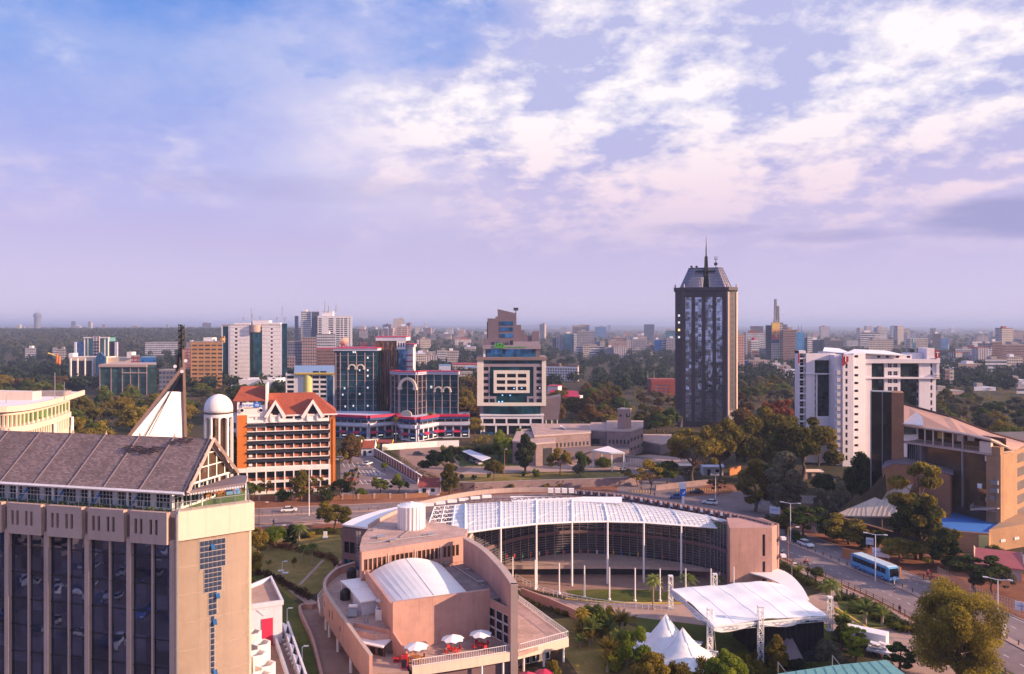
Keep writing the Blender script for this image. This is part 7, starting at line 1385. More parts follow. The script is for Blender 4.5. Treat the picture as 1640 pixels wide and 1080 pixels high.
# ---- low stone building with little clock tower
def stone_block():
 root=empty('stone_building',(gx(940,300),300,0),'low mauve stone building with small square windows, flat roofs and a square clock tower','building')
 def vol(p,ztop,m='stone',wins=None,cornice=True,D=None):
  P=[Vector((gx(a,b),b,0))for a,b in p];mb=MB();mb.prism(P,0,ztop);mb.build('wall',M[m],root)
  if cornice:mb=MB();c=sum(P,Vector())/len(P);mb.prism([c+(q-c)*1.015 for q in P],ztop,ztop+.5);mb.build('cornice',M['stonepale'],root);mb=MB();mb.prism([c+(q-c)*.97 for q in P],ztop+.5,ztop+.56);mb.build('roof',M['pinkroof'],root)
  return[Fac(P[i],P[i+1])for i in range(len(P)-1)]
 a=vol([(821,302),(858,296),(889,300),(889,325),(828,330)],gz(711,298))
 b=vol([(856,308),(946,318),(946,345),(850,345)],gz(697.5,312));c=vol([(946,325),(973,322),(973,350),(946,350)],gz(692,322));d=vol([(972,318),(1009,316),(1030,330),(1030,350),(972,350)],gz(691.5,317));e=vol([(1030,332),(1058,322),(1075,330),(1075,352),(1030,352)],gz(712,325));low=vol([(890,302),(1008,305),(1008,318),(890,318)],gz(724,303),cornice=False)
 f=b[0];f.wins([(f.t(x),f.t(x+2.6))for x in np.arange(891,943,6.1)],[(f.z(915,715),f.z(915,708.5))],M['dark'],root,.05)
 f=d[0];f.wins([(f.t(x),f.t(x+2.8))for x in np.arange(975,1006,6.0)],[(f.z(990,711),f.z(990,704.5))],M['dark'],root,.05);f=d[1];f.wins([(f.t(x),f.t(x+2.6))for x in np.arange(1010,1028,5.5)],[(f.z(1018,719),f.z(1018,714.5)),(f.z(1018,705),f.z(1018,699))],M['dark'],root,.05)
 f=a[0];mb=MB();f.box(mb,f.t(828),f.t(850),0,6,.02,.1);f=a[1];mb=MB();f.box(mb,f.t(870),f.t(884),.2,gz(718,298),.02,.15);mb.build('deep_opening',M['dark'],root)
 for x in(967,975,983):f=c[0]
 mb=MB();f=c[0];f.box(mb,f.t(948),f.t(960),f.z(955,711),f.z(955,703),.02,.1);mb.build('window',M['dark'],root)
 mb=MB();mb.ribbon([(gx(834,330),330),(gx(915,335),335),(gx(972,342),342),(gx(1005,338),338)],.5,gz(700,335),gz(685,335));mb.build('roof_screen',M['concrete'],root)
 mb=MB();mb.slab([Vector((gx(897,325),325,gz(682,325))),Vector((gx(909,325),325,gz(689,325))),Vector((gx(909,330),330,gz(688,330))),Vector((gx(899,330),330,gz(681,330)))],.2);mb.build('roof_panel',M['cleanwhite'],root)
 t0=Fac((gx(989,322),322),(gx(1000,320),320));t1=Fac((gx(1000,320),320),(gx(1011,323),323));zt=gz(656,322);P=[t0 .A,t0 .B,t1 .B,Vector((t0 .A.x+2.4,326))]
 mb=MB();mb.prism(P,0,zt);mb.build('clock_tower',M['towerstone'],root);mb=MB();c_=sum(P,Vector((0,0)))/4;mb.prism([c_+(q-c_)*1.06 for q in P],zt,zt+.35);mb.build('tower_cap',M['stonepale'],root)
 mb=MB();t1 .box(mb,t1 .L*.25,t1 .L*.75,gz(668,322),gz(662,322),.02,.12);mb.build('tower_opening',M['dark'],root);mb=MB();t1 .box(mb,t1 .L*.42,t1 .L*.58,gz(666,322),gz(662,322),.12,.2);mb.build('bell',M['stonepale'],root);mb=MB();t0 .box(mb,t0 .L*.3,t0 .L*.6,gz(667,322),gz(664,322),.02,.1);mb.build('tower_opening',M['dark'],root);mast(root,gx(1000,322),322,zt,3.5,.06,bars=False)
 z=gz(721,292);q=[Vector((gx(949,292),292,z)),Vector((gx(978,286),286,z)),Vector((gx(1001,286),286,z)),Vector((gx(974,302),302,z))];e_=empty('entrance_canopy',(gx(975,292),292,0),'white sloping entrance canopy on square posts before the stone building','canopy');mb=MB();mb.slab(q,.5);mb.build('roof',M['white'],e_)
 for x,y in((980,286.5),(999,286.8),(964,297),(950,293)):p=Vector((gx(x,y),y,0));mb=MB();mb.box(p.x-.25,p.x+.25,p.y-.25,p.y+.25,0,z-.5);mb.build('post',M['white'],e_)
 wl=[(1001,300),(1030,296),(1060,284),(1084,272)];P=[Vector((gx(a_,b_),b_,0))for a_,b_ in wl];e_=empty('covered_walkway',P[1],'long covered walkway with dark roof and white posts right of the stone building','walkway');mb=MB();mb.ribbon([(p.x,p.y)for p in P],3,3.0,3.3);mb.build('roof',M['darkconc'],e_)
 for a_,b_ in zip(P[:-1],P[1:]):
  for k in range(7):p=a_.lerp(b_,k/7);mb=MB();mb.box(p.x-.12,p.x+.12,p.y-1.5,p.y-1.25,0,3.0);mb.build('post',M['white'],e_)
M['stone']=brickmat('mauve_stone',(.34,.24,.245),(.28,.195,.205),(.19,.14,.145),1,1.4,.6);M['stonepale']=mat('pale_stone_cap',(.50,.40,.38),.8,.12,streak=.3);M['towerstone']=mat('pinkish_stone',(.38,.25,.23),.8,.12)
stone_block()
# === distant city
FA=dict(cream=facmat('far_cream',(.55,.46,.40)),white=facmat('far_white',(.62,.58,.60),hr=.45,wr=.8),whiteband=facmat('far_white_bands',(.60,.56,.60),hr=.5,wr=1.0,fh=4),pink=facmat('far_pink',(.46,.30,.27),hr=.55,wr=.6),pinkgrid=facmat('far_pink_grid',(.50,.30,.26),(.20,.10,.09),3.0,2.6,.45,.55),grey=facmat('far_grey',(.22,.20,.25),hr=.5),dark=facmat('far_dark',(.09,.085,.12),(.05,.07,.11)),brown=facmat('far_brown',(.24,.15,.14),(.10,.06,.07),3.4,2.2,.45,.9),bluegl=facmat('far_blue_glass',(.05,.11,.22),(.07,.17,.36),3.4,2.0,.75,.9,.5),blue=facmat('far_blue',(.03,.19,.50),(.02,.12,.36),3.4,3),teal=facmat('far_teal_glass',(.06,.15,.20),(.04,.14,.20),3.4,2.2,.7,.9,.5),orange=facmat('far_orange',(.60,.30,.12),(.08,.05,.04),3.3,5.2,.42,.78),brick=facmat('far_brick',(.40,.085,.06),(.30,.26,.32),3.4,3.2,.5,.7),striped=facmat('far_vertical_stripes',(.58,.52,.54),(.16,.13,.16),60,3.0,1.0,.5),glitter=facmat('far_glitter',(.30,.27,.30),(.10,.12,.18),3.1,2.8,.6,.6,.6))
FA['greenlow']=facmat('far_dark_green_glass',(.03,.05,.05),(.03,.09,.08),3.6,3.4,.7,.9)
def block(px0,px1,py,Y,mk,label,cat='building',name='city_building',D=None,side=0.0,roofm='concrete',plant=True,group=None,extra=None,base=None):
 x0,x1=gx(px0,Y),gx(px1,Y);zt=gz(py,Y);D=D or max(10,min(26,(x1-x0)*.8));z0=base if base is not None else max(0,hgt((x0+x1)/2,Y))-1
 if zt-z0<4:z0=zt-6
 e=empty(name,((x0+x1)/2,Y,z0),label,cat,group);c=(x0+x1)/2
 k0,k1=x0/Y,x1/Y;b0,b1=(x0+(k0*D if k0>0 else 0),x1+(k1*D if k1<0 else 0))
 P=[(x0,Y),(x1,Y),(b1,Y+D),(b0,Y+D)]
 mb=MB();mb.prism(P,z0,zt);mb.build('wall',FA[mk]if mk in FA else M[mk],e)
 mb=MB();cx=sum(p[0]for p in P)/4;cy=Y+D/2;mb.prism([(cx+(p[0]-cx)*1.01,cy+(p[1]-cy)*1.01)for p in P],zt,zt+.8);mb.build('roof',M[roofm],e)
 if plant and x1-x0>8:
  w=(x1-x0);rs=random.Random(int(px0*7));q=rs.uniform(.15,.5)
  mb=MB();mb.box(x0+w*q,x0+w*(q+.28),Y+3,Y+D*.6,zt+.8,zt+3.8);mb.build('rooftop_plant',M['concrete']if rs.random()<.6 else M['white'],e)
 return e
def ant(e,px,Y,py0,py1,r=.5,m='grey'):mb=MB();mb.tube((gx(px,Y),Y+4,gz(py0,Y)),(gx(px,Y),Y+4,gz(py1,Y)),r,r*.4,6);mb.build('antenna',M[m],e)
# left half
e=block(305,356,548.5,650,'orange','orange office slab with rows of dark windows left of the white and teal tower');mb=MB();mb.box(gx(351,650),gx(355,650),652,658,gz(549,650),gz(539,650));mb.build('roof_stack',FA['orange'],e)
# white hotel with strips
e=block(482,498,500,1240,'white','left wing of the big white hotel on the skyline, nearly windowless',D=14);block(499,511,500,1238,'dark','dark recessed middle bay of the white hotel on the skyline',D=12,plant=False)
e=block(472,478,507,1245,'grey','narrow grey edge block at the far left of the white skyline hotel',D=10,plant=False)
def grid_hotel():
 Y=1235;root=empty('grid_hotel',(gx(538,Y),Y,0),'white gridded hotel block with antennas right of the dark bay on the skyline','hotel');f=Fac((gx(509,Y),Y),(gx(564,Y),Y));t=f.t
 cols=[(t(a),t(b))for a,b in((510,515.5),(526,534),(538,544.5),(545.5,549.5),(551,556.5))];rows=[(gz(510+3.35*k+1.9,Y),gz(510+3.35*k,Y))for k in range(16)][::-1]
 mb=MB();f.grid(mb,0,f.L,0,gz(506,Y),cols,rows,0,1.2);mb.build('wall',M['white'],root);mb=MB();mb.prism([(f.A.x,Y+.1),(f.B.x,Y+.1),(f.B.x-4,Y+18),(f.A.x,Y+18)],0,gz(506,Y));mb.build('body',M['white'],root);f.wins(cols,rows,M['gl_dark'],root,.3,name='window_strip')
 f.wins([(t(559.5),t(561))],rows,M['gl_dark'],root,1.25)
 mb=MB();mb.box(gx(515,Y),gx(532,Y),Y+4,Y+14,gz(506,Y),gz(499,Y));mb.build('rooftop_plant',M['white'],root)
 for px,py in((519.5,481),(525.5,489),(537.5,486)):ant(root,px,Y,500,py,.9)
grid_hotel()
block(507,537,536,950,'white','small white block with dark window strips below the gridded hotel',D=14);block(506,538,559,880,'brown','mauve striped slab with a crimson top edge beside the teal glass complex',roofm='pinkred',plant=False)
block(458,499,548,860,'grey','grey gridded slab right of the white and teal tower',plant=False);block(483,507,541.5,858,'pink','orange-pink stair block at the corner of the grey gridded slab',D=12,plant=False);block(459,473,573,800,'pink','low orange annex in front of the grey gridded slab',D=10,plant=False)
# dark glass complex left
def dark_complex():
 Y=800;root=empty('glass_office_complex',(gx(154,Y),Y,0),'dark glass office complex with white frame tower and low wings far left','office complex');B=lambda x0,x1,y,Y_,m,nm,D=14,y1=None:(lambda mb:mb.box(gx(x0,Y_),gx(x1,Y_),Y_,Y_+D,0 if y1 is None else gz(y1,Y_),gz(y,Y_))and mb.build(nm,M[m]if m in M else FA[m],root))(MB())
 B(118,134,548,802,'bluegl','glass_wing');B(118.5,121.5,548,800,'lilac','wing_edge',1.5);B(134,174,541,802,'teal','glass_tower');B(174,189,547,802,'dark','glass_wing');B(183.5,188,548,800,'lilac','wing_edge',1.5)
 for x in(134.5,140,167,172.5):B(x,x+1,541,800,'white','frame_post',1.5)
 B(149,159,539,799,'striped','centre_bay',2);B(133.5,174,540,799.5,'white','frame_beam',2,542)
 B(111,168,572,700,'cream','front_wing',20);B(112,148,578,699,'dark','front_glazing',1)
 for x in(112,123,135,147,153):B(x,x+1.6,574,697.5,'white','front_post',1.2)
 B(168,210,573,705,'cream','front_wing',16);mb=MB();f=[(153,604),(153,573),(160,564),(168,573),(168,604)];v=[(gx(a,696),696,gz(b,696))for a,b in f];mb.add(v+[(p[0],p[1]+3,p[2])for p in v],[(4,3,2,1,0),(5,6,7,8,9)]+[(i,(i+1)%5,5+(i+1)%5,5+i)for i in range(5)]);mb.build('gabled_entrance',M['gl_blue'],root)
 B(203,211,564,703,'white','stair_head',8,574);B(110,117,566,705,'white','stair_head',8,574)
 for y in(547,552,557,562,567):B(149.5,158.5,y,798,'dark','window',.8,y+1.6)
dark_complex()
e=block(160,250,585,600,'greenlow','low green-glazed building with pale roof edge below the dark glass complex',plant=False,roofm='beige');mb=MB();mb.box(gx(159,600),gx(236,600),598.6,599.9,gz(588,600),gz(584.6,600));mb.box(gx(196,600),gx(236,600),598.8,599.9,gz(598,600),gz(596.5,600));mb.build('roof_fascia',M['beige'],e);mb=MB();[mb.box(gx(x,600),gx(x+.8,600),598.9,599.9,0,gz(588,600))for x in(160,178,196,209,222,235)];mb.build('frame_posts',M['greyplum'],e);block(225,250,573,640,'blue','small pale blue-roofed block behind the green-glazed building',roofm='palebluer',plant=False);block(255,283,594,560,'grey','grey shed-like block with ribbed walls right of the green-glazed building',plant=False)
block(210,224,571,660,'brick','small red-walled block right of the dark glass complex',plant=False);block(232,285,549,1300,'white','row of low white hillside houses above the dark wood',cat='houses',plant=False);block(40,58,558.5,1150,'white','white house among the trees at the far left');block(92,106,560,1120,'cream','white house left of the dark glass complex');block(84,92,557,1140,'white','narrow white house beside the yellow crane',plant=False)
block(296,309,558,900,'brick','dark red block behind the lattice mast',plant=False);block(298,312,549,1400,'pink','small pale house on the hillside right of the mast')
# yellow crane
Y=900;e=empty('excavator',(gx(88,Y),Y,0),'small yellow-orange crane boom above the dark trees at left','crane');mb=MB();mb.bar((gx(77,Y),Y,gz(566,Y)),(gx(92,Y),Y,gz(571,Y)),1.4);mb.build('boom',M['yellow'],e);mb=MB();mb.bar((gx(92,Y),Y,gz(566,Y)),(gx(91,Y),Y,gz(580,Y)),1.3);mb.build('arm',M['orange'],e);mb=MB();mb.box(gx(89,Y),gx(95,Y),Y,Y+3,0,gz(571,Y));mb.build('body',M['orange'],e)
# skyline shapes far left
def domed():
 Y=4500;x=gx(60,Y);e=empty('domed_tower',(x,Y,0),'hazy round tower with a domed top on the far left horizon','tower');mb=MB();mb.lathe(x,Y,[(17,0),(17,gz(508,Y))],20);mb.build('shaft',FA['grey'],e);mb=MB();mb.lathe(x,Y,[(22,gz(508,Y)),(22,gz(505.5,Y)),(17,gz(502.5,Y)),(8,gz(501,Y))],20);mb.build('domed_head',FA['grey'],e)
domed();block(114,121,515,4200,'grey','hazy block tower with a crown on the far left horizon',plant=True);block(324,338,517.5,3500,'grey','hazy flat-topped tower on the horizon left of the white and teal tower')
# centre-left beyond the glass complex
for a in((662,673,535,2400,'cream','pale apartment block in the haze above the cream slab blocks'),(682,690,538,2600,'white','white slim block in the centre-left haze'),(702,722,535,2300,'glitter','pale tower with dark stripe in the centre-left haze'),(726,738,540,2100,'pink','pinkish block in the haze right of the striped pale tower'),(738,750,533,2700,'cream','tall cream block in the haze left of the mauve tower'),(640,656,541,1900,'grey','grey block in the haze behind the blue bay tower'),(660,698,565,1100,'cream','long cream slab block between trees, centre-left'),(700,716,562,1080,'white','white slab block left of the sunlit cream block'),(716,735,563,1060,'cream','sunlit cream block with small windows, centre-left'),(681,701,570,1000,'striped','grey and white striped low block, centre-left')):block(*a)
block(724,764,584,820,'cream','low building with a long dark red roof left of the mauve tower',roofm='crimson',plant=False);block(744,764,589,780,'cream','low building with a bright blue roof left of the mauve tower',roofm='bluepaint',plant=False);block(703,722,586,760,'lilac','pale blue flat-roofed block left of the dark red roof',roofm='bluepaint',plant=False);block(735,757,597,700,'cream','low cream house below the dark red roof',plant=False)
# behind the mauve tower
def slab_hotel():
 Y=760;root=empty('slab_block',(gx(900,Y),Y,0),'pink and white slab block with a regular grid of balconies right of the mauve tower','building');f=Fac((gx(868,Y),Y),(gx(926,Y-12),Y-12));t=f.t;rows=[(gz(589.5+4.2*k+2.6,Y),gz(589.5+4.2*k,Y))for k in range(8)][::-1];cols=span(.5,f.L-.5,14,.72)
 mb=MB();f.grid(mb,0,f.L,0,gz(587,Y),cols,rows,0,1);mb.build('balcony_grid',M['white'],root);f.wins(cols,rows,M['winpink'],root,.2);mb=MB();mb.prism([f.p(0,0),f.p(f.L,0),f.p(f.L-3,0,-14),f.p(0,0,-14)],0,gz(587,Y));mb.build('body',M['beige'],root);mb=MB();f.box(mb,t(875),t(895),gz(587,Y),gz(582,Y),-9,-2);f.box(mb,t(900),t(924),gz(587,Y),gz(584.5,Y),-9,-2);mb.build('rooftop_plant',M['brown'],root)
M['winpink']=mat('pinkish_recess',(.30,.14,.13),.7,.3);slab_hotel()
def red_roof_block():
 Y=500;root=empty('red_roof_block',(gx(902,Y),Y,0),'white flats with balconies under a crimson sheet roof right of the mauve tower','building');f=Fac((gx(878,Y),Y),(gx(929,Y-8),Y-8));t=f.t;rows=[(gz(637+5.6*k+3,Y),gz(637+5.6*k,Y))for k in range(7)][::-1];cols=span(t(893),f.L-.6,5,.72)
 mb=MB();f.grid(mb,0,f.L,0,gz(634,Y),cols,rows,0,1);mb.build('wall',M['white'],root);f.wins(cols,rows,M['winpink'],root,.2);mb=MB();mb.prism([f.p(0,0),f.p(f.L,0),f.p(f.L-2,0,-12),f.p(0,0,-12)],0,gz(634,Y));mb.build('body',M['white'],root)
 mb=MB();mb.slab([f.p(-.5,gz(634,Y),1.3),f.p(f.L+.5,gz(634,Y),1.3),f.p(f.L-4,gz(626,Y),-6),f.p(-.5,gz(626,Y),-6)],.3);mb.build('roof',M['pinkred'],root);mb=MB();f.box(mb,-3,4,gz(634,Y),gz(620,Y),-14,-7);mb.build('stair_head',M['white'],root);mb=MB();f.box(mb,-3.4,4.4,gz(620,Y),gz(619,Y),-14.4,-6.6);mb.build('stair_roof',M['pinkred'],root)
red_roof_block()
def red_brick():
 Y=600;root=empty('red_brick_block',(gx(1058,Y),Y,0),'red brick office block with pale window strips left of the octagonal tower','building');f=Fac((gx(1043,Y-2),Y-2),(gx(1084,Y-2),Y-2));s=Fac((gx(1037,Y+14),Y+14),(gx(1043,Y-2),Y-2));t=f.t;rows=[(gz(616+5.1*k+2.6,Y),gz(616+5.1*k,Y))for k in range(7)][::-1];cols=[(t(1048),t(1057)),(t(1059),t(1064)),(t(1066),t(1071))]
 mb=MB();f.grid(mb,0,f.L,0,gz(610,Y),cols,rows,0,.8);mb.build('wall',M['redbrick'],root);f.wins(cols,rows,M['winlilac'],root,.15);mb=MB();mb.prism([s.A,f.A,f.B,(f.B.x,Y+14)],0,gz(607.5,Y));mb.build('body',M['redbrick'],root);ant(root,1039,Y,608,594,.25);ant(root,1049,Y,608,593,.25)
M['redbrick']=mat('red_brick_wall',(.27,.055,.045),.8,.12,.4);M['winlilac']=mat('lilac_window_strip',(.40,.34,.40),.4,.2,.8);red_brick()
# centre skyline cluster
CL=[(885,891,540,1520,'dark','dark sliver tower at the left of the centre skyline cluster'),(891,902,537,1500,'striped','grey tower with pale vertical piers in the centre skyline cluster'),(902,921,535,1480,'teal','teal glass tower with a white edge strip in the centre skyline cluster'),(919,924,536,1470,'white','thin white tower beside the teal glass tower in the centre skyline'),(924,952,531.5,1500,'glitter','glittering grey glass tower in the centre skyline cluster'),(917,938,524,1560,'grey','stepped grey rooftop block above the glittering glass tower'),(938,943,521.5,1570,'bluegl','small dark blue stair head above the glittering tower'),(953,971,524,3000,'bluegl','hazy blue T-topped tower behind the centre cluster'),(923,968,556,1290,'whiteband','long white slab block with pale window bands in the centre'),(933,944,553,1286,'cream','raised cream stair block on the long white slab'),(968,983,557,1280,'grey','plain mauve-grey slab right of the long white slab'),(983,1003,556.5,1275,'striped','white block with dark vertical stripes in the centre'),(974,1003,547,1450,'pink','pinkish office block behind the vertically striped block'),(982,1000,541,1470,'brown','brown upper tier of the pinkish office block'),(954,961,547,1700,'bluegl','dim blue block behind the long white slab'),(961,969,547,1690,'cream','dim cream block behind the long white slab'),(1003,1011,545,1500,'striped','slim white tower right of the pinkish office block'),(1011,1034,544,1450,'glitter','broad grey-white office with curved top in the centre skyline'),(1013,1030,561,1380,'dark','dark lower block under the broad grey-white office'),(1004,1029,568.5,1250,'white','low white block with terraces among centre trees'),(1034,1048,552,1650,'pink','dim pink block left of the bright blue block'),(1036,1048,568,1260,'cream','low cream block left of the bright blue block'),(1048,1059.5,544.5,1400,'blue','bright blue slab block on the centre-right skyline'),(1059.5,1067,543,1400,'whiteband','pale banded block between the blue slab and white grid'),(1067,1084,542.5,1390,'glitter','white gridded office block left of the octagonal tower'),(1066,1084,530,1600,'teal','dark teal top block just left of the octagonal tower'),(1046,1062,537,2100,'grey','hazy grey block above the bright blue slab'),(1058,1066,573,1240,'white','low white building below the white gridded office'),(1000,1013,533,2500,'pink','hazy pink tower behind the slim white tower'),(1179,1192.5,537,890,'pinkgrid','tall pink gridded slab right of the octagonal tower'),(1193,1200,546,1400,'white','slim pale tower beside the pink gridded slab'),(1197,1204,546,1300,'brown','slim mauve tower left of the red-domed white block'),(1203,1216,546,1250,'white','white block topped by a small red dome'),(1204,1215,562,1150,'brown','mauve lower block below the red-domed white block'),(1216,1226,561,1350,'bluegl','small blue-and-white block left of the billboard tower'),(1226,1236,522,1110,'dark','dark slab flank of the billboard tower'),(1235,1253.5,517.5,1100,'cream','tall cream tower carrying a giant orange poster'),(1253.5,1274.5,529,1095,'brown','brown banded tower right of the billboard tower'),(1274.5,1288,532.5,1150,'blueglass2','blue glass tower with two thin masts'),(1288,1294,541,1250,'teal','teal sliver block right of the blue glass tower'),(1293,1301,541,1240,'white','slim pale tower with antenna right of the blue glass tower'),(1298,1322,545,1260,'dark','long dark office slab, left part, behind the white tower'),(1319,1328,541,1255,'dark','raised dark core between the two long dark office slabs'),(1327,1350,545.5,1258,'dark','long dark office slab, right part, behind the white tower'),(1199,1233,578.5,930,'pink','wide low pink block with small windows below the billboard tower'),(1193,1200,578,935,'blue','bright blue end wall beside the wide low pink block'),(1222,1238,583,900,'grey','plain grey windowless block right of the wide pink block'),(1237,1250,583,905,'white','small white and blue-roofed block below the brown banded tower'),(1250,1264,586,880,'pink','pink block left of the low white corner building'),(1257,1280,593.5,800,'white','low white corner building left of the white tower'),(1377,1409,533,1500,'whiteband','dark and white striped tower above the white tower roof'),(1391,1431,545,1350,'cream','stepped cream building above the white tower roof'),(1400,1420,540,1356,'white','upper tier of the stepped cream building'),(1493,1507,535,1400,'dark','dark tower with a needle spire on the right skyline'),(1506,1519,542,1402,'bluegl','blue-grey lower half of the needle-spired tower'),(1461,1467,549,1500,'teal','small teal pointed tower above the white tower roof'),(1589,1605,548,1120,'brown','dark brown office block near the right edge skyline'),(1605,1645,552.5,1080,'brown','long brown office slab at the right edge skyline'),(1530,1561,560,1250,'whiteband','white banded block right of the needle-spired tower'),(1562,1573,554,1900,'grey','hazy grey block right of the white banded block'),(1578,1613,577,880,'whiteband','sunlit cream block with long bands near the right edge'),(1613,1638,573,900,'cream','pale block behind the sunlit banded block at right'),(1581,1601,561,1150,'white','small white block below the dark brown office block'),(1513.5,1521,593,660,'brown','shaded face of the slender pink tower block at right'),(1520.5,1528,593,660,'cream','slender pale pink tower block rising from the right-hand trees'),(1498,1544,628,560,'pink','low brick-red building among the right-hand trees'),(1604,1645,610,680,'lilac','low white warehouse wall at the right edge'),(1628,1650,623,600,'whiteband','striped low block at the right edge'),(1500,1535,590,900,'white','low white block right of the white tower'),(1535,1575,584,950,'pink','low pink block in the right middle distance'),(1505,1530,575,1050,'cream','cream block behind the slender pink tower'),(1550,1580,570,1100,'glitter','grey-white block in the right middle distance'),(1560,1595,622,640,'lilac','pale curved-roof hall among the right-hand trees'),]
FA['blueglass2']=facmat('far_bright_blue_glass',(.05,.16,.38),(.06,.22,.50),3.4,2.0,.7,.9,.5)
for a in CL:
 e=block(*a[:6],plant=(a[1]-a[0]>11),roofm='lilac' if a[4]in('white','lilac')else 'concrete')
 px0,px1,py,Y=a[:4]
 if 'giant orange poster' in a[5]:
  for k,(y0,y1,m)in enumerate(((517.6,527,(.80,.52,.10)),(527,536,(.72,.34,.10)),(536,544,(.50,.10,.10)),(544,550,(.03,.04,.12)))):mb=MB();mb.box(gx(1236,Y),gx(1247.5,Y),Y-1.0,Y-.05,gz(y1,Y),gz(y0,Y));mb.build('poster_panel',mat('poster_%d'%k,m,.7,.15,.1),e)
  mb=MB();x=gx(1241.5,Y);mb.tube((x,Y-1.2,gz(540,Y)),(x,Y-1.2,gz(533,Y)),2.2,1.4,10);mb.tube((x,Y-1.2,gz(532.5,Y)),(x,Y-1.2,gz(530,Y)),1.0,1.0,10);mb.build('poster_figure',mat('poster_figure',(.55,.20,.12),.7,.1),e)
  m_=empty('lattice_mast',(gx(1246,Y),Y+6,gz(517,Y)),'tall grey lattice mast on top of the billboard tower','mast');mb=MB()
  for sx,py1 in((1244.2,479),(1248.2,490)):
   xx=gx(sx,Y)
   for d_ in(-1.6,1.6):
    for q in(-1.6,1.6):mb.bar((xx+d_,Y+6+q,gz(517,Y)),(xx+d_*.6,Y+6+q*.6,gz(py1,Y)),.7)
   n=16
   for k in range(n):a0,a1=gz(517+(py1-517)*k/n,Y),gz(517+(py1-517)*(k+1)/n,Y);s=1 if k%2 else-1;mb.bar((xx-1.5*s,Y+4.6,a0),(xx+1.5*s,Y+4.6,a1),.5);mb.bar((xx-1.5,Y+4.6,a0),(xx+1.5,Y+4.6,a0),.5)
  mb.build('lattice',M['greyblue'],m_)if 'greyblue' in M else mb.build('lattice',M['grey'],m_)
 if 'two thin masts' in a[5]:ant(e,1280.5,Y,532,521,.6,'blue');ant(e,1285,Y,532,521,.6,'blue')
 if 'brown banded tower' in a[5]and px0==1253.5:ant(e,1265,Y,529,521,.3);ant(e,1270,Y,529,520,.3)
 if 'with antenna' in a[5]:ant(e,1297.5,Y,541,529,.4)
 if 'red dome' in a[5]:mb=MB();mb.lathe(gx(1208.5,Y),Y+5,[(4,gz(546,Y)),(3.6,gz(543,Y)),(2,gz(541.5,Y)),(.2,gz(540,Y))],12);mb.build('dome',M['crimson'],e)
 if 'needle-spire' in a[5]or 'needle spire' in a[5]:
  if px0==1493:mb=MB();mb.tube((gx(1497,Y),Y+5,gz(535,Y)),(gx(1497,Y),Y+5,gz(524,Y)),1.6,.2,6);mb.build('spire',M['greyplum'],e)
 if px0==1377:ant(e,1390,Y,534,522,.8);
 if px0==1461:mb=MB();mb.tube((gx(1464,Y),Y+5,gz(549,Y)),(gx(1464,Y),Y+5,gz(541,Y)),3,.2,4);mb.build('pointed_roof',M['teal'],e)
 if 'dark brown office' in a[5]:ant(e,1592,Y,548,545,.5)
# unnamed mass of far buildings, one thing each
rs=random.Random(77);mk=['white','cream','pink','grey','glitter','whiteband','cream','white','striped','brown']
GN={'white':'pale','whiteband':'pale','cream':'cream','pink':'pinkish','grey':'grey','glitter':'grey','striped':'pale','brown':'brown'}
def far_block(i):
 if i<95:px=rs.uniform(560,1660);Y=rs.uniform(1500,3200)*(1 if px>860 else 1.15)
 elif i<150:px=rs.uniform(-20,1660);Y=rs.uniform(3200,7000)
 else:px=rs.choice((rs.uniform(1195,1290),rs.uniform(1500,1650),rs.uniform(640,760)));Y=rs.uniform(1000,1700)
 w=rs.uniform(12,38);h=rs.uniform(9,26)if i%4 else rs.uniform(28,52);x=gx(px,Y);z0=hgt(x,Y);k=rs.choice(mk)
 side='left' if px<560 else 'centre' if px<1090 else 'right'
 e=empty('city_building',(x,Y,z0),f'small {GN[k]} {"tower" if h > 27 else "block"} in the {"far haze" if Y > 3200 else "hazy city"} towards the {side}' if side!='centre' else f'small {GN[k]} {"tower" if h > 27 else "block"} in the {"far haze" if Y > 3200 else "hazy city"} at the centre','building',f'{GN[k]} {"towers" if h > 27 else "blocks"}, {"far haze" if Y > 3200 else "hazy city"}, {side}')
 D=rs.uniform(12,24);a=rs.uniform(-.25,.25);mb=MB();mb.obox(x,Y,z0-2,w,D,h+2,a);mb.build('wall',FA[k],e);mb=MB();mb.obox(x,Y,z0+h,w+.6,D+.6,.7,a)
 if rs.random()<.6:mb.obox(x+rs.uniform(-.2,.2)*w,Y,z0+h+.7,w*.3,D*.4,3,a)
 mb.build('roof',M[rs.choice(('concrete','concrete','lilac','tile','beige'))],e)
for i in range(175):far_block(i)
for b_ in():pass
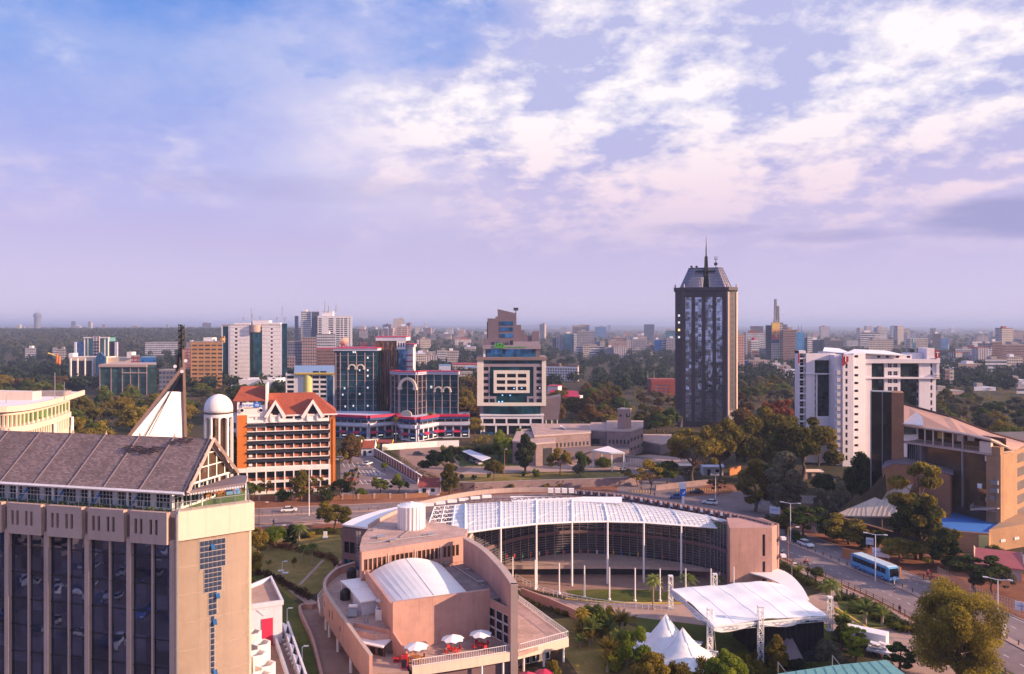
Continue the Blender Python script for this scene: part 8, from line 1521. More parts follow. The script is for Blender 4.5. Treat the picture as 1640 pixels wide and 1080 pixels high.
# === trees
M['lf_olive2']=leafmat('olive_yellow_leaves',(.04,.038,.014),(.27,.21,.035),.35);M['lf_yol']=leafmat('yellow_olive_leaves',(.06,.05,.012),(.22,.16,.028),.3);M['lf_yg']=leafmat('bright_green_leaves',(.05,.08,.012),(.22,.24,.03),.35);M['lf_hedge']=leafmat('reddish_hedge_leaves',(.03,.02,.012),(.12,.05,.03),.15)
def leafmesh(name,clumps,nleaf,size,seed,flat=.6,stretch=1.0):
 """many small leaf quads scattered in clumps; clumps = [(centre, radius)]"""
 g=np.random.default_rng(seed);tot=sum(c[1]**2 for c in clumps);V=[];
 for c,r in clumps:
  n=max(6,int(nleaf*r**2/tot));d=g.normal(size=(n,3));d/=np.linalg.norm(d,axis=1)[:,None];rad=r*g.random(n)**.38;p=np.array(c)+d*rad[:,None]*np.array([1,1,flat])
  nrm=d*.9+g.normal(size=(n,3))*.75;nrm[:,2]+=.45;nrm/=np.linalg.norm(nrm,axis=1)[:,None];up=g.normal(size=(n,3));a=np.cross(nrm,up);a/=np.linalg.norm(a,axis=1)[:,None];b=np.cross(nrm,a)
  s=size*(.6+.8*g.random(n))[:,None];a=a*s*.5;b=b*s*.5*stretch
  V.append(np.stack([p-a,p-b*.7,p+a,p+b*.7],axis=1))
 V=np.concatenate(V).reshape(-1,3);nq=len(V)//4;me=bpy.data.meshes.new(name);me.vertices.add(len(V));me.vertices.foreach_set('co',V.astype('f4').ravel());me.loops.add(nq*4);me.loops.foreach_set('vertex_index',np.arange(nq*4,dtype='i4'));me.polygons.add(nq);me.polygons.foreach_set('loop_start',np.arange(0,nq*4,4,dtype='i4'));me.update(calc_edges=True);return me
def trunkmesh(name,limbs,r,seed,mat_):
 mb=MB();
 for pts,r0 in limbs:
  n=len(pts)-1
  for i in range(n):mb.tube(pts[i],pts[i+1],r0*(1-.75*i/n),r0*(1-.75*(i+1)/n),7,cap=(i==0 or i==n-1))
 me=bpy.data.meshes.new(name);me.from_pydata([tuple(v)for v in mb.v],[],mb.f);me.materials.append(mat_);return me
PROT={}
def proto(kind,seed):
 key=(kind,seed)
 if key in PROT:return PROT[key]
 r_=random.Random(seed*31+hash(kind)%1+len(kind));cl=[];limbs=[]
 def limb(top,r0,frm=(0,0,0),wob=.3):
  a,b=Vector(frm),Vector(top);pts=[a.lerp(b,t_)+Vector((r_.uniform(-wob,wob),r_.uniform(-wob,wob),0))*(0<t_<1)for t_ in(0,.25,.5,.75,1)];limbs.append((pts,r0))
 if kind=='broad':
  limb((.3,.1,4.4),.34)
  for k in range(24):
   a=r_.uniform(0,6.28);ph=r_.random();rr=(1.5+3.3*math.sqrt(ph));z=4.0+4.8*(1-ph**1.4)*r_.uniform(.45,1.05)+r_.uniform(-.6,.8);rr*=r_.uniform(.8,1.12);c=(rr*math.cos(a),rr*math.sin(a),z);cl.append((c,r_.choice((.7,.9,1.2,1.5,1.9))));
   if k%2==0:limb((c[0]*.8,c[1]*.8,c[2]-.2),.14,(.2,.1,r_.uniform(2.6,4)))
  n,s,fl=8500,.50,.68
 elif kind=='tall':
  limb((.2,0,7),.28)
  for k in range(18):
   f=k/17;a=k*2.4+r_.uniform(-.4,.4);z=2.2+7*f;rr=(1.9*math.sin(math.pi*min(1,.25+f*.8))+.3)*r_.uniform(.6,1.1);cl.append(((rr*math.cos(a),rr*math.sin(a),z),r_.uniform(.75,1.35)))
   if k%3==0:limb((rr*.8*math.cos(a),rr*.8*math.sin(a),z),.1,(.1,0,z-1.2))
  n,s,fl=6500,.42,.9
 elif kind=='round':
  limb((0,0,4),.3)
  for k in range(22):
   a=r_.uniform(0,6.28);b=r_.uniform(-.6,1.5);c=(3.3*math.cos(b)*math.cos(a),3.3*math.cos(b)*math.sin(a),5.4+3.0*math.sin(b));cl.append((c,r_.uniform(1.0,1.5)))
  cl.append(((0,0,5.5),2.6));n,s,fl=7500,.45,.85
 elif kind=='layered':
  limb((.4,.1,8.6),.36)
  for k in range(24):
   lev=(3.2,4.6,6.4,8.2,9.2)[k%5];a=r_.uniform(0,6.28);rr=r_.uniform(.8,3.1 if lev<9 else 2.0);c=(rr*math.cos(a),rr*math.sin(a),lev+r_.uniform(-.4,.4));cl.append((c,r_.uniform(.7,1.15)))
   if k%2==0:limb(c,.09,(.2,.05,lev-1.6),.1)
  n,s,fl=9500,.34,.6
 elif kind=='bush':
  for k in range(12):a=r_.uniform(0,6.28);rr=r_.uniform(.3,1.6);cl.append(((rr*math.cos(a),rr*math.sin(a),r_.uniform(.7,2.1)),r_.uniform(.6,1.0)))
  for k in range(4):limb((r_.uniform(-.8,.8),r_.uniform(-.8,.8),1.6),.06,wob=.08)
  n,s,fl=3000,.27,.85
 elif kind=='sparse':
  limb((.2,0,5.5),.16)
  for k in range(15):
   a=r_.uniform(0,6.28);rr=r_.uniform(1.2,3.8);z=r_.uniform(4.5,9.2)-rr*.25;c=(rr*math.cos(a),rr*math.sin(a),z);limb(c,.07,(.1,0,r_.uniform(2.2,5)),.35);cl.append((c,r_.uniform(.5,1.0)))
   c2=(c[0]*1.2,c[1]*1.2,z+.8);limb(c2,.035,c,.2)
  n,s,fl=2600,.34,.7
 elif kind=='dense':
  limb((.3,.2,5),.5)
  for k in range(80):
   a=r_.uniform(0,6.28);ph=r_.random()**.7;z=1.8+7.4*r_.random();rr=5.0*ph*math.sqrt(max(.1,1-((z-5.2)/5.0)**2));c=(rr*math.cos(a),rr*math.sin(a),z);cl.append((c,r_.uniform(.9,1.6)))
   if k%3==0:limb(c,.12,(.2,.1,r_.uniform(1.8,3.5)),.4)
  n,s,fl=60000,.21,.85
 lm=leafmesh('crown_'+kind,cl,n,s,seed,fl);tm=trunkmesh('trunk_'+kind,limbs,1,seed,M['bark'])if limbs else None
 lm.materials.append(M['lf_green']);PROT[key]=(lm,tm);return PROT[key]
def palmproto(kind,seed):
 key=(kind,seed)
 if key in PROT:return PROT[key]
 r_=random.Random(seed);mb=MB();H_=10 if kind=='fanpalm' else 5.5;n=26 if kind!='fanpalm' else 46
 for k in range(n):
  a=2.399*k;el=(1.25-1.6*(k/n))if kind!='fanpalm' else(1.2-2.6*k/n);L=(2.5 if kind=='palm' else 1.5)*r_.uniform(.85,1.1)
  if kind=='traveller':el=r_.uniform(.35,1.35);L=3.4;
  d=Vector((math.cos(a),math.sin(a),0));s=Vector((-math.sin(a),math.cos(a),0));prev=None;base=Vector((0,0,H_ if kind!='traveller' else 2.0));m_=7
  for i in range(m_+1):
   f=i/m_;droop=(.9 if kind!='traveller' else .45)*f*f*L*.7;p=base+d*(L*f*math.cos(el))+Vector((0,0,L*f*math.sin(el)-droop));w=.42*math.sin(math.pi*(.12+.85*f))*(1 if kind=='palm' else .9)
   cur=(p-s*w-Vector((0,0,w*.5)),p,p+s*w-Vector((0,0,w*.5)))
   if prev:
    for q0,q1,q2,q3 in((prev[0],prev[1],cur[1],cur[0]),(prev[1],prev[2],cur[2],cur[1])):
     for g0,g1 in((0,.38),(.5,.88)):mb.add([q0 .lerp(q3,g0),q1 .lerp(q2,g0),q1 .lerp(q2,g1),q0 .lerp(q3,g1)],[(0,1,2,3)])
   prev=cur
 me=bpy.data.meshes.new('fronds');me.from_pydata([tuple(v)for v in mb.v],[],mb.f);me.materials.append(M['lf_palm'])
 tb=MB();hh=H_ if kind!='traveller' else 2.2;rr=.22 if kind=='fanpalm' else .16 if kind=='palm' else .3
 for i in range(8):tb.tube((0,0,hh*i/8),(0,0,hh*(i+1)/8),rr*(1.25-.4*i/8),rr*(1.2-.4*(i+1)/8),9)
 tm=bpy.data.meshes.new('trunk_palm');tm.from_pydata([tuple(v)for v in tb.v],[],tb.f);tm.materials.append(M['palebark']);PROT[key]=(me,tm);return PROT[key]
BASEH=dict(broad=10.2,tall=10,round=9.6,layered=10,bush=3,sparse=9.6,dense=10.2,palm=6.6,fanpalm=11,traveller=5.4)
BASER=dict(broad=5.6,tall=2.7,round=4.4,layered=3.9,bush=2.3,sparse=4.2,dense=5.9,palm=2.3,fanpalm=1.5,traveller=3)
NM=dict(broad='broadleaf_tree',tall='tall_tree',round='round_tree',layered='layered_tree',bush='shrub',sparse='sparse_tree',dense='large_tree',palm='palm_tree',fanpalm='fan_palm',traveller='traveller_palm')
NT_=[0]
def plant(x,y,z,kind,h,w=None,lf='lf_green',label=None,group=None,seed=None):
 NT_[0]+=1;seed=seed if seed is not None else NT_[0]%6;me,tm=(palmproto if kind in('palm','fanpalm','traveller')else proto)(kind,seed)
 sc=h/BASEH[kind];sw=(w/2/BASER[kind])if w else sc;e=empty(NM[kind],(x,y,z),label,'shrub' if kind=='bush' else 'palm tree' if 'palm' in NM[kind]else 'tree',group,rz=random.uniform(0,6.28))
 c=bpy.data.objects.new('crown' if kind!='bush' else 'foliage',me);COL.objects.link(c);c.parent=e;c.scale=(sw*random.uniform(.88,1.14),sw*random.uniform(.88,1.14),sc);c.material_slots[0].link='OBJECT';c.material_slots[0].material=M[lf if 'palm' not in NM[kind]else(lf if lf!='lf_green' else 'lf_palm')]
 if tm:t_=bpy.data.objects.new('trunk' if kind!='bush' else 'stems',tm);COL.objects.link(t_);t_.parent=e;t_.scale=(sw,sw,sc)
 return e
def T(px,pb,ptop,wpx,kind,lf,label,group=None,z=0,seed=None,Y=None):
 Y=Y or F*(H-z)/(pb-HOR);h=(pb-ptop)/F*Y;return plant(gx(px,Y),Y,z,kind,h,wpx/F*Y,lf,label,group,seed)
# --- near right
T(1536,1096,940,172,'dense','lf_olive2','largest spreading tree with yellow-green top at the bottom right corner',seed=3)
T(1478,897,742,112,'layered','lf_olive2','tall layered tree standing before the brick office at right',seed=1);T(1466,905,800,80,'round','lf_dark','dark round tree at the foot of the tall layered tree',Y=178)
T(1514,912,846,48,'tall','lf_dark','dark narrow tree right of the tall layered tree');T(1440,900,862,62,'round','lf_olive','olive tree with yellowish leaves left of the tall layered tree');T(1492,908,866,70,'broad','lf_olive','yellow-olive tree in front of the blue terrace')
T(1563,948,888,100,'broad','lf_dark','dark spreading tree before the pink roofed cottage');T(1590,950,905,70,'broad','lf_grey','grey-brown tree right of the dark spreading tree by the cottage')
T(1594,895,872,36,'bush','lf_green','green shrub against the foot of the brick wall')
T(1288,860,808,78,'broad','lf_green','dense green tree on the bank above the main road',seed=1);T(1255,846,818,40,'bush','lf_olive','low olive shrub left of the dense green roadside tree');T(1360,872,826,88,'broad','lf_olive','wide olive tree in front of the fan-shaped canopy',seed=2);T(1335,866,834,50,'bush','lf_green','green shrub left of the fan-shaped canopy');T(1393,880,846,50,'bush','lf_dark','dark shrub below the fan-shaped canopy')
T(1380,812,722,46,'tall','lf_dark','dark narrow tree against the black glass slab');T(1366,808,750,50,'round','lf_dark','dark round tree left of the black glass slab');T(1398,790,735,30,'tall','lf_dark','slim dark tree at the foot of the black glass slab');T(1346,838,770,36,'tall','lf_grey','slender grey tree in the side-road car park');T(1316,842,782,30,'tall','lf_grey','thin grey-green tree beside the dense roadside tree');T(1322,800,758,52,'round','lf_dark','dark round tree behind the side road')
T(1210,820,735,54,'tall','lf_yol','yellow-olive weeping tree at the road bend',seed=0);T(1257,826,722,60,'tall','lf_grey','tall grey-green tree right of the yellow-olive weeping tree',seed=1);T(1236,800,740,46,'round','lf_dark','dark tree between the yellow-olive and grey-green trees')
T(1112,778,676,108,'broad','lf_olive','big spreading olive tree left of the octagonal tower base',seed=1);T(1152,772,668,84,'broad','lf_olive','spreading olive tree directly below the octagonal tower',seed=2);T(1208,770,672,96,'broad','lf_olive','broad olive tree right of the octagonal tower base',seed=3);T(1285,772,662,120,'broad','lf_olive','largest olive tree left of the white tower',seed=0);T(1240,752,650,100,'broad','lf_olive','olive tree crown in the middle of the grove',seed=2);T(1310,748,672,60,'broad','lf_olive','olive tree touching the white tower',seed=1)
T(1180,740,655,80,'broad','lf_rust','rusty tree at the back of the grove below the octagonal tower',seed=3);T(1245,700,634,50,'broad','lf_red','red-leaved tree left of the white tower',seed=1);T(1130,745,690,70,'round','lf_olive','round olive tree at the left end of the grove')
T(1042,792,736,56,'sparse','lf_yol','thin half-bare tree by the road junction');T(1020,780,745,40,'sparse','lf_olive','half-bare tree left of the road junction');T(1150,794,765,36,'sparse','lf_rust','small rusty tree on the junction island');T(1068,775,735,44,'round','lf_green','green round tree at the end of the covered walkway');T(1098,768,742,40,'sparse','lf_rust','low rusty tree beside the junction wall')
# --- compound in the centre
T(841,757,693,38,'tall','lf_dark','dark columnar conifer before the stone building');T(897,760,718,44,'broad','lf_yol','orange-olive tree in front of the stone building');T(932,757,723,32,'bush','lf_green','dark green shrub left of the entrance canopy',Y=290);T(928,764,742,27,'round','lf_grey','grey clipped round bush on the compound lawn')
T(712,765,716,66,'broad','lf_dark','large dark green tree in the compound car yard');T(720,792,742,34,'tall','lf_olive','olive tree by the compound wall right of the gatehouse');T(790,770,735,40,'broad','lf_yol','yellow-olive tree right of the carport');T(800,735,688,30,'tall','lf_yg','bright yellow-green tree before the mauve tower');T(815,740,700,26,'round','lf_yg','small bright green tree next to the bright yellow-green tree')
T(860,765,748,18,'bush','lf_green','clipped bush on the lawn below the stone building');T(740,768,758,9,'bush','lf_green','tiny clipped bush at the left end of the lawn');T(759,768,759,9,'bush','lf_green','second tiny clipped bush from the left of the lawn');T(783,766,756,9,'bush','lf_green','tiny clipped bush below the yellow-olive tree');T(838,763,754,9,'bush','lf_green','tiny clipped bush below the dark conifer');T(1000,768,745,22,'sparse','lf_grey','small bare tree right of the entrance drive')
T(966,748,728,40,'bush','lf_green','shrub beneath the covered walkway');T(1045,757,738,36,'bush','lf_olive','olive shrub at the end of the lawn');T(760,700,668,0.1+30,'round','lf_olive','small tree between glass complex and mauve tower')
for k in range(12):T(716+k*9,731-k*.4,711+(k%3),22,'bush',('lf_green','lf_olive','lf_dark')[k%3],f'hedge shrub, number {k + 1} from the left along the compound wall','hedge along the compound wall')
for k in range(13):T(832+k*7.4,694,677+(k%3),18,'bush','lf_yg','bright green roof-garden shrub behind the stone building','roof garden shrubs behind the stone building',Y=342,z=4)
# --- left middle
T(561,742,694,36,'tall','lf_rust','brown tree at the right corner of the orange office');T(548,750,716,22,'sparse','lf_yol','small yellowish tree beside the orange corner pier');T(565,803,745,30,'sparse','lf_olive','thin tree in the car park');T(616,754,740,12,'round','lf_yg','little round tree on the car park island');T(636,774,758,12,'round','lf_yg','little round tree near the gatehouse')
T(609,793,768,36,'broad','lf_green','round-headed green tree, left one before the car park fence',Y=249);T(639,793,769,34,'broad','lf_green','round-headed green tree, right one before the car park fence',Y=249);T(548,800,766,42,'broad','lf_dark','dark tree before the right corner of the orange office');T(483,803,752,34,'tall','lf_olive','tree before the middle of the orange office');T(508,802,760,40,'sparse','lf_yol','half-bare tree before the orange office podium');T(405,808,770,36,'broad','lf_green','green tree before the left corner of the orange office');T(427,800,765,26,'sparse','lf_yol','yellowish tree before the left podium of the orange office');T(455,802,782,34,'bush','lf_green','green shrub before the orange office podium');T(578,796,780,30,'bush','lf_green','green shrub along the car park fence');T(525,803,776,30,'bush','lf_dark','dark shrub along the orange office fence')
T(372,790,690,34,'tall','lf_green','green tree squeezed between rotunda and hotel gable',seed=2);T(318,760,682,40,'broad','lf_yol','yellowish tree behind the hotel roof near the rotunda',Y=225);T(383,812,745,26,'tall','lf_olive','olive tree just right of the hotel gable',Y=215)
T(536,848,803,68,'broad','lf_olive','wide sparse olive tree between the road and the ring building',seed=2)
for(px,pb,pt,w,k,lf,lb)in((412,896,842,52,'broad','lf_yol','yellow-green tree at the left edge of the garden'),(440,878,842,40,'round','lf_yg','bright yellow-green tree beside the road footpath'),(404,926,880,40,'round','lf_yol','yellow-olive tree beside the hotel wall'),(467,874,840,26,'tall','lf_dark','dark slim tree on the garden hedge line'),(403,960,925,24,'round','lf_yg','yellow-green bush by the white annex'),(430,908,896,14,'sparse','lf_olive','tiny sapling on the garden lawn'),(471,908,892,9,'round','lf_olive','small sapling with a round head on the lawn'),(455,875,862,14,'bush','lf_green','small green bush on the hedge line'),(497,862,850,20,'bush','lf_yol','yellow shrub near the white sign block')):T(px,pb,pt,w,k,lf,lb)
T(479,874,838,34,'palm','lf_green','palm with drooping fronds on the garden hedge line');T(486,900,871,22,'palm','lf_green','left of the two small garden palms');T(500,906,868,26,'palm','lf_green','right of the two small garden palms')
hedge=[(400,872),(430,874),(460,880),(500,889),(530,898),(545,915)]
def hedgerow(name,pts,w,h,lf,label,n=900,px=True,z=0):
 P=spline([U(*p)if px else Vector(p)for p in pts],5);cl=[];g=random.Random(len(pts))
 for a,b in zip(P[:-1],P[1:]):
  m_=max(1,int((b-a).length/.9))
  for i in range(m_):p=a.lerp(b,i/m_);cl.append(((p.x+g.uniform(-.2,.2)*w,p.y+g.uniform(-.2,.2)*w,h*g.uniform(.35,.65)),h*g.uniform(.4,.6)+w*.15))
 me=leafmesh(name,cl,n,.26,len(pts),.8);o=P[len(P)//2];arr=np.empty(len(me.vertices)*3,'f4');me.vertices.foreach_get('co',arr);arr=arr.reshape(-1,3)-np.array([o.x,o.y,0]);me.vertices.foreach_set('co',arr.ravel());me.materials.append(M[lf]);ob=bpy.data.objects.new(name,me);COL.objects.link(ob);ob.location=(o.x,o.y,z);tag(ob,label,'hedge')
for o in bpy.data.objects:
 pass
hedgerow('hedge',hedge,1.6,1.3,'lf_hedge','dark reddish hedge winding across the garden lawn',5000);hedgerow('hedge',[(398,915),(430,925),(470,945),(500,965)],1.6,1.2,'lf_hedge','reddish hedge between the garden lawn and the white annex',4500);hedgerow('hedge',[(486,862),(510,856),(545,853)],1.4,1.3,'lf_dark','dark clipped hedge behind the white sign block',3000)
hedgerow('hedge',[(1250,905),(1290,935),(1330,955)],2.2,1.3,'lf_dark','dark hedge with pink flowers along the road footpath',4000);hedgerow('hedge',[(1340,962),(1370,962),(1420,985),(1480,1022)],2.0,.9,'lf_dark','low dark planting under the fan palms by the road',5000);hedgerow('hedge',[(700,772),(660,752),(620,726),(598,712)],1.5,2.0,'lf_dark','dark hedge along the brick wall beside the car park',3500)
hedgerow('hedge',[(820,952),(850,968),(900,985),(930,985)],1.2,.8,'lf_olive','low olive planting right of the auditorium',1500)
# --- near bottom
for(px,pb,pt,w,k,lf,lb)in((950,1016,962,62,'bush','lf_green','broad green shrub clump on the sloping lawn'),(948,1030,972,40,'traveller','lf_green','left fan-leaved palm in the shrub clump'),(994,1050,990,36,'traveller','lf_green','right fan-leaved palm near the yellow-green tree'),(938,1000,965,34,'bush','lf_green','green shrub left of the shrub clump'),(975,1020,975,42,'traveller','lf_green','fan-leaved palm in the shrub clump'),(1018,1088,1008,62,'broad','lf_yg','yellow-green tree left of the marquee tents'),(1042,1112,1044,62,'round','lf_yol','bright yellow-green bush before the marquee tents'),(1082,1105,1045,60,'bush','lf_yol','yellow flowering bush in front of the tents'),(1160,1105,1040,76,'broad','lf_yg','yellow-green bush below the stage canopy'),(1128,1100,1048,50,'bush','lf_yol','yellow bush left of the one below the stage'),(1245,1082,1016,36,'tall','lf_yol','slim yellow-olive tree before the stage ramp'),(1327,1072,1025,50,'round','lf_grey','grey-green round bush right of the stage ramp'),(1300,1080,1055,40,'bush','lf_dark','dark bush at the corner of the teal roof'),(1348,1040,985,40,'layered','lf_green','green layered tree right of the stage drape'),(1372,1062,1008,44,'layered','lf_yg','small bright layered tree beside the trailer'),(1440,1078,1032,60,'layered','lf_green','flat-topped small tree at the end of the trailer'),(1270,1076,1050,40,'bush','lf_dark','dark bush below the stage ramp'),(885,1100,1055,36,'bush','lf_olive','potted shrub near the red parasols'),(1200,1100,1065,40,'bush','lf_dark','dark bush behind the yellow-green bush')):
 T(px,pb,pt,w,k,lf,lb)
for px,pb,pt,w,k,lb in((1046,976,918,40,'palm','tall green palm on the kerb before the short white posts'),(1099,955,918,42,'palm','palm behind the stage roof, left one'),(1148,950,920,30,'palm','small palm behind the stage roof, middle one'),(1196,938,908,32,'palm','small palm beside the crescent canopy'),(1330,978,925,46,'palm','green palm by the footpath fence'),(1385,1000,942,54,'traveller','largest fan-leaved palm in the roadside bed'),(1413,1004,956,42,'traveller','right fan-leaved palm in the roadside bed'),(1280,925,898,34,'traveller','grey fan palm beside the footpath')):T(px,pb,pt,w,k,'lf_green',lb)
T(1305,925,905,30,'bush','lf_dark','dark bush with pink flowers beside the footpath')
for px,pb,pt,lb in((634,706,666,'tall fan palm left of the podium entrance crest'),(690,702,658,'tall fan palm in front of the podium centre'),(744,700,660,'tall fan palm at the right end of the podium')):T(px,pb,pt,13,'fanpalm','lf_yol',lb)
T(575,712,697,18,'bush','lf_olive','bush at the left end of the shop podium');T(915,725,712,26,'bush','lf_green','bush before the stone building window row')
# --- woods one can tell apart, by zone
rs=random.Random(3)
def wood(n,x0,x1,y0,y1,kinds,lfs,label,group,hr=(9,15),avoid=()):
 k=0;tries=0
 while k<n and tries<n*30:
  tries+=1;px=rs.uniform(x0,x1);u_=rs.random();Y=y0+(y1-y0)*u_
  if any(a<=px<=b and c<=Y<=d for a,b,c,d in avoid):continue
  x=gx(px,Y);plant(x,Y,hgt(x,Y),rs.choice(kinds),rs.uniform(*hr),rs.uniform(hr[0]*.95,hr[1]*1.15),rs.choice(lfs),label,group);k+=1
K3=('broad','round','broad','tall')
wood(30,118,300,300,470,K3,('lf_olive','lf_olive','lf_yol','lf_green'),'olive or green tree in the wood behind the hotel roof','trees behind the hotel roof')
wood(12,-10,120,300,560,K3,('lf_olive','lf_rust','lf_green'),'tree in the wood behind the cream curved building','trees behind the cream building')
wood(26,-10,300,470,660,K3,('lf_olive','lf_rust','lf_rust','lf_green'),'brownish tree in the middle wood at left','trees in the left middle wood',avoid=((105,285,550,660),))
wood(10,290,460,420,610,K3,('lf_green','lf_dark'),'dark tree before the white and teal tower','trees before the white and teal tower')
wood(8,400,470,520,630,('broad',),('lf_dark','lf_olive'),'dark tree between the red roof and the teal tower','trees behind the red tiled roof',(7,10))
wood(40,880,1085,380,560,K3,('lf_rust','lf_olive','lf_rust','lf_green'),'rusty or olive tree in the wood left of the octagonal tower','trees left of the octagonal tower',(9,14),avoid=((1025,1090,400,600),))
wood(16,1026,1088,420,560,K3,('lf_olive','lf_rust','lf_green'),'low olive tree below the red brick block','low trees below the red brick block',(5,7.5))
wood(16,735,775,420,640,K3,('lf_rust','lf_olive'),'tree in the gap left of the mauve tower','trees left of the mauve tower')
wood(24,1180,1290,420,640,K3,('lf_rust','lf_olive','lf_green','lf_grey'),'tree in the wood between octagonal tower and white tower','trees between the two tall towers',(10,15))
wood(34,1495,1660,270,520,K3,('lf_olive','lf_grey','lf_green','lf_grey'),'grey or olive tree in the wood right of the white tower','trees right of the white tower',(9,14),avoid=((1495,1600,270,300),))
NW=NT_[0]
# --- far woods as masses
def farwood(name,label,n,gen,leaf,per,seed,m='lf_far'):
 g=random.Random(seed);cl=[]
 while len(cl)<n:
  px,Y=gen(g);x=gx(px,Y);z=hgt(x,Y);h=g.uniform(8,15);r=g.uniform(4,8)
  cl.append(((x,Y,z+h*.45),r))
 me=leafmesh(name,cl,per*n,leaf,seed,.85);me.materials.append(M[m]);o=bpy.data.objects.new(name,me);COL.objects.link(o);tag(o,label,'wood',kind='stuff')
def avoidcity(px,Y):
 if Y<900:return False
 return False
farwood('far_wood','dark bluish wood stretching across the middle distance below the skyline',1500,lambda g:(g.uniform(-60,1700),640+900*g.random()**1.3),3.0,90,5)
farwood('hillside_wood','dark wooded ridge on the far left horizon',3400,lambda g:(g.uniform(-80,640)if g.random()<.8 else g.uniform(600,1700),1300+2300*g.random()),5.0,34,6)
farwood('horizon_wood','thin strip of hazy woodland along the horizon',1200,lambda g:(g.uniform(-80,1720),3400+5000*g.random()),7.5,14,8)
def scrub():
 g=random.Random(9);cl=[]
 for _ in range(900):
  px,Y=g.uniform(-40,1700),330+330*g.random();x=gx(px,Y)
  if any(a<=px<=b and c<=Y<=d for a,b,c,d in((540,760,300,400),(760,880,360,400),(1080,1185,380,440),(855,1080,290,360),(380,540,225,275),(105,260,580,620))):continue
  cl.append(((x,Y,g.uniform(.8,2.2)),g.uniform(1.5,3.4)))
 me=leafmesh('undergrowth',cl,36000,.9,9,.8);me.materials.append(M['lf_olive']);o=bpy.data.objects.new('undergrowth',me);COL.objects.link(o);tag(o,'low brown-green undergrowth beneath the woods','undergrowth',kind='stuff')
scrub()
P_=[HG.p(HG.L-30,0,-.15),HG.p(HG.L-.6,0,-.15)];hedgerow('planter_hedge',[(p.x,p.y,0)for p in P_],.35,.9,'lf_green','low green planting behind the glass rail of the hotel terrace',3500,px=False,z=29.35)
rs=random.Random(21)
def beds(n,quad,kinds,lfs,label,group,h=(1.6,3.6)):
 for _ in range(n):
  a,b=rs.random(),rs.random();q=[Vector(p)for p in quad];p=q[0].lerp(q[1],a).lerp(q[3].lerp(q[2],a),b);c=U(p.x,p.y);k=rs.choice(kinds)
  plant(c.x,c.y,0,k,rs.uniform(*h)*(1.6 if k!='bush' else 1),None if k!='bush' else rs.uniform(2,4.2),rs.choice(lfs),label,group)
beds(16,((905,990),(985,985),(1010,1030),(930,1040)),('bush','bush','palm','traveller'),('lf_green','lf_yol','lf_olive'),'shrub or young palm on the slope left of the marquee tents','planting on the slope left of the tents')
beds(14,((985,1040),(1050,1050),(1100,1090),(960,1085)),('bush','bush','traveller'),('lf_yg','lf_yol','lf_green'),'yellowish or green bush at the bottom edge below the tents','bushes below the tents',(2,3.5))
beds(10,((1130,1060),(1220,1056),(1240,1085),(1130,1088)),('bush',),('lf_yg','lf_yol','lf_olive'),'yellowish bush below the stage front','bushes below the stage',(1.5,3))
beds(14,((1345,965),(1400,975),(1470,1020),(1400,1000)),('bush',),('lf_green','lf_dark','lf_olive'),'low shrub in the roadside bed under the fan palms','shrubs in the roadside bed',(.8,1.6))
beds(10,((1340,1010),(1365,1015),(1430,1060),(1350,1062)),('bush','bush','layered'),('lf_green','lf_dark','lf_yg'),'shrub between the stage drape and the trailers','shrubs by the trailers',(1.5,3))
beds(14,((1190,835),(1240,828),(1300,870),(1262,872)),('bush',),('lf_olive','lf_rust','lf_green'),'rough shrub on the bank above the main road','shrubs on the roadside bank',(1,2.2))
beds(12,((700,790),(1000,786),(1000,783),(700,783)),('bush','sparse'),('lf_rust','lf_olive'),'dry shrub along the stone wall behind the ring building','shrubs along the stone wall',(1,2.4))
HAZE=1.4e-4
# === street furniture, walls, vehicles, people
def lamp(px,pb,ptop,label,arms=2,ang=0.0,group=None,col='cleanwhite',arm=1.7):
 p=U(px,pb);zt=gz(ptop,p.y);e=empty('street_lamp',p,label,'street lamp',group);mb=MB();mb.tube(p,(p.x,p.y,zt),.13,.07,8);mb.build('pole',M[col],e)
 for s in((-1,1)if arms==2 else(1,)):
  d=Vector((math.cos(ang)*s,math.sin(ang)*s,0));a=Vector((p.x,p.y,zt-.1));b=a+d*arm+Vector((0,0,.2));mb=MB();mb.tube(a,b,.06,n=6);mb.build('arm',M[col],e);mb=MB();mb.obox(b.x+d.x*.3,b.y+d.y*.3,b.z-.06,.75,.28,.14,ang);mb.build('lamp_head',M['cleanwhite'],e)
lamp(1402,931,856,'double-armed white street lamp on the median beside the blue bus',ang=-.5,arm=1.6);lamp(1266,868,806,'double-armed white street lamp on the median beside the white saloon',ang=-.4);lamp(1598,1018,928,'double-armed white street lamp on the median at the right edge',ang=-.5,arm=1.5)
lamp(495,826,745,'tall white street lamp pole on the median before the orange office',1);lamp(1146,800,762,'thin lamp pole at the road junction',1,2.0);lamp(415,845,805,'brown timber pole by the road left of the garden',1,0,col='brown')
lamp(1262,913,845,'yellow-brown utility pole beside the salmon end block',1,0,col='wood');lamp(452,924,900,'thin garden lamp beside the white annex',1,0,arm=.4);lamp(460,1000,975,'garden lamp on the path left of the auditorium',1,0,arm=.3);lamp(484,1072,1036,'garden lamp near the bottom edge left of the auditorium',1,0,arm=.3);lamp(451,868,842,'thin garden lamp post by the upper hedge',1,0,arm=.3,col='grey');lamp(808,763,720,'leaning timber pole on the compound lawn',1,0,col='wood',arm=.3);lamp(1268,935,903,'short grey lamp in the verge near the end block',1,0,arm=.3,col='grey')
for k,(px,pb)in enumerate(((1431,1000),(1448,1015))):pass
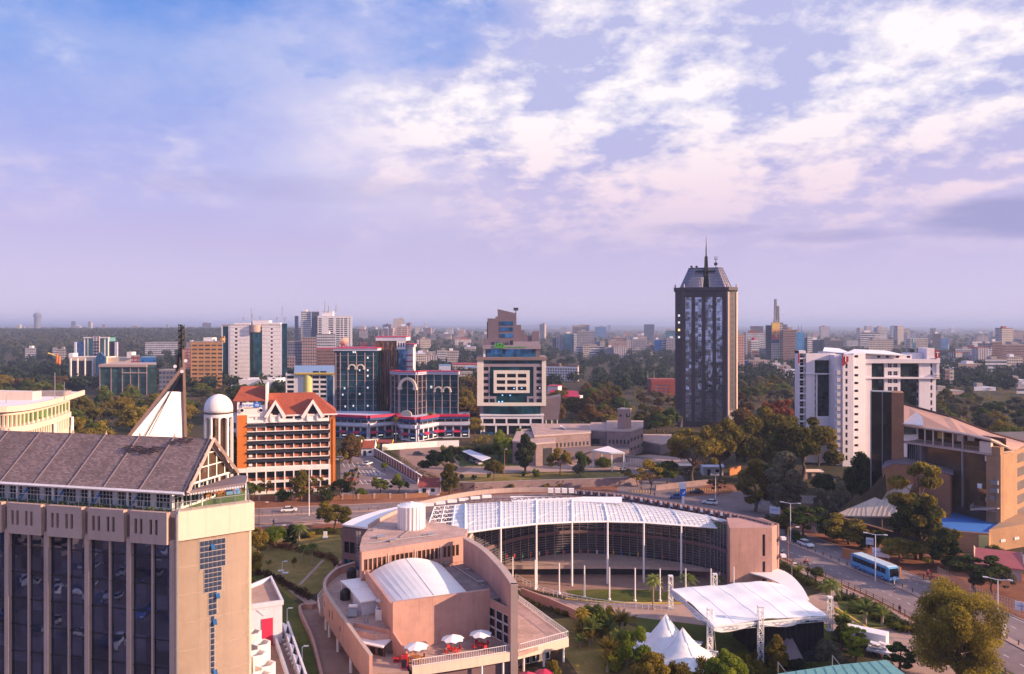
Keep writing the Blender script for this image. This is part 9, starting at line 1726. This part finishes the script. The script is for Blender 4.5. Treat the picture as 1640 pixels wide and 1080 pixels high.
# bollards along the medians
protoB=None
def bollard(x,y,group,label,z=.14,h=.8):
 global protoB
 if protoB is None:
  mb=MB();mb.lathe(0,0,[(.10,0),(.09,.6),(.13,.62),(.13,.72),(.05,.8)],10);me=bpy.data.meshes.new('bollard');me.from_pydata([tuple(v)for v in mb.v],[],mb.f);me.materials.append(M['brown']);protoB=me
 o=bpy.data.objects.new('bollard',protoB);COL.objects.link(o);o.location=(x,y,z);o.scale=(1,1,h/.8);tag(o,label,'bollard',group)
acc=0;prev=RC[0]
for p in RC[1:]:
 seg=p-prev;L_=seg.length;k=2.6-acc
 while k<L_:
  q=prev+seg*(k/L_)
  if q.x<-28 and q.x>-82:bollard(q.x,q.y,'posts on the left median','short dark post in the row on the left-hand median')
  elif q.x>60 and q.y<200:bollard(q.x,q.y,'posts on the right median','short dark bollard in the row on the right-hand median')
  k+=2.6
 acc=(acc+L_)%2.6;prev=p
yb=mat('yellow_bollard',(.62,.42,.12),.6,.1);yme=None
for k in range(24):
 p=U(1084+k*3.8,788.5-math.sin(k/23*math.pi)*1.5);mb=MB();mb.lathe(p.x,p.y,[(.16,0),(.14,.8),(.05,.9)],8);mb.build('bollard',yb,label='short yellow bollard in the ring around the junction island',cat='bollard',group='yellow bollards round the junction island')
for k in range(8):p=U(1008+k*4.5,789);mb=MB();mb.lathe(p.x,p.y,[(.16,0),(.14,.8),(.05,.9)],8);mb.build('bollard',yb,label='short yellow bollard beside the half-bare junction tree',cat='bollard',group='yellow bollards left of the junction')
p=U(1432.5,946);e=empty('road_sign',p,'black and white banded sign post on the median behind the bus','sign post');mb=MB();mb.tube(p,p+Vector((0,0,2.6)),.07,n=8);mb.build('pole',M['cleanwhite'],e);mb=MB();[mb.tube(p+Vector((0,0,z)),p+Vector((0,0,z+.35)),.12,n=10)for z in(.2,.9)];mb.build('black_band',M['black'],e);mb=MB();mb.tube(p+Vector((0,-.08,2.4)),p+Vector((0,-.14,2.4)),.38,n=16);mb.build('disc',M['bluepaint'],e)
# footpath fence
ff_=offset(RC,-10.2);seg=[p for p in ff_ if p[1]<190 and p[1]>112 and p[0]>40]
def longfence(name,pts,h,m,label,sp,cat='fence',post=.06,wires=3):
 e=empty(name,(*pts[0],0),label,cat);P=[Vector((p[0],p[1],0))for p in pts];mb=MB()
 for k in range(wires):mb.ribbon([(p.x,p.y)for p in P],.045,h*(k+1)/wires-.05,h*(k+1)/wires)
 mb.build('rails',m,e);mb=MB()
 for a,b in zip(P[:-1],P[1:]):
  n=max(1,int((b-a).length/sp))
  for i in range(n):
   p=a.lerp(b,i/n);mb.box(p.x-post,p.x+post,p.y-post,p.y+post,0,h+.1)
   if sp>1:mb.build('post',m,e);mb=MB()
 if mb.v:mb.build('mesh_bars',m,e)
longfence('metal_fence',seg,1.2,M['brown'],'low brown metal fence along the right-hand footpath',2.2)
longfence('metal_fence',[p for p in offset(RC,-14.5)if 118<p[1]<168 and p[0]>40],1.7,M['black'],'dark post fence between footpath and planting bed',3.0,post=.1,wires=1)
longfence('steel_fence',[U(x,y)[:2]for x,y in((1502,925),(1530,941),(1560,958),(1600,972),(1655,992))],2.2,M['steel'],'grey blue steel mesh fence across the dirt verge at right',.55,post=.035,wires=4)
# blank-faced hoardings on the bank
def hoarding(px,pb,w,h,label,nm='billboard',leg=1.0,ang=-.55,top=None):
 p=U(px,pb);e=empty(nm,p,label,'sign board');c,s=math.cos(ang),math.sin(ang)
 mb=MB();mb.obox(p.x,p.y,leg,w,.12,h,ang);mb.build('board',M['boardwhite'],e);mb=MB();q=p+Vector((s*.09,-c*.09,0));mb.obox(q.x,q.y,leg+h*.45,w*.72,.03,h*.2,ang);mb.build('pale_blue_lettering',M['paleblue'],e)
 for u_ in(-.4,.4):mb=MB();mb.tube((p.x+c*w*u_,p.y+s*w*u_,0),(p.x+c*w*u_,p.y+s*w*u_,leg),.06,n=6);mb.build('post',M['steel'],e)
M['boardwhite']=mat('board_white',(.74,.76,.84),.5,.04);M['paleblue']=mat('pale_blue_print',(.42,.52,.80),.5,.1)
hoarding(1214,818,2.6,1.9,'white board under the yellow-olive tree, first of three on the bank',leg=1.0);hoarding(1241,829,2.8,2.0,'white board right of the tall grey-green tree, second on the bank',leg=1.0);hoarding(1315,859,3.0,2.0,'white board between two roadside trees, third on the bank',leg=1.0)
hoarding(1411,901,3.6,1.9,'long white board behind the lamp above the bus',leg=1.2);hoarding(1393,886,1.6,1.6,'square white board on a post above the bus',leg=1.9);hoarding(1638,985,2.4,1.6,'white panel fixed on the steel fence at the right edge',leg=.7)
p=U(1094,812);e=empty('tower_sign',p,'white and blue advertising column at the road junction','sign');mb=MB();mb.box(p.x-.35,p.x+.35,p.y-.2,p.y+.2,0,3.2);mb.build('post',M['cleanwhite'],e);mb=MB();mb.box(p.x-.9,p.x+.9,p.y-.3,p.y+.3,3.2,5.2);mb.build('blue_panel',M['bluepaint2'],e);mb=MB();mb.add([(p.x-.5,p.y-.33,3.6),(p.x+.5,p.y-.33,3.9),(p.x+.6,p.y-.33,4.8),(p.x-.1,p.y-.33,4.0)],[(0,1,2,3)]);mb.build('white_swoosh',M['cleanwhite'],e);mb=MB();mb.box(p.x-1.1,p.x+.8,p.y-.35,p.y+.35,5.2,7.0);mb.build('white_head',M['cleanwhite'],e)
p=U(1608,1022);e=empty('banner_sign',p,'narrow white and blue banner panel at the foot of the right-hand lamp','sign');mb=MB();mb.box(p.x-.55,p.x+.35,p.y-.1,p.y+.1,.4,2.4);mb.build('panel',M['boardwhite'],e);mb=MB();mb.box(p.x-.75,p.x-.56,p.y-.1,p.y+.1,.4,2.4);mb.build('blue_edge',M['bluepaint2'],e);mb=MB();mb.box(p.x-.1,p.x+.02,p.y-.05,p.y+.05,0,.4);mb.build('foot',M['steel'],e)
p=U(521,862);e=empty('sign_block',p,'white upright sign block on the garden lawn','sign block');mb=MB();mb.box(p.x-.45,p.x-.05,p.y-.15,p.y+.15,.3,1.6);mb.box(p.x+.03,p.x+.4,p.y-.12,p.y+.18,.3,1.6);mb.build('panels',M['cleanwhite'],e);mb=MB();mb.box(p.x-.6,p.x+.6,p.y-.4,p.y+.4,0,.3);mb.build('base',M['cleanwhite'],e)
for px,py,lb in((450,915,'left white stone slab lying on the garden lawn'),(457,918.5,'right white stone slab lying on the garden lawn')):p=U(px,py);mb=MB();mb.obox(p.x,p.y,0.02,1.2,.7,.18,.1);mb.build('stone_slab',M['white'],label=lb,cat='slab')
# walls
def wallrun(name,pts,w,h,m,label,cat='wall',cap=None,px=True,pilas=0,pm=None):
 P=[U(*p)if px else Vector(p)for p in pts];e=empty(name,P[0],label,cat);mb=MB();mb.ribbon([(p.x,p.y)for p in P],w,0,h);mb.build('wall',m,e)
 if cap:mb=MB();mb.ribbon([(p.x,p.y)for p in P],w+.15,h,h+.15);mb.build('coping',cap,e)
 if pilas:
  mb=MB()
  for a,b in zip(P[:-1],P[1:]):
   n=max(1,int((b-a).length/pilas))
   for i in range(n):p=a.lerp(b,i/n);mb.box(p.x-.3,p.x+.3,p.y-.3,p.y+.3,0,h+.2)
  mb.build('pilasters',pm or m,e)
 return e
wallrun('compound_wall',[(717,786),(760,787),(850,783),(950,780),(1002,778),(1028,776)],.5,2.6,M['stone'],'long mauve stone wall along the far side of the main road',cap=M['concrete'])
wallrun('brick_wall',[(598,728),(640,753),(675,776)],.4,2.8,M['brick'],'long brick wall with white coping beside the car park',cap=M['white'],pilas=3.2,pm=M['white'])
wallrun('white_wall',[(612,722),(650,719),(700,716),(735,715)],.4,2.6,M['white'],'white boundary wall in front of the shop podium')
wallrun('orange_wall',[(1012,770),(1030,768),(1055,766),(1062,760)],.4,2.0,M['wallor'],'curved orange wall beside the junction')if 'wallor' in M else None
M['wallor']=mat('orange_wall_render',(.50,.20,.08),.8,.12);wallrun('orange_wall',[(1010,771),(1030,769),(1058,766)],.4,2.2,M['wallor'],'low orange wall beside the road junction');wallrun('orange_wall',[(1168,762),(1186,758)],.4,2.6,M['wallor'],'short orange wall under the grove');wallrun('stone_wall',[(1050,786),(1075,783),(1140,776)],.4,1.8,M['stone'],'low mauve wall behind the junction island');wallrun('brick_fence_wall',[(388,802),(470,802),(548,800),(650,798),(685,796)],.35,1.3,M['brickdark'],'low dark brick wall with pillars before the orange office',pilas=4,pm=M['beige'])
wallrun('roadside_wall',[(1350,893),(1380,900),(1425,918),(1442,926)],.4,2.2,M['ochre']if 'ochre' in M else M['wallor'],'ochre roadside wall above the bus');wallrun('garden_wall',[(1540,908),(1580,905),(1650,903)],.4,2.0,M['concrete'],'grey concrete wall in front of the brick office')
# gatehouses and small buildings
def cottage(name,x,y,w,d,h,rh,rm,label,ang=0.0,wm='white',cat='gatehouse',gable=True):
 e=empty(name,(x,y,0),label,cat);c,s=math.cos(ang),math.sin(ang);P=lambda u_,v_,z:Vector((x+c*u_-s*v_,y+s*u_+c*v_,z))
 mb=MB();mb.obox(x,y,0,w,d,h,ang);mb.build('wall',M[wm],e);mb=MB();mb.slab([P(-w/2-.3,-d/2-.4,h),P(w/2+.3,-d/2-.4,h),P(w/2+.3,0,h+rh),P(-w/2-.3,0,h+rh)],.15);mb.slab([P(-w/2-.3,0,h+rh),P(w/2+.3,0,h+rh),P(w/2+.3,d/2+.4,h),P(-w/2-.3,d/2+.4,h)],.15);mb.build('roof',M[rm],e)
 for sx in(-1,1):
  u_=sx*w/2;v=[P(u_,-d/2,h),P(u_,d/2,h),P(u_,0,h+rh-.05),P(u_+sx*.35,-d/2-.3,h),P(u_+sx*.35,d/2+.3,h),P(u_+sx*.35,0,h+rh+.4)];mb=MB();mb.add(v,[(0,1,2),(5,4,3),(0,3,4,1),(1,4,5,2),(2,5,3,0)]);mb.build('gable',M[wm],e)
 q=P(-w*.22,-d/2-.04,0);mb=MB();mb.obox(q.x,q.y,0,1.1,.08,2.1,ang);mb.build('door',M['dark'],e);q=P(w*.2,-d/2-.04,0);mb=MB();mb.obox(q.x,q.y,1.1,1.2,.08,1.0,ang);mb.build('window',M['gl_dark'],e)
p=U(687,793);cottage('gatehouse',p.x,p.y+2,6.2,5,2.7,2.2,'tile2d','white gatehouse with dark red tiled roof at the car park exit')if 'tile2d' in M else None
M['tile2d']=mat('dark_red_tiles',(.26,.055,.05),.8,.2,1.0);cottage('gatehouse',p.x,p.y+2,6.2,5,2.7,2.2,'tile2d','white gatehouse with dark red tiled roof at the car park exit')
p=U(589,730);cottage('gatehouse',p.x,p.y+2,5,5,3.2,2.6,'tile','white gatehouse with orange tiled roof behind the car park');p=U(616,718);cottage('kiosk',p.x,p.y+2,6,4,2.4,1.0,'tile2d','yellow kiosk with a red roof beyond the car park',wm='yellow',cat='kiosk')
p=U(1612,926);cottage('cottage',p.x,p.y+3,8,8,2.6,2.4,'pinkroof2','small cottage with a pinkish red roof at the right edge',ang=-.5,wm='beige',cat='cottage')if 'pinkroof2' in M else None
M['pinkroof2']=mat('faded_red_roof',(.48,.13,.13),.7,.12,.4);cottage('cottage',p.x,p.y+3,8,8,2.6,2.4,'pinkroof2','small cottage with a pinkish red roof at the right edge',ang=-.5,wm='beige',cat='cottage')
p=U(1300,766);cottage('guard_hut',p.x,p.y,6,4,2.6,.5,'cream','small flat-roofed pinkish hut below the olive grove',wm='beige',cat='hut');p=U(1090,757);cottage('guard_hut',p.x,p.y,8,4,2.8,.4,'cream','long low hut behind the junction grove',wm='beige',cat='hut');p=U(1140,760);cottage('guard_hut',p.x,p.y,7,4,3.0,.4,'lilac','pale blue-grey hut behind the junction',wm='lilac',cat='hut')
# carport in the compound
e=empty('carport',U(765,745),'pale-roofed open carport with parked cars in the compound','carport');q=[U(740,722.5,2.8),U(752,720,2.8),U(786,733,2.8),U(772,738,2.8)];mb=MB();mb.slab(q,.2);mb.build('roof',M['lilac'],e)
for a in(q[0],q[3],q[0].lerp(q[3],.5),q[1],q[2]):mb=MB();mb.box(a.x-.1,a.x+.1,a.y-.1,a.y+.1,0,2.6);mb.build('post',M['dark'],e)
# --- vehicles
def mesh_extrude(profile,hw,taper=None):
 """side profile (x,z) extruded across y, pulled in by taper(z)"""
 n=len(profile);vs=[];
 for s in(-1,1):
  for x,z in profile:vs.append((x,s*hw*(taper(z)if taper else 1),z))
 return vs,[tuple(range(n)),tuple(reversed(range(n,2*n)))]+[(i,n+i,n+(i+1)%n,(i+1)%n)for i in range(n)]
def car_proto():
 P={}
 body=[(-2.15,.35),(-2.2,.75),(-2.05,.95),(-1.3,1.0),(1.0,.98),(1.9,.85),(2.15,.65),(2.15,.35)]
 cab=[(-1.75,.98),(-1.15,1.42),(.35,1.45),(1.15,.97)];tp=lambda z:1-.16*max(0,(z-.95))/.5
 def mk(nm,v,f,bev=.05):
  me=bpy.data.meshes.new(nm);me.from_pydata(v,[],f);return me
 P['body']=mk('car_body',*mesh_extrude(body,.88,lambda z:.96+.04*(z<.9)));P['cabin']=mk('car_cabin',*mesh_extrude(cab,.80,tp));P['roof']=mk('car_roof',*mesh_extrude([(-1.12,1.41),(-1.1,1.47),(.3,1.50),(.36,1.44)],.70))
 mb=MB();mb.tube((0,-.11,0),(0,.11,0),.33,n=16);P['wheel']=mk('car_wheel',[tuple(v)for v in mb.v],mb.f);mb=MB();mb.tube((0,-.12,0),(0,.12,0),.18,n=12);P['rim']=mk('car_rim',[tuple(v)for v in mb.v],mb.f)
 mb=MB();mb.box(-.05,.05,-.2,.2,-.08,.08);P['light']=mk('car_light',[tuple(v)for v in mb.v],mb.f);return P
CP=car_proto()
def child(name,me,m,par,loc=(0,0,0),sc=(1,1,1)):
 o=bpy.data.objects.new(name,me);COL.objects.link(o);o.parent=par;o.location=loc;o.scale=sc
 if len(me.materials)==0:me.materials.append(None)
 o.material_slots[0].link='OBJECT';o.material_slots[0].material=m;ORG[o.name]=Vector();return o
CM={k:mat('car_'+k,c,.25,.03,spec=.6)for k,c in dict(white=(.74,.74,.78),dark=(.03,.03,.045),red=(.40,.04,.03),silver=(.45,.45,.50),blue=(.05,.12,.35)).items()}
def car(px,py,col,ang,label,group=None,sx=1.0,sz=1.0,z=.03):
 p=U(px,py);e=empty('parked_car' if 'parked' in label else 'car',(p.x,p.y,z),label,'car',group,rz=ang);e.scale=(sx,1,sz)
 child('body',CP['body'],CM[col],e);child('windows',CP['cabin'],M['gl_dark'],e);child('roof',CP['roof'],CM[col],e)
 for x in(-1.35,1.35):
  for y in(-.8,.8):w=child('wheel',CP['wheel'],M['black'],e,(x,y,.33));child('rim',CP['rim'],M['steel'],w)
 for y in(-.6,.6):child('headlight',CP['light'],M['cleanwhite'],e,(2.14,y,.68));child('tail_light',CP['light'],M['red'],e,(-2.17,y,.78))
def heading(px,py,back=False):
 p=U(px,py);d=min(range(len(RC)-1),key=lambda i:(RC[i]-Vector((p.x,p.y))).length);v=RC[d+1]-RC[d];return math.atan2(v.y,v.x)+(math.pi if back else 0)
car(463,820,'white',heading(463,820),'silver-white car driving on the upper lanes left of the lamp');car(1290,875,'white',heading(1290,875),'white saloon driving down the right-hand road ahead of the bus');car(1137,808,'white',2.6,'white estate car turning at the road junction');car(1115,791,'dark',3.1,'dark low car behind the advertising column at the junction');car(1084,799,'blue',3.0,'blue car partly hidden behind the ring building at the junction')
car(1244,806,'white',.3,'parked white car glimpsed under the tall grey-green tree');car(1325,832,'white',.5,'parked white car beside the fan-shaped canopy');car(1336,826,'blue',.5,'parked blue car beside the fan-shaped canopy')
for px,py,c,a,lb in((564,759,'dark',1.5,'parked black car in the brick office car park'),(562,772,'red',1.4,'parked dark red car in the brick office car park'),(609,773,'white',.2,'parked white car at the near edge of the car park'),(589,745,'white',1.2,'parked white car near the island in the car park'),(544,738,'silver',.1,'parked silver car beside the orange corner pier'),(556,715,'blue',.3,'parked blue car by the shop podium entrance'),(574,719,'dark',.2,'parked black car by the orange-roofed gatehouse'),(748,736,'dark',1.9,'parked black car at the left of the carport'),(758,740,'silver',1.9,'parked silver car in the carport'),(767,744,'white',1.9,'parked white car at the right of the carport'),(670,729,'dark',.3,'parked dark car behind the white boundary wall'),(733,699,'white',.2,'parked white car at the right end of the podium'),(652,706,'white',.1,'parked white van-like car before the entrance crest'),(590,707,'white',.5,'parked white car left of the orange-roofed gatehouse'),(600,706,'silver',.5,'parked silver car left of the orange-roofed gatehouse'),(716,703,'silver',.2,'parked silver car before the podium shops'),(1066,745,'white',.2,'parked white car at the right end of the covered walkway'),(1340,770,'dark',.2,'parked dark car at the foot of the white tower')):car(px,py,c,a,lb)
def bus():
 px,py=1400,921;p=U(px,py);a=heading(px,py);L=11.0;e=empty('bus',(p.x,p.y,.03),'pale blue city bus driving down the right-hand road','bus',rz=a)
 def part(nm,mb,m,par=e):
  me=bpy.data.meshes.new(nm);me.from_pydata([tuple(v)for v in mb.v],[],mb.f);o=child(nm,me,m,par);o.data.materials[0]=m;return o
 mb=MB();v,f=mesh_extrude([(-5.5,.4),(-5.55,1.2),(-5.5,3.0),(-5.3,3.15),(5.2,3.15),(5.45,2.9),(5.6,1.2),(5.55,.4)],1.22,lambda z:.95 if z>3.0 else 1);mb.add(v,f);part('body',mb,M['busblue'])
 mb=MB();v,f=mesh_extrude([(-5.3,3.12),(-5.0,3.28),(4.9,3.28),(5.2,3.12)],1.18);mb.add(v,f);part('roof',mb,M['busroof'])
 for s in(-1,1):
  for k in range(7):mb=MB();x=-5.0+k*1.38;mb.box(x,x+1.28,s*1.225-.015,s*1.225+.015,1.65,2.65);part('window',mb,M['gl_dark'])
  mb=MB();mb.box(-5.4,5.4,s*1.23-.012,s*1.23+.012,.45,.8);part('skirt_stripe',mb,M['blue'])
 mb=MB();mb.add([(5.63,-1.08,1.3),(5.63,1.08,1.3),(5.50,1.08,2.85),(5.50,-1.08,2.85),(5.55,-1.08,1.3),(5.55,1.08,1.3),(5.42,1.08,2.85),(5.42,-1.08,2.85)],[(0,1,2,3),(7,6,5,4),(0,4,5,1),(3,2,6,7)]);part('windscreen',mb,M['gl_dark'])
 for x in(-3.3,3.6):
  for y in(-1.1,1.1):mb=MB();mb.tube((x,y-.14,.5),(x,y+.14,.5),.5,n=18);w=part('wheel',mb,M['black']);mb=MB();mb.tube((x,y-.16,.5),(x,y+.16,.5),.24,n=12);part('rim',mb,M['steel'],w)
 for y in(-.85,.85):mb=MB();mb.box(5.58,5.66,y-.2,y+.2,.75,.98);part('headlight',mb,M['cleanwhite'])
M['busblue']=mat('bus_blue',(.10,.36,.66),.3,.04,spec=.6);M['busroof']=mat('bus_roof',(.52,.66,.76),.35,.05);bus()
# --- people: one skinned body per pose, clothes as its children
def skinbody(nodes,edges,radii,name):
 me=bpy.data.meshes.new(name);me.from_pydata(nodes,edges,[]);o=bpy.data.objects.new(name,me);COL.objects.link(o);m1=o.modifiers.new('s','SKIN');m1 .use_smooth_shade=True;m2=o.modifiers.new('d','SUBSURF');m2 .levels=1;m2 .render_levels=1
 for v,r in zip(me.skin_vertices[0].data,radii):v.radius=(r,r)
 me.skin_vertices[0].data[0].use_root=True
 dg=bpy.context.evaluated_depsgraph_get();dg.update();ev=o.evaluated_get(dg);out_=bpy.data.meshes.new_from_object(ev);bpy.data.objects.remove(o);out_.name=name;return out_
def person_meshes(stride=.18,seated=False):
 if not seated:
  N=[(0,0,.95),(0,0,1.15),(0,0,1.38),(0,0,1.50),(.01,0,1.60),(.01,0,1.72),(.0,.17,1.40),(.04,.22,1.12),(.12,.20,.90),(0,-.17,1.40),(-.04,-.22,1.12),(.02,-.22,.88),(0,.09,.88),(stride*.6,.09,.50),(stride,.09,.08),(stride+.14,.09,.04),(0,-.09,.88),(-stride*.3,-.09,.48),(-stride,-.09,.09),(-stride+.14,-.09,.04)]
 else:
  N=[(0,0,.85),(.06,0,1.05),(.14,0,1.28),(.17,0,1.38),(.2,0,1.48),(.21,0,1.60),(.14,.17,1.30),(.32,.24,1.12),(.52,.24,1.05),(.14,-.17,1.30),(.32,-.24,1.12),(.52,-.24,1.05),(.03,.11,.82),(.42,.16,.74),(.30,.16,.36),(.44,.16,.32),(.03,-.11,.82),(.42,-.16,.74),(.30,-.16,.36),(.44,-.16,.32)]
 E=[(0,1),(1,2),(2,3),(3,4),(4,5),(2,6),(6,7),(7,8),(2,9),(9,10),(10,11),(0,12),(12,13),(13,14),(14,15),(0,16),(16,17),(17,18),(18,19)];r=[.12,.12,.13,.055,.085,.085,.055,.045,.035,.055,.045,.035,.085,.062,.045,.04,.085,.062,.045,.04]
 body=skinbody(N,E,r,'person_body')
 sh=skinbody([N[i]for i in(1,0,2,6,7,9,10)],[(0,1),(0,2),(2,3),(3,4),(2,5),(5,6)],[.15,.145,.155,.075,.065,.075,.065],'person_shirt')
 tr=skinbody([N[0],N[12],N[13],N[14],N[16],N[17],N[18]],[(0,1),(1,2),(2,3),(0,4),(4,5),(5,6)],[.14,.10,.078,.062,.10,.078,.062],'person_trousers')
 hr=skinbody([N[5],(N[5][0]-.02,0,N[5][2]+.03)],[(0,1)],[.092,.09],'person_hair');return body,sh,tr,hr
PM=person_meshes();PS=person_meshes(seated=True)
SK=mat('skin',(.10,.05,.035),.6,.1);HAIR=mat('black_hair',(.01,.009,.009),.9,.1);CLO={k:mat('cloth_'+k,c,.9,.08)for k,c in dict(white=(.70,.70,.74),dark=(.025,.025,.04),red=(.55,.05,.03),blue=(.05,.12,.32),orange=(.75,.16,.04),brown=(.14,.08,.06),green=(.04,.22,.10),grey=(.2,.2,.22)).items()}
def person(x,y,z,top,leg,label,ang=0.0,ms=PM,parent_z=0):
 e=empty('person',(x,y,z),label,'person',rz=ang);b=child('body',ms[0],SK,e);
 for m_,me,c in(('shirt',ms[1],CLO[top]),('trousers',ms[2],CLO[leg]),('hair',ms[3],HAIR)):child(m_,me,c,e)
for px,py,t_,l_,lb in((1247,890,'dark','dark','person in dark clothes walking beside the salmon end block'),(1252,891,'white','dark','person in a white shirt walking on the footpath beside the end block'),(438,842,'blue','dark','person in blue clothes walking along the left footpath'),(1441,984,'dark','dark','person in dark clothes walking on the right footpath near the fan palms'),(1503,946,'brown','dark','person in brown standing on the dirt verge by the fence'),(1510,948,'green','green','person in green standing on the dirt verge by the fence'),(1240,846,'dark','dark','person in black standing at the kerb behind the end block'),(1486,925,'red','dark','person in red sitting among motorcycles on the verge'),(1530,952,'blue','grey','person in blue on the dirt verge near the steel fence'),(1267,838,'blue','blue','person in blue beside the median lamp behind the white saloon'),(1562,965,'white','dark','person in white on the verge behind the largest tree'),(1027,786,'brown','dark','person in brown near the orange junction wall'),(1048,795,'white','dark','person in white crossing near the half-bare tree'),(800,1048,'grey','dark','')):
 if lb:p=U(px,py);person(p.x,p.y,.03,t_,l_,lb,random.uniform(0,6))
def motorbike(x,y,ang,label,z=.03,col='red'):
 e=empty('motorcycle',(x,y,z),label,'motorcycle',rz=ang)
 def part(nm,mb,m,par=e):
  me=bpy.data.meshes.new(nm);me.from_pydata([tuple(v)for v in mb.v],[],mb.f);me.materials.append(m);o=bpy.data.objects.new(nm,me);COL.objects.link(o);o.parent=par;return o
 for wx in(-.62,.68):mb=MB();mb.tube((wx,-.06,.31),(wx,.06,.31),.31,n=16);w=part('wheel',mb,M['black']);mb=MB();mb.tube((wx,-.07,.31),(wx,.07,.31),.17,n=10);part('rim',mb,M['steel'],w)
 mb=MB();mb.bar((-.6,0,.4),(.3,0,.5),.1);mb.bar((.3,0,.5),(.45,0,.95),.08);mb.bar((.68,0,.33),(.42,0,1.0),.07);part('frame',mb,M['black']);mb=MB();mb.obox(.12,0,.62,.5,.26,.24);part('fuel_tank',mb,M[col]);mb=MB();mb.obox(-.38,0,.72,.7,.26,.1);part('seat',mb,M['black']);mb=MB();mb.obox(-.02,0,.32,.4,.28,.3);part('engine',mb,M['grey']);mb=MB();mb.bar((.42,-.34,1.02),(.42,.34,1.02),.04);part('handlebar',mb,M['steel'])
 return e
p=U(1291,905);a=heading(1291,905)+math.pi;motorbike(p.x,p.y,a,'motorcycle ridden by the person in orange on the near lanes');person(p.x-.25*math.cos(a),p.y-.25*math.sin(a),.0,'orange','dark','motorcyclist in an orange jacket riding up the near lanes',a,PS)
for k,(px,py,lb)in enumerate(((1480,927,'parked motorcycle left of the person in red on the verge'),(1489,922,'parked motorcycle behind the person in red on the verge'),(1496,930,'parked motorcycle right of the person in red on the verge'))):p=U(px,py);motorbike(p.x,p.y,1.0+k*.7,lb)
# neighbouring block and parking left of the frame (it shows in the hotel's mirror glass)
sheet('hotel_forecourt',[(-70,20),(-230,20),(-230,112),(-86,112),(-45,88),(-45,20)],.02,M['asphalt'],px=False)
def neighbour(x,y,a,w,h,label):
 e=empty('neighbour_block',(x,y,0),label,'building');mb=MB();mb.obox(x,y,0,w,12,h,a);mb.build('wall',M['dark'],e)
 z=0
 while z<h:mb=MB();mb.obox(x,y,z,w+.6,12.6,1.5,a);mb.build('spandrel',M['cream'],e);z+=3.3
 for k in range(int(w/5)+1):u_=-w/2+k*5;c,s=math.cos(a),math.sin(a);mb=MB();mb.obox(x+c*u_,y+s*u_,0,.7,13,h,a);mb.build('pier',M['beige'],e)
neighbour(-150,38,.9,26,22,'beige banded block outside the left edge mirrored in the hotel glass');neighbour(-190,84,1.3,30,15,'lower beige banded block further left mirrored in the hotel glass')
rs=random.Random(5)
for k in range(22):
 x,y=-78-(k%6)*9+rs.uniform(-1,1),34+(k//6)*14+rs.uniform(-1,1);px,py=820+F*x/y,HOR+F*H/y;car(px,py,rs.choice(('white','silver','blue','white')),.9,'parked car in the yard outside the left edge mirrored in the hotel glass','parked cars mirrored in the hotel glass')
# haze: one closed box round the whole city
hb=MB().box(-16500,16500,-3200,24500,-2.5,118);hz=bpy.data.materials.new('haze');hz.use_nodes=True;t=NT(hz.node_tree);pv=t.n('ShaderNodeVolumePrincipled');o_=t.n('ShaderNodeOutputMaterial');t.l(pv.outputs[0],o_.inputs['Volume']);pv.inputs['Color'].default_value=(.54,.67,1.0,1);pv.inputs['Density'].default_value=HAZE;pv.inputs['Anisotropy'].default_value=.1
h_=hb.build('haze',hz,kind='stuff')
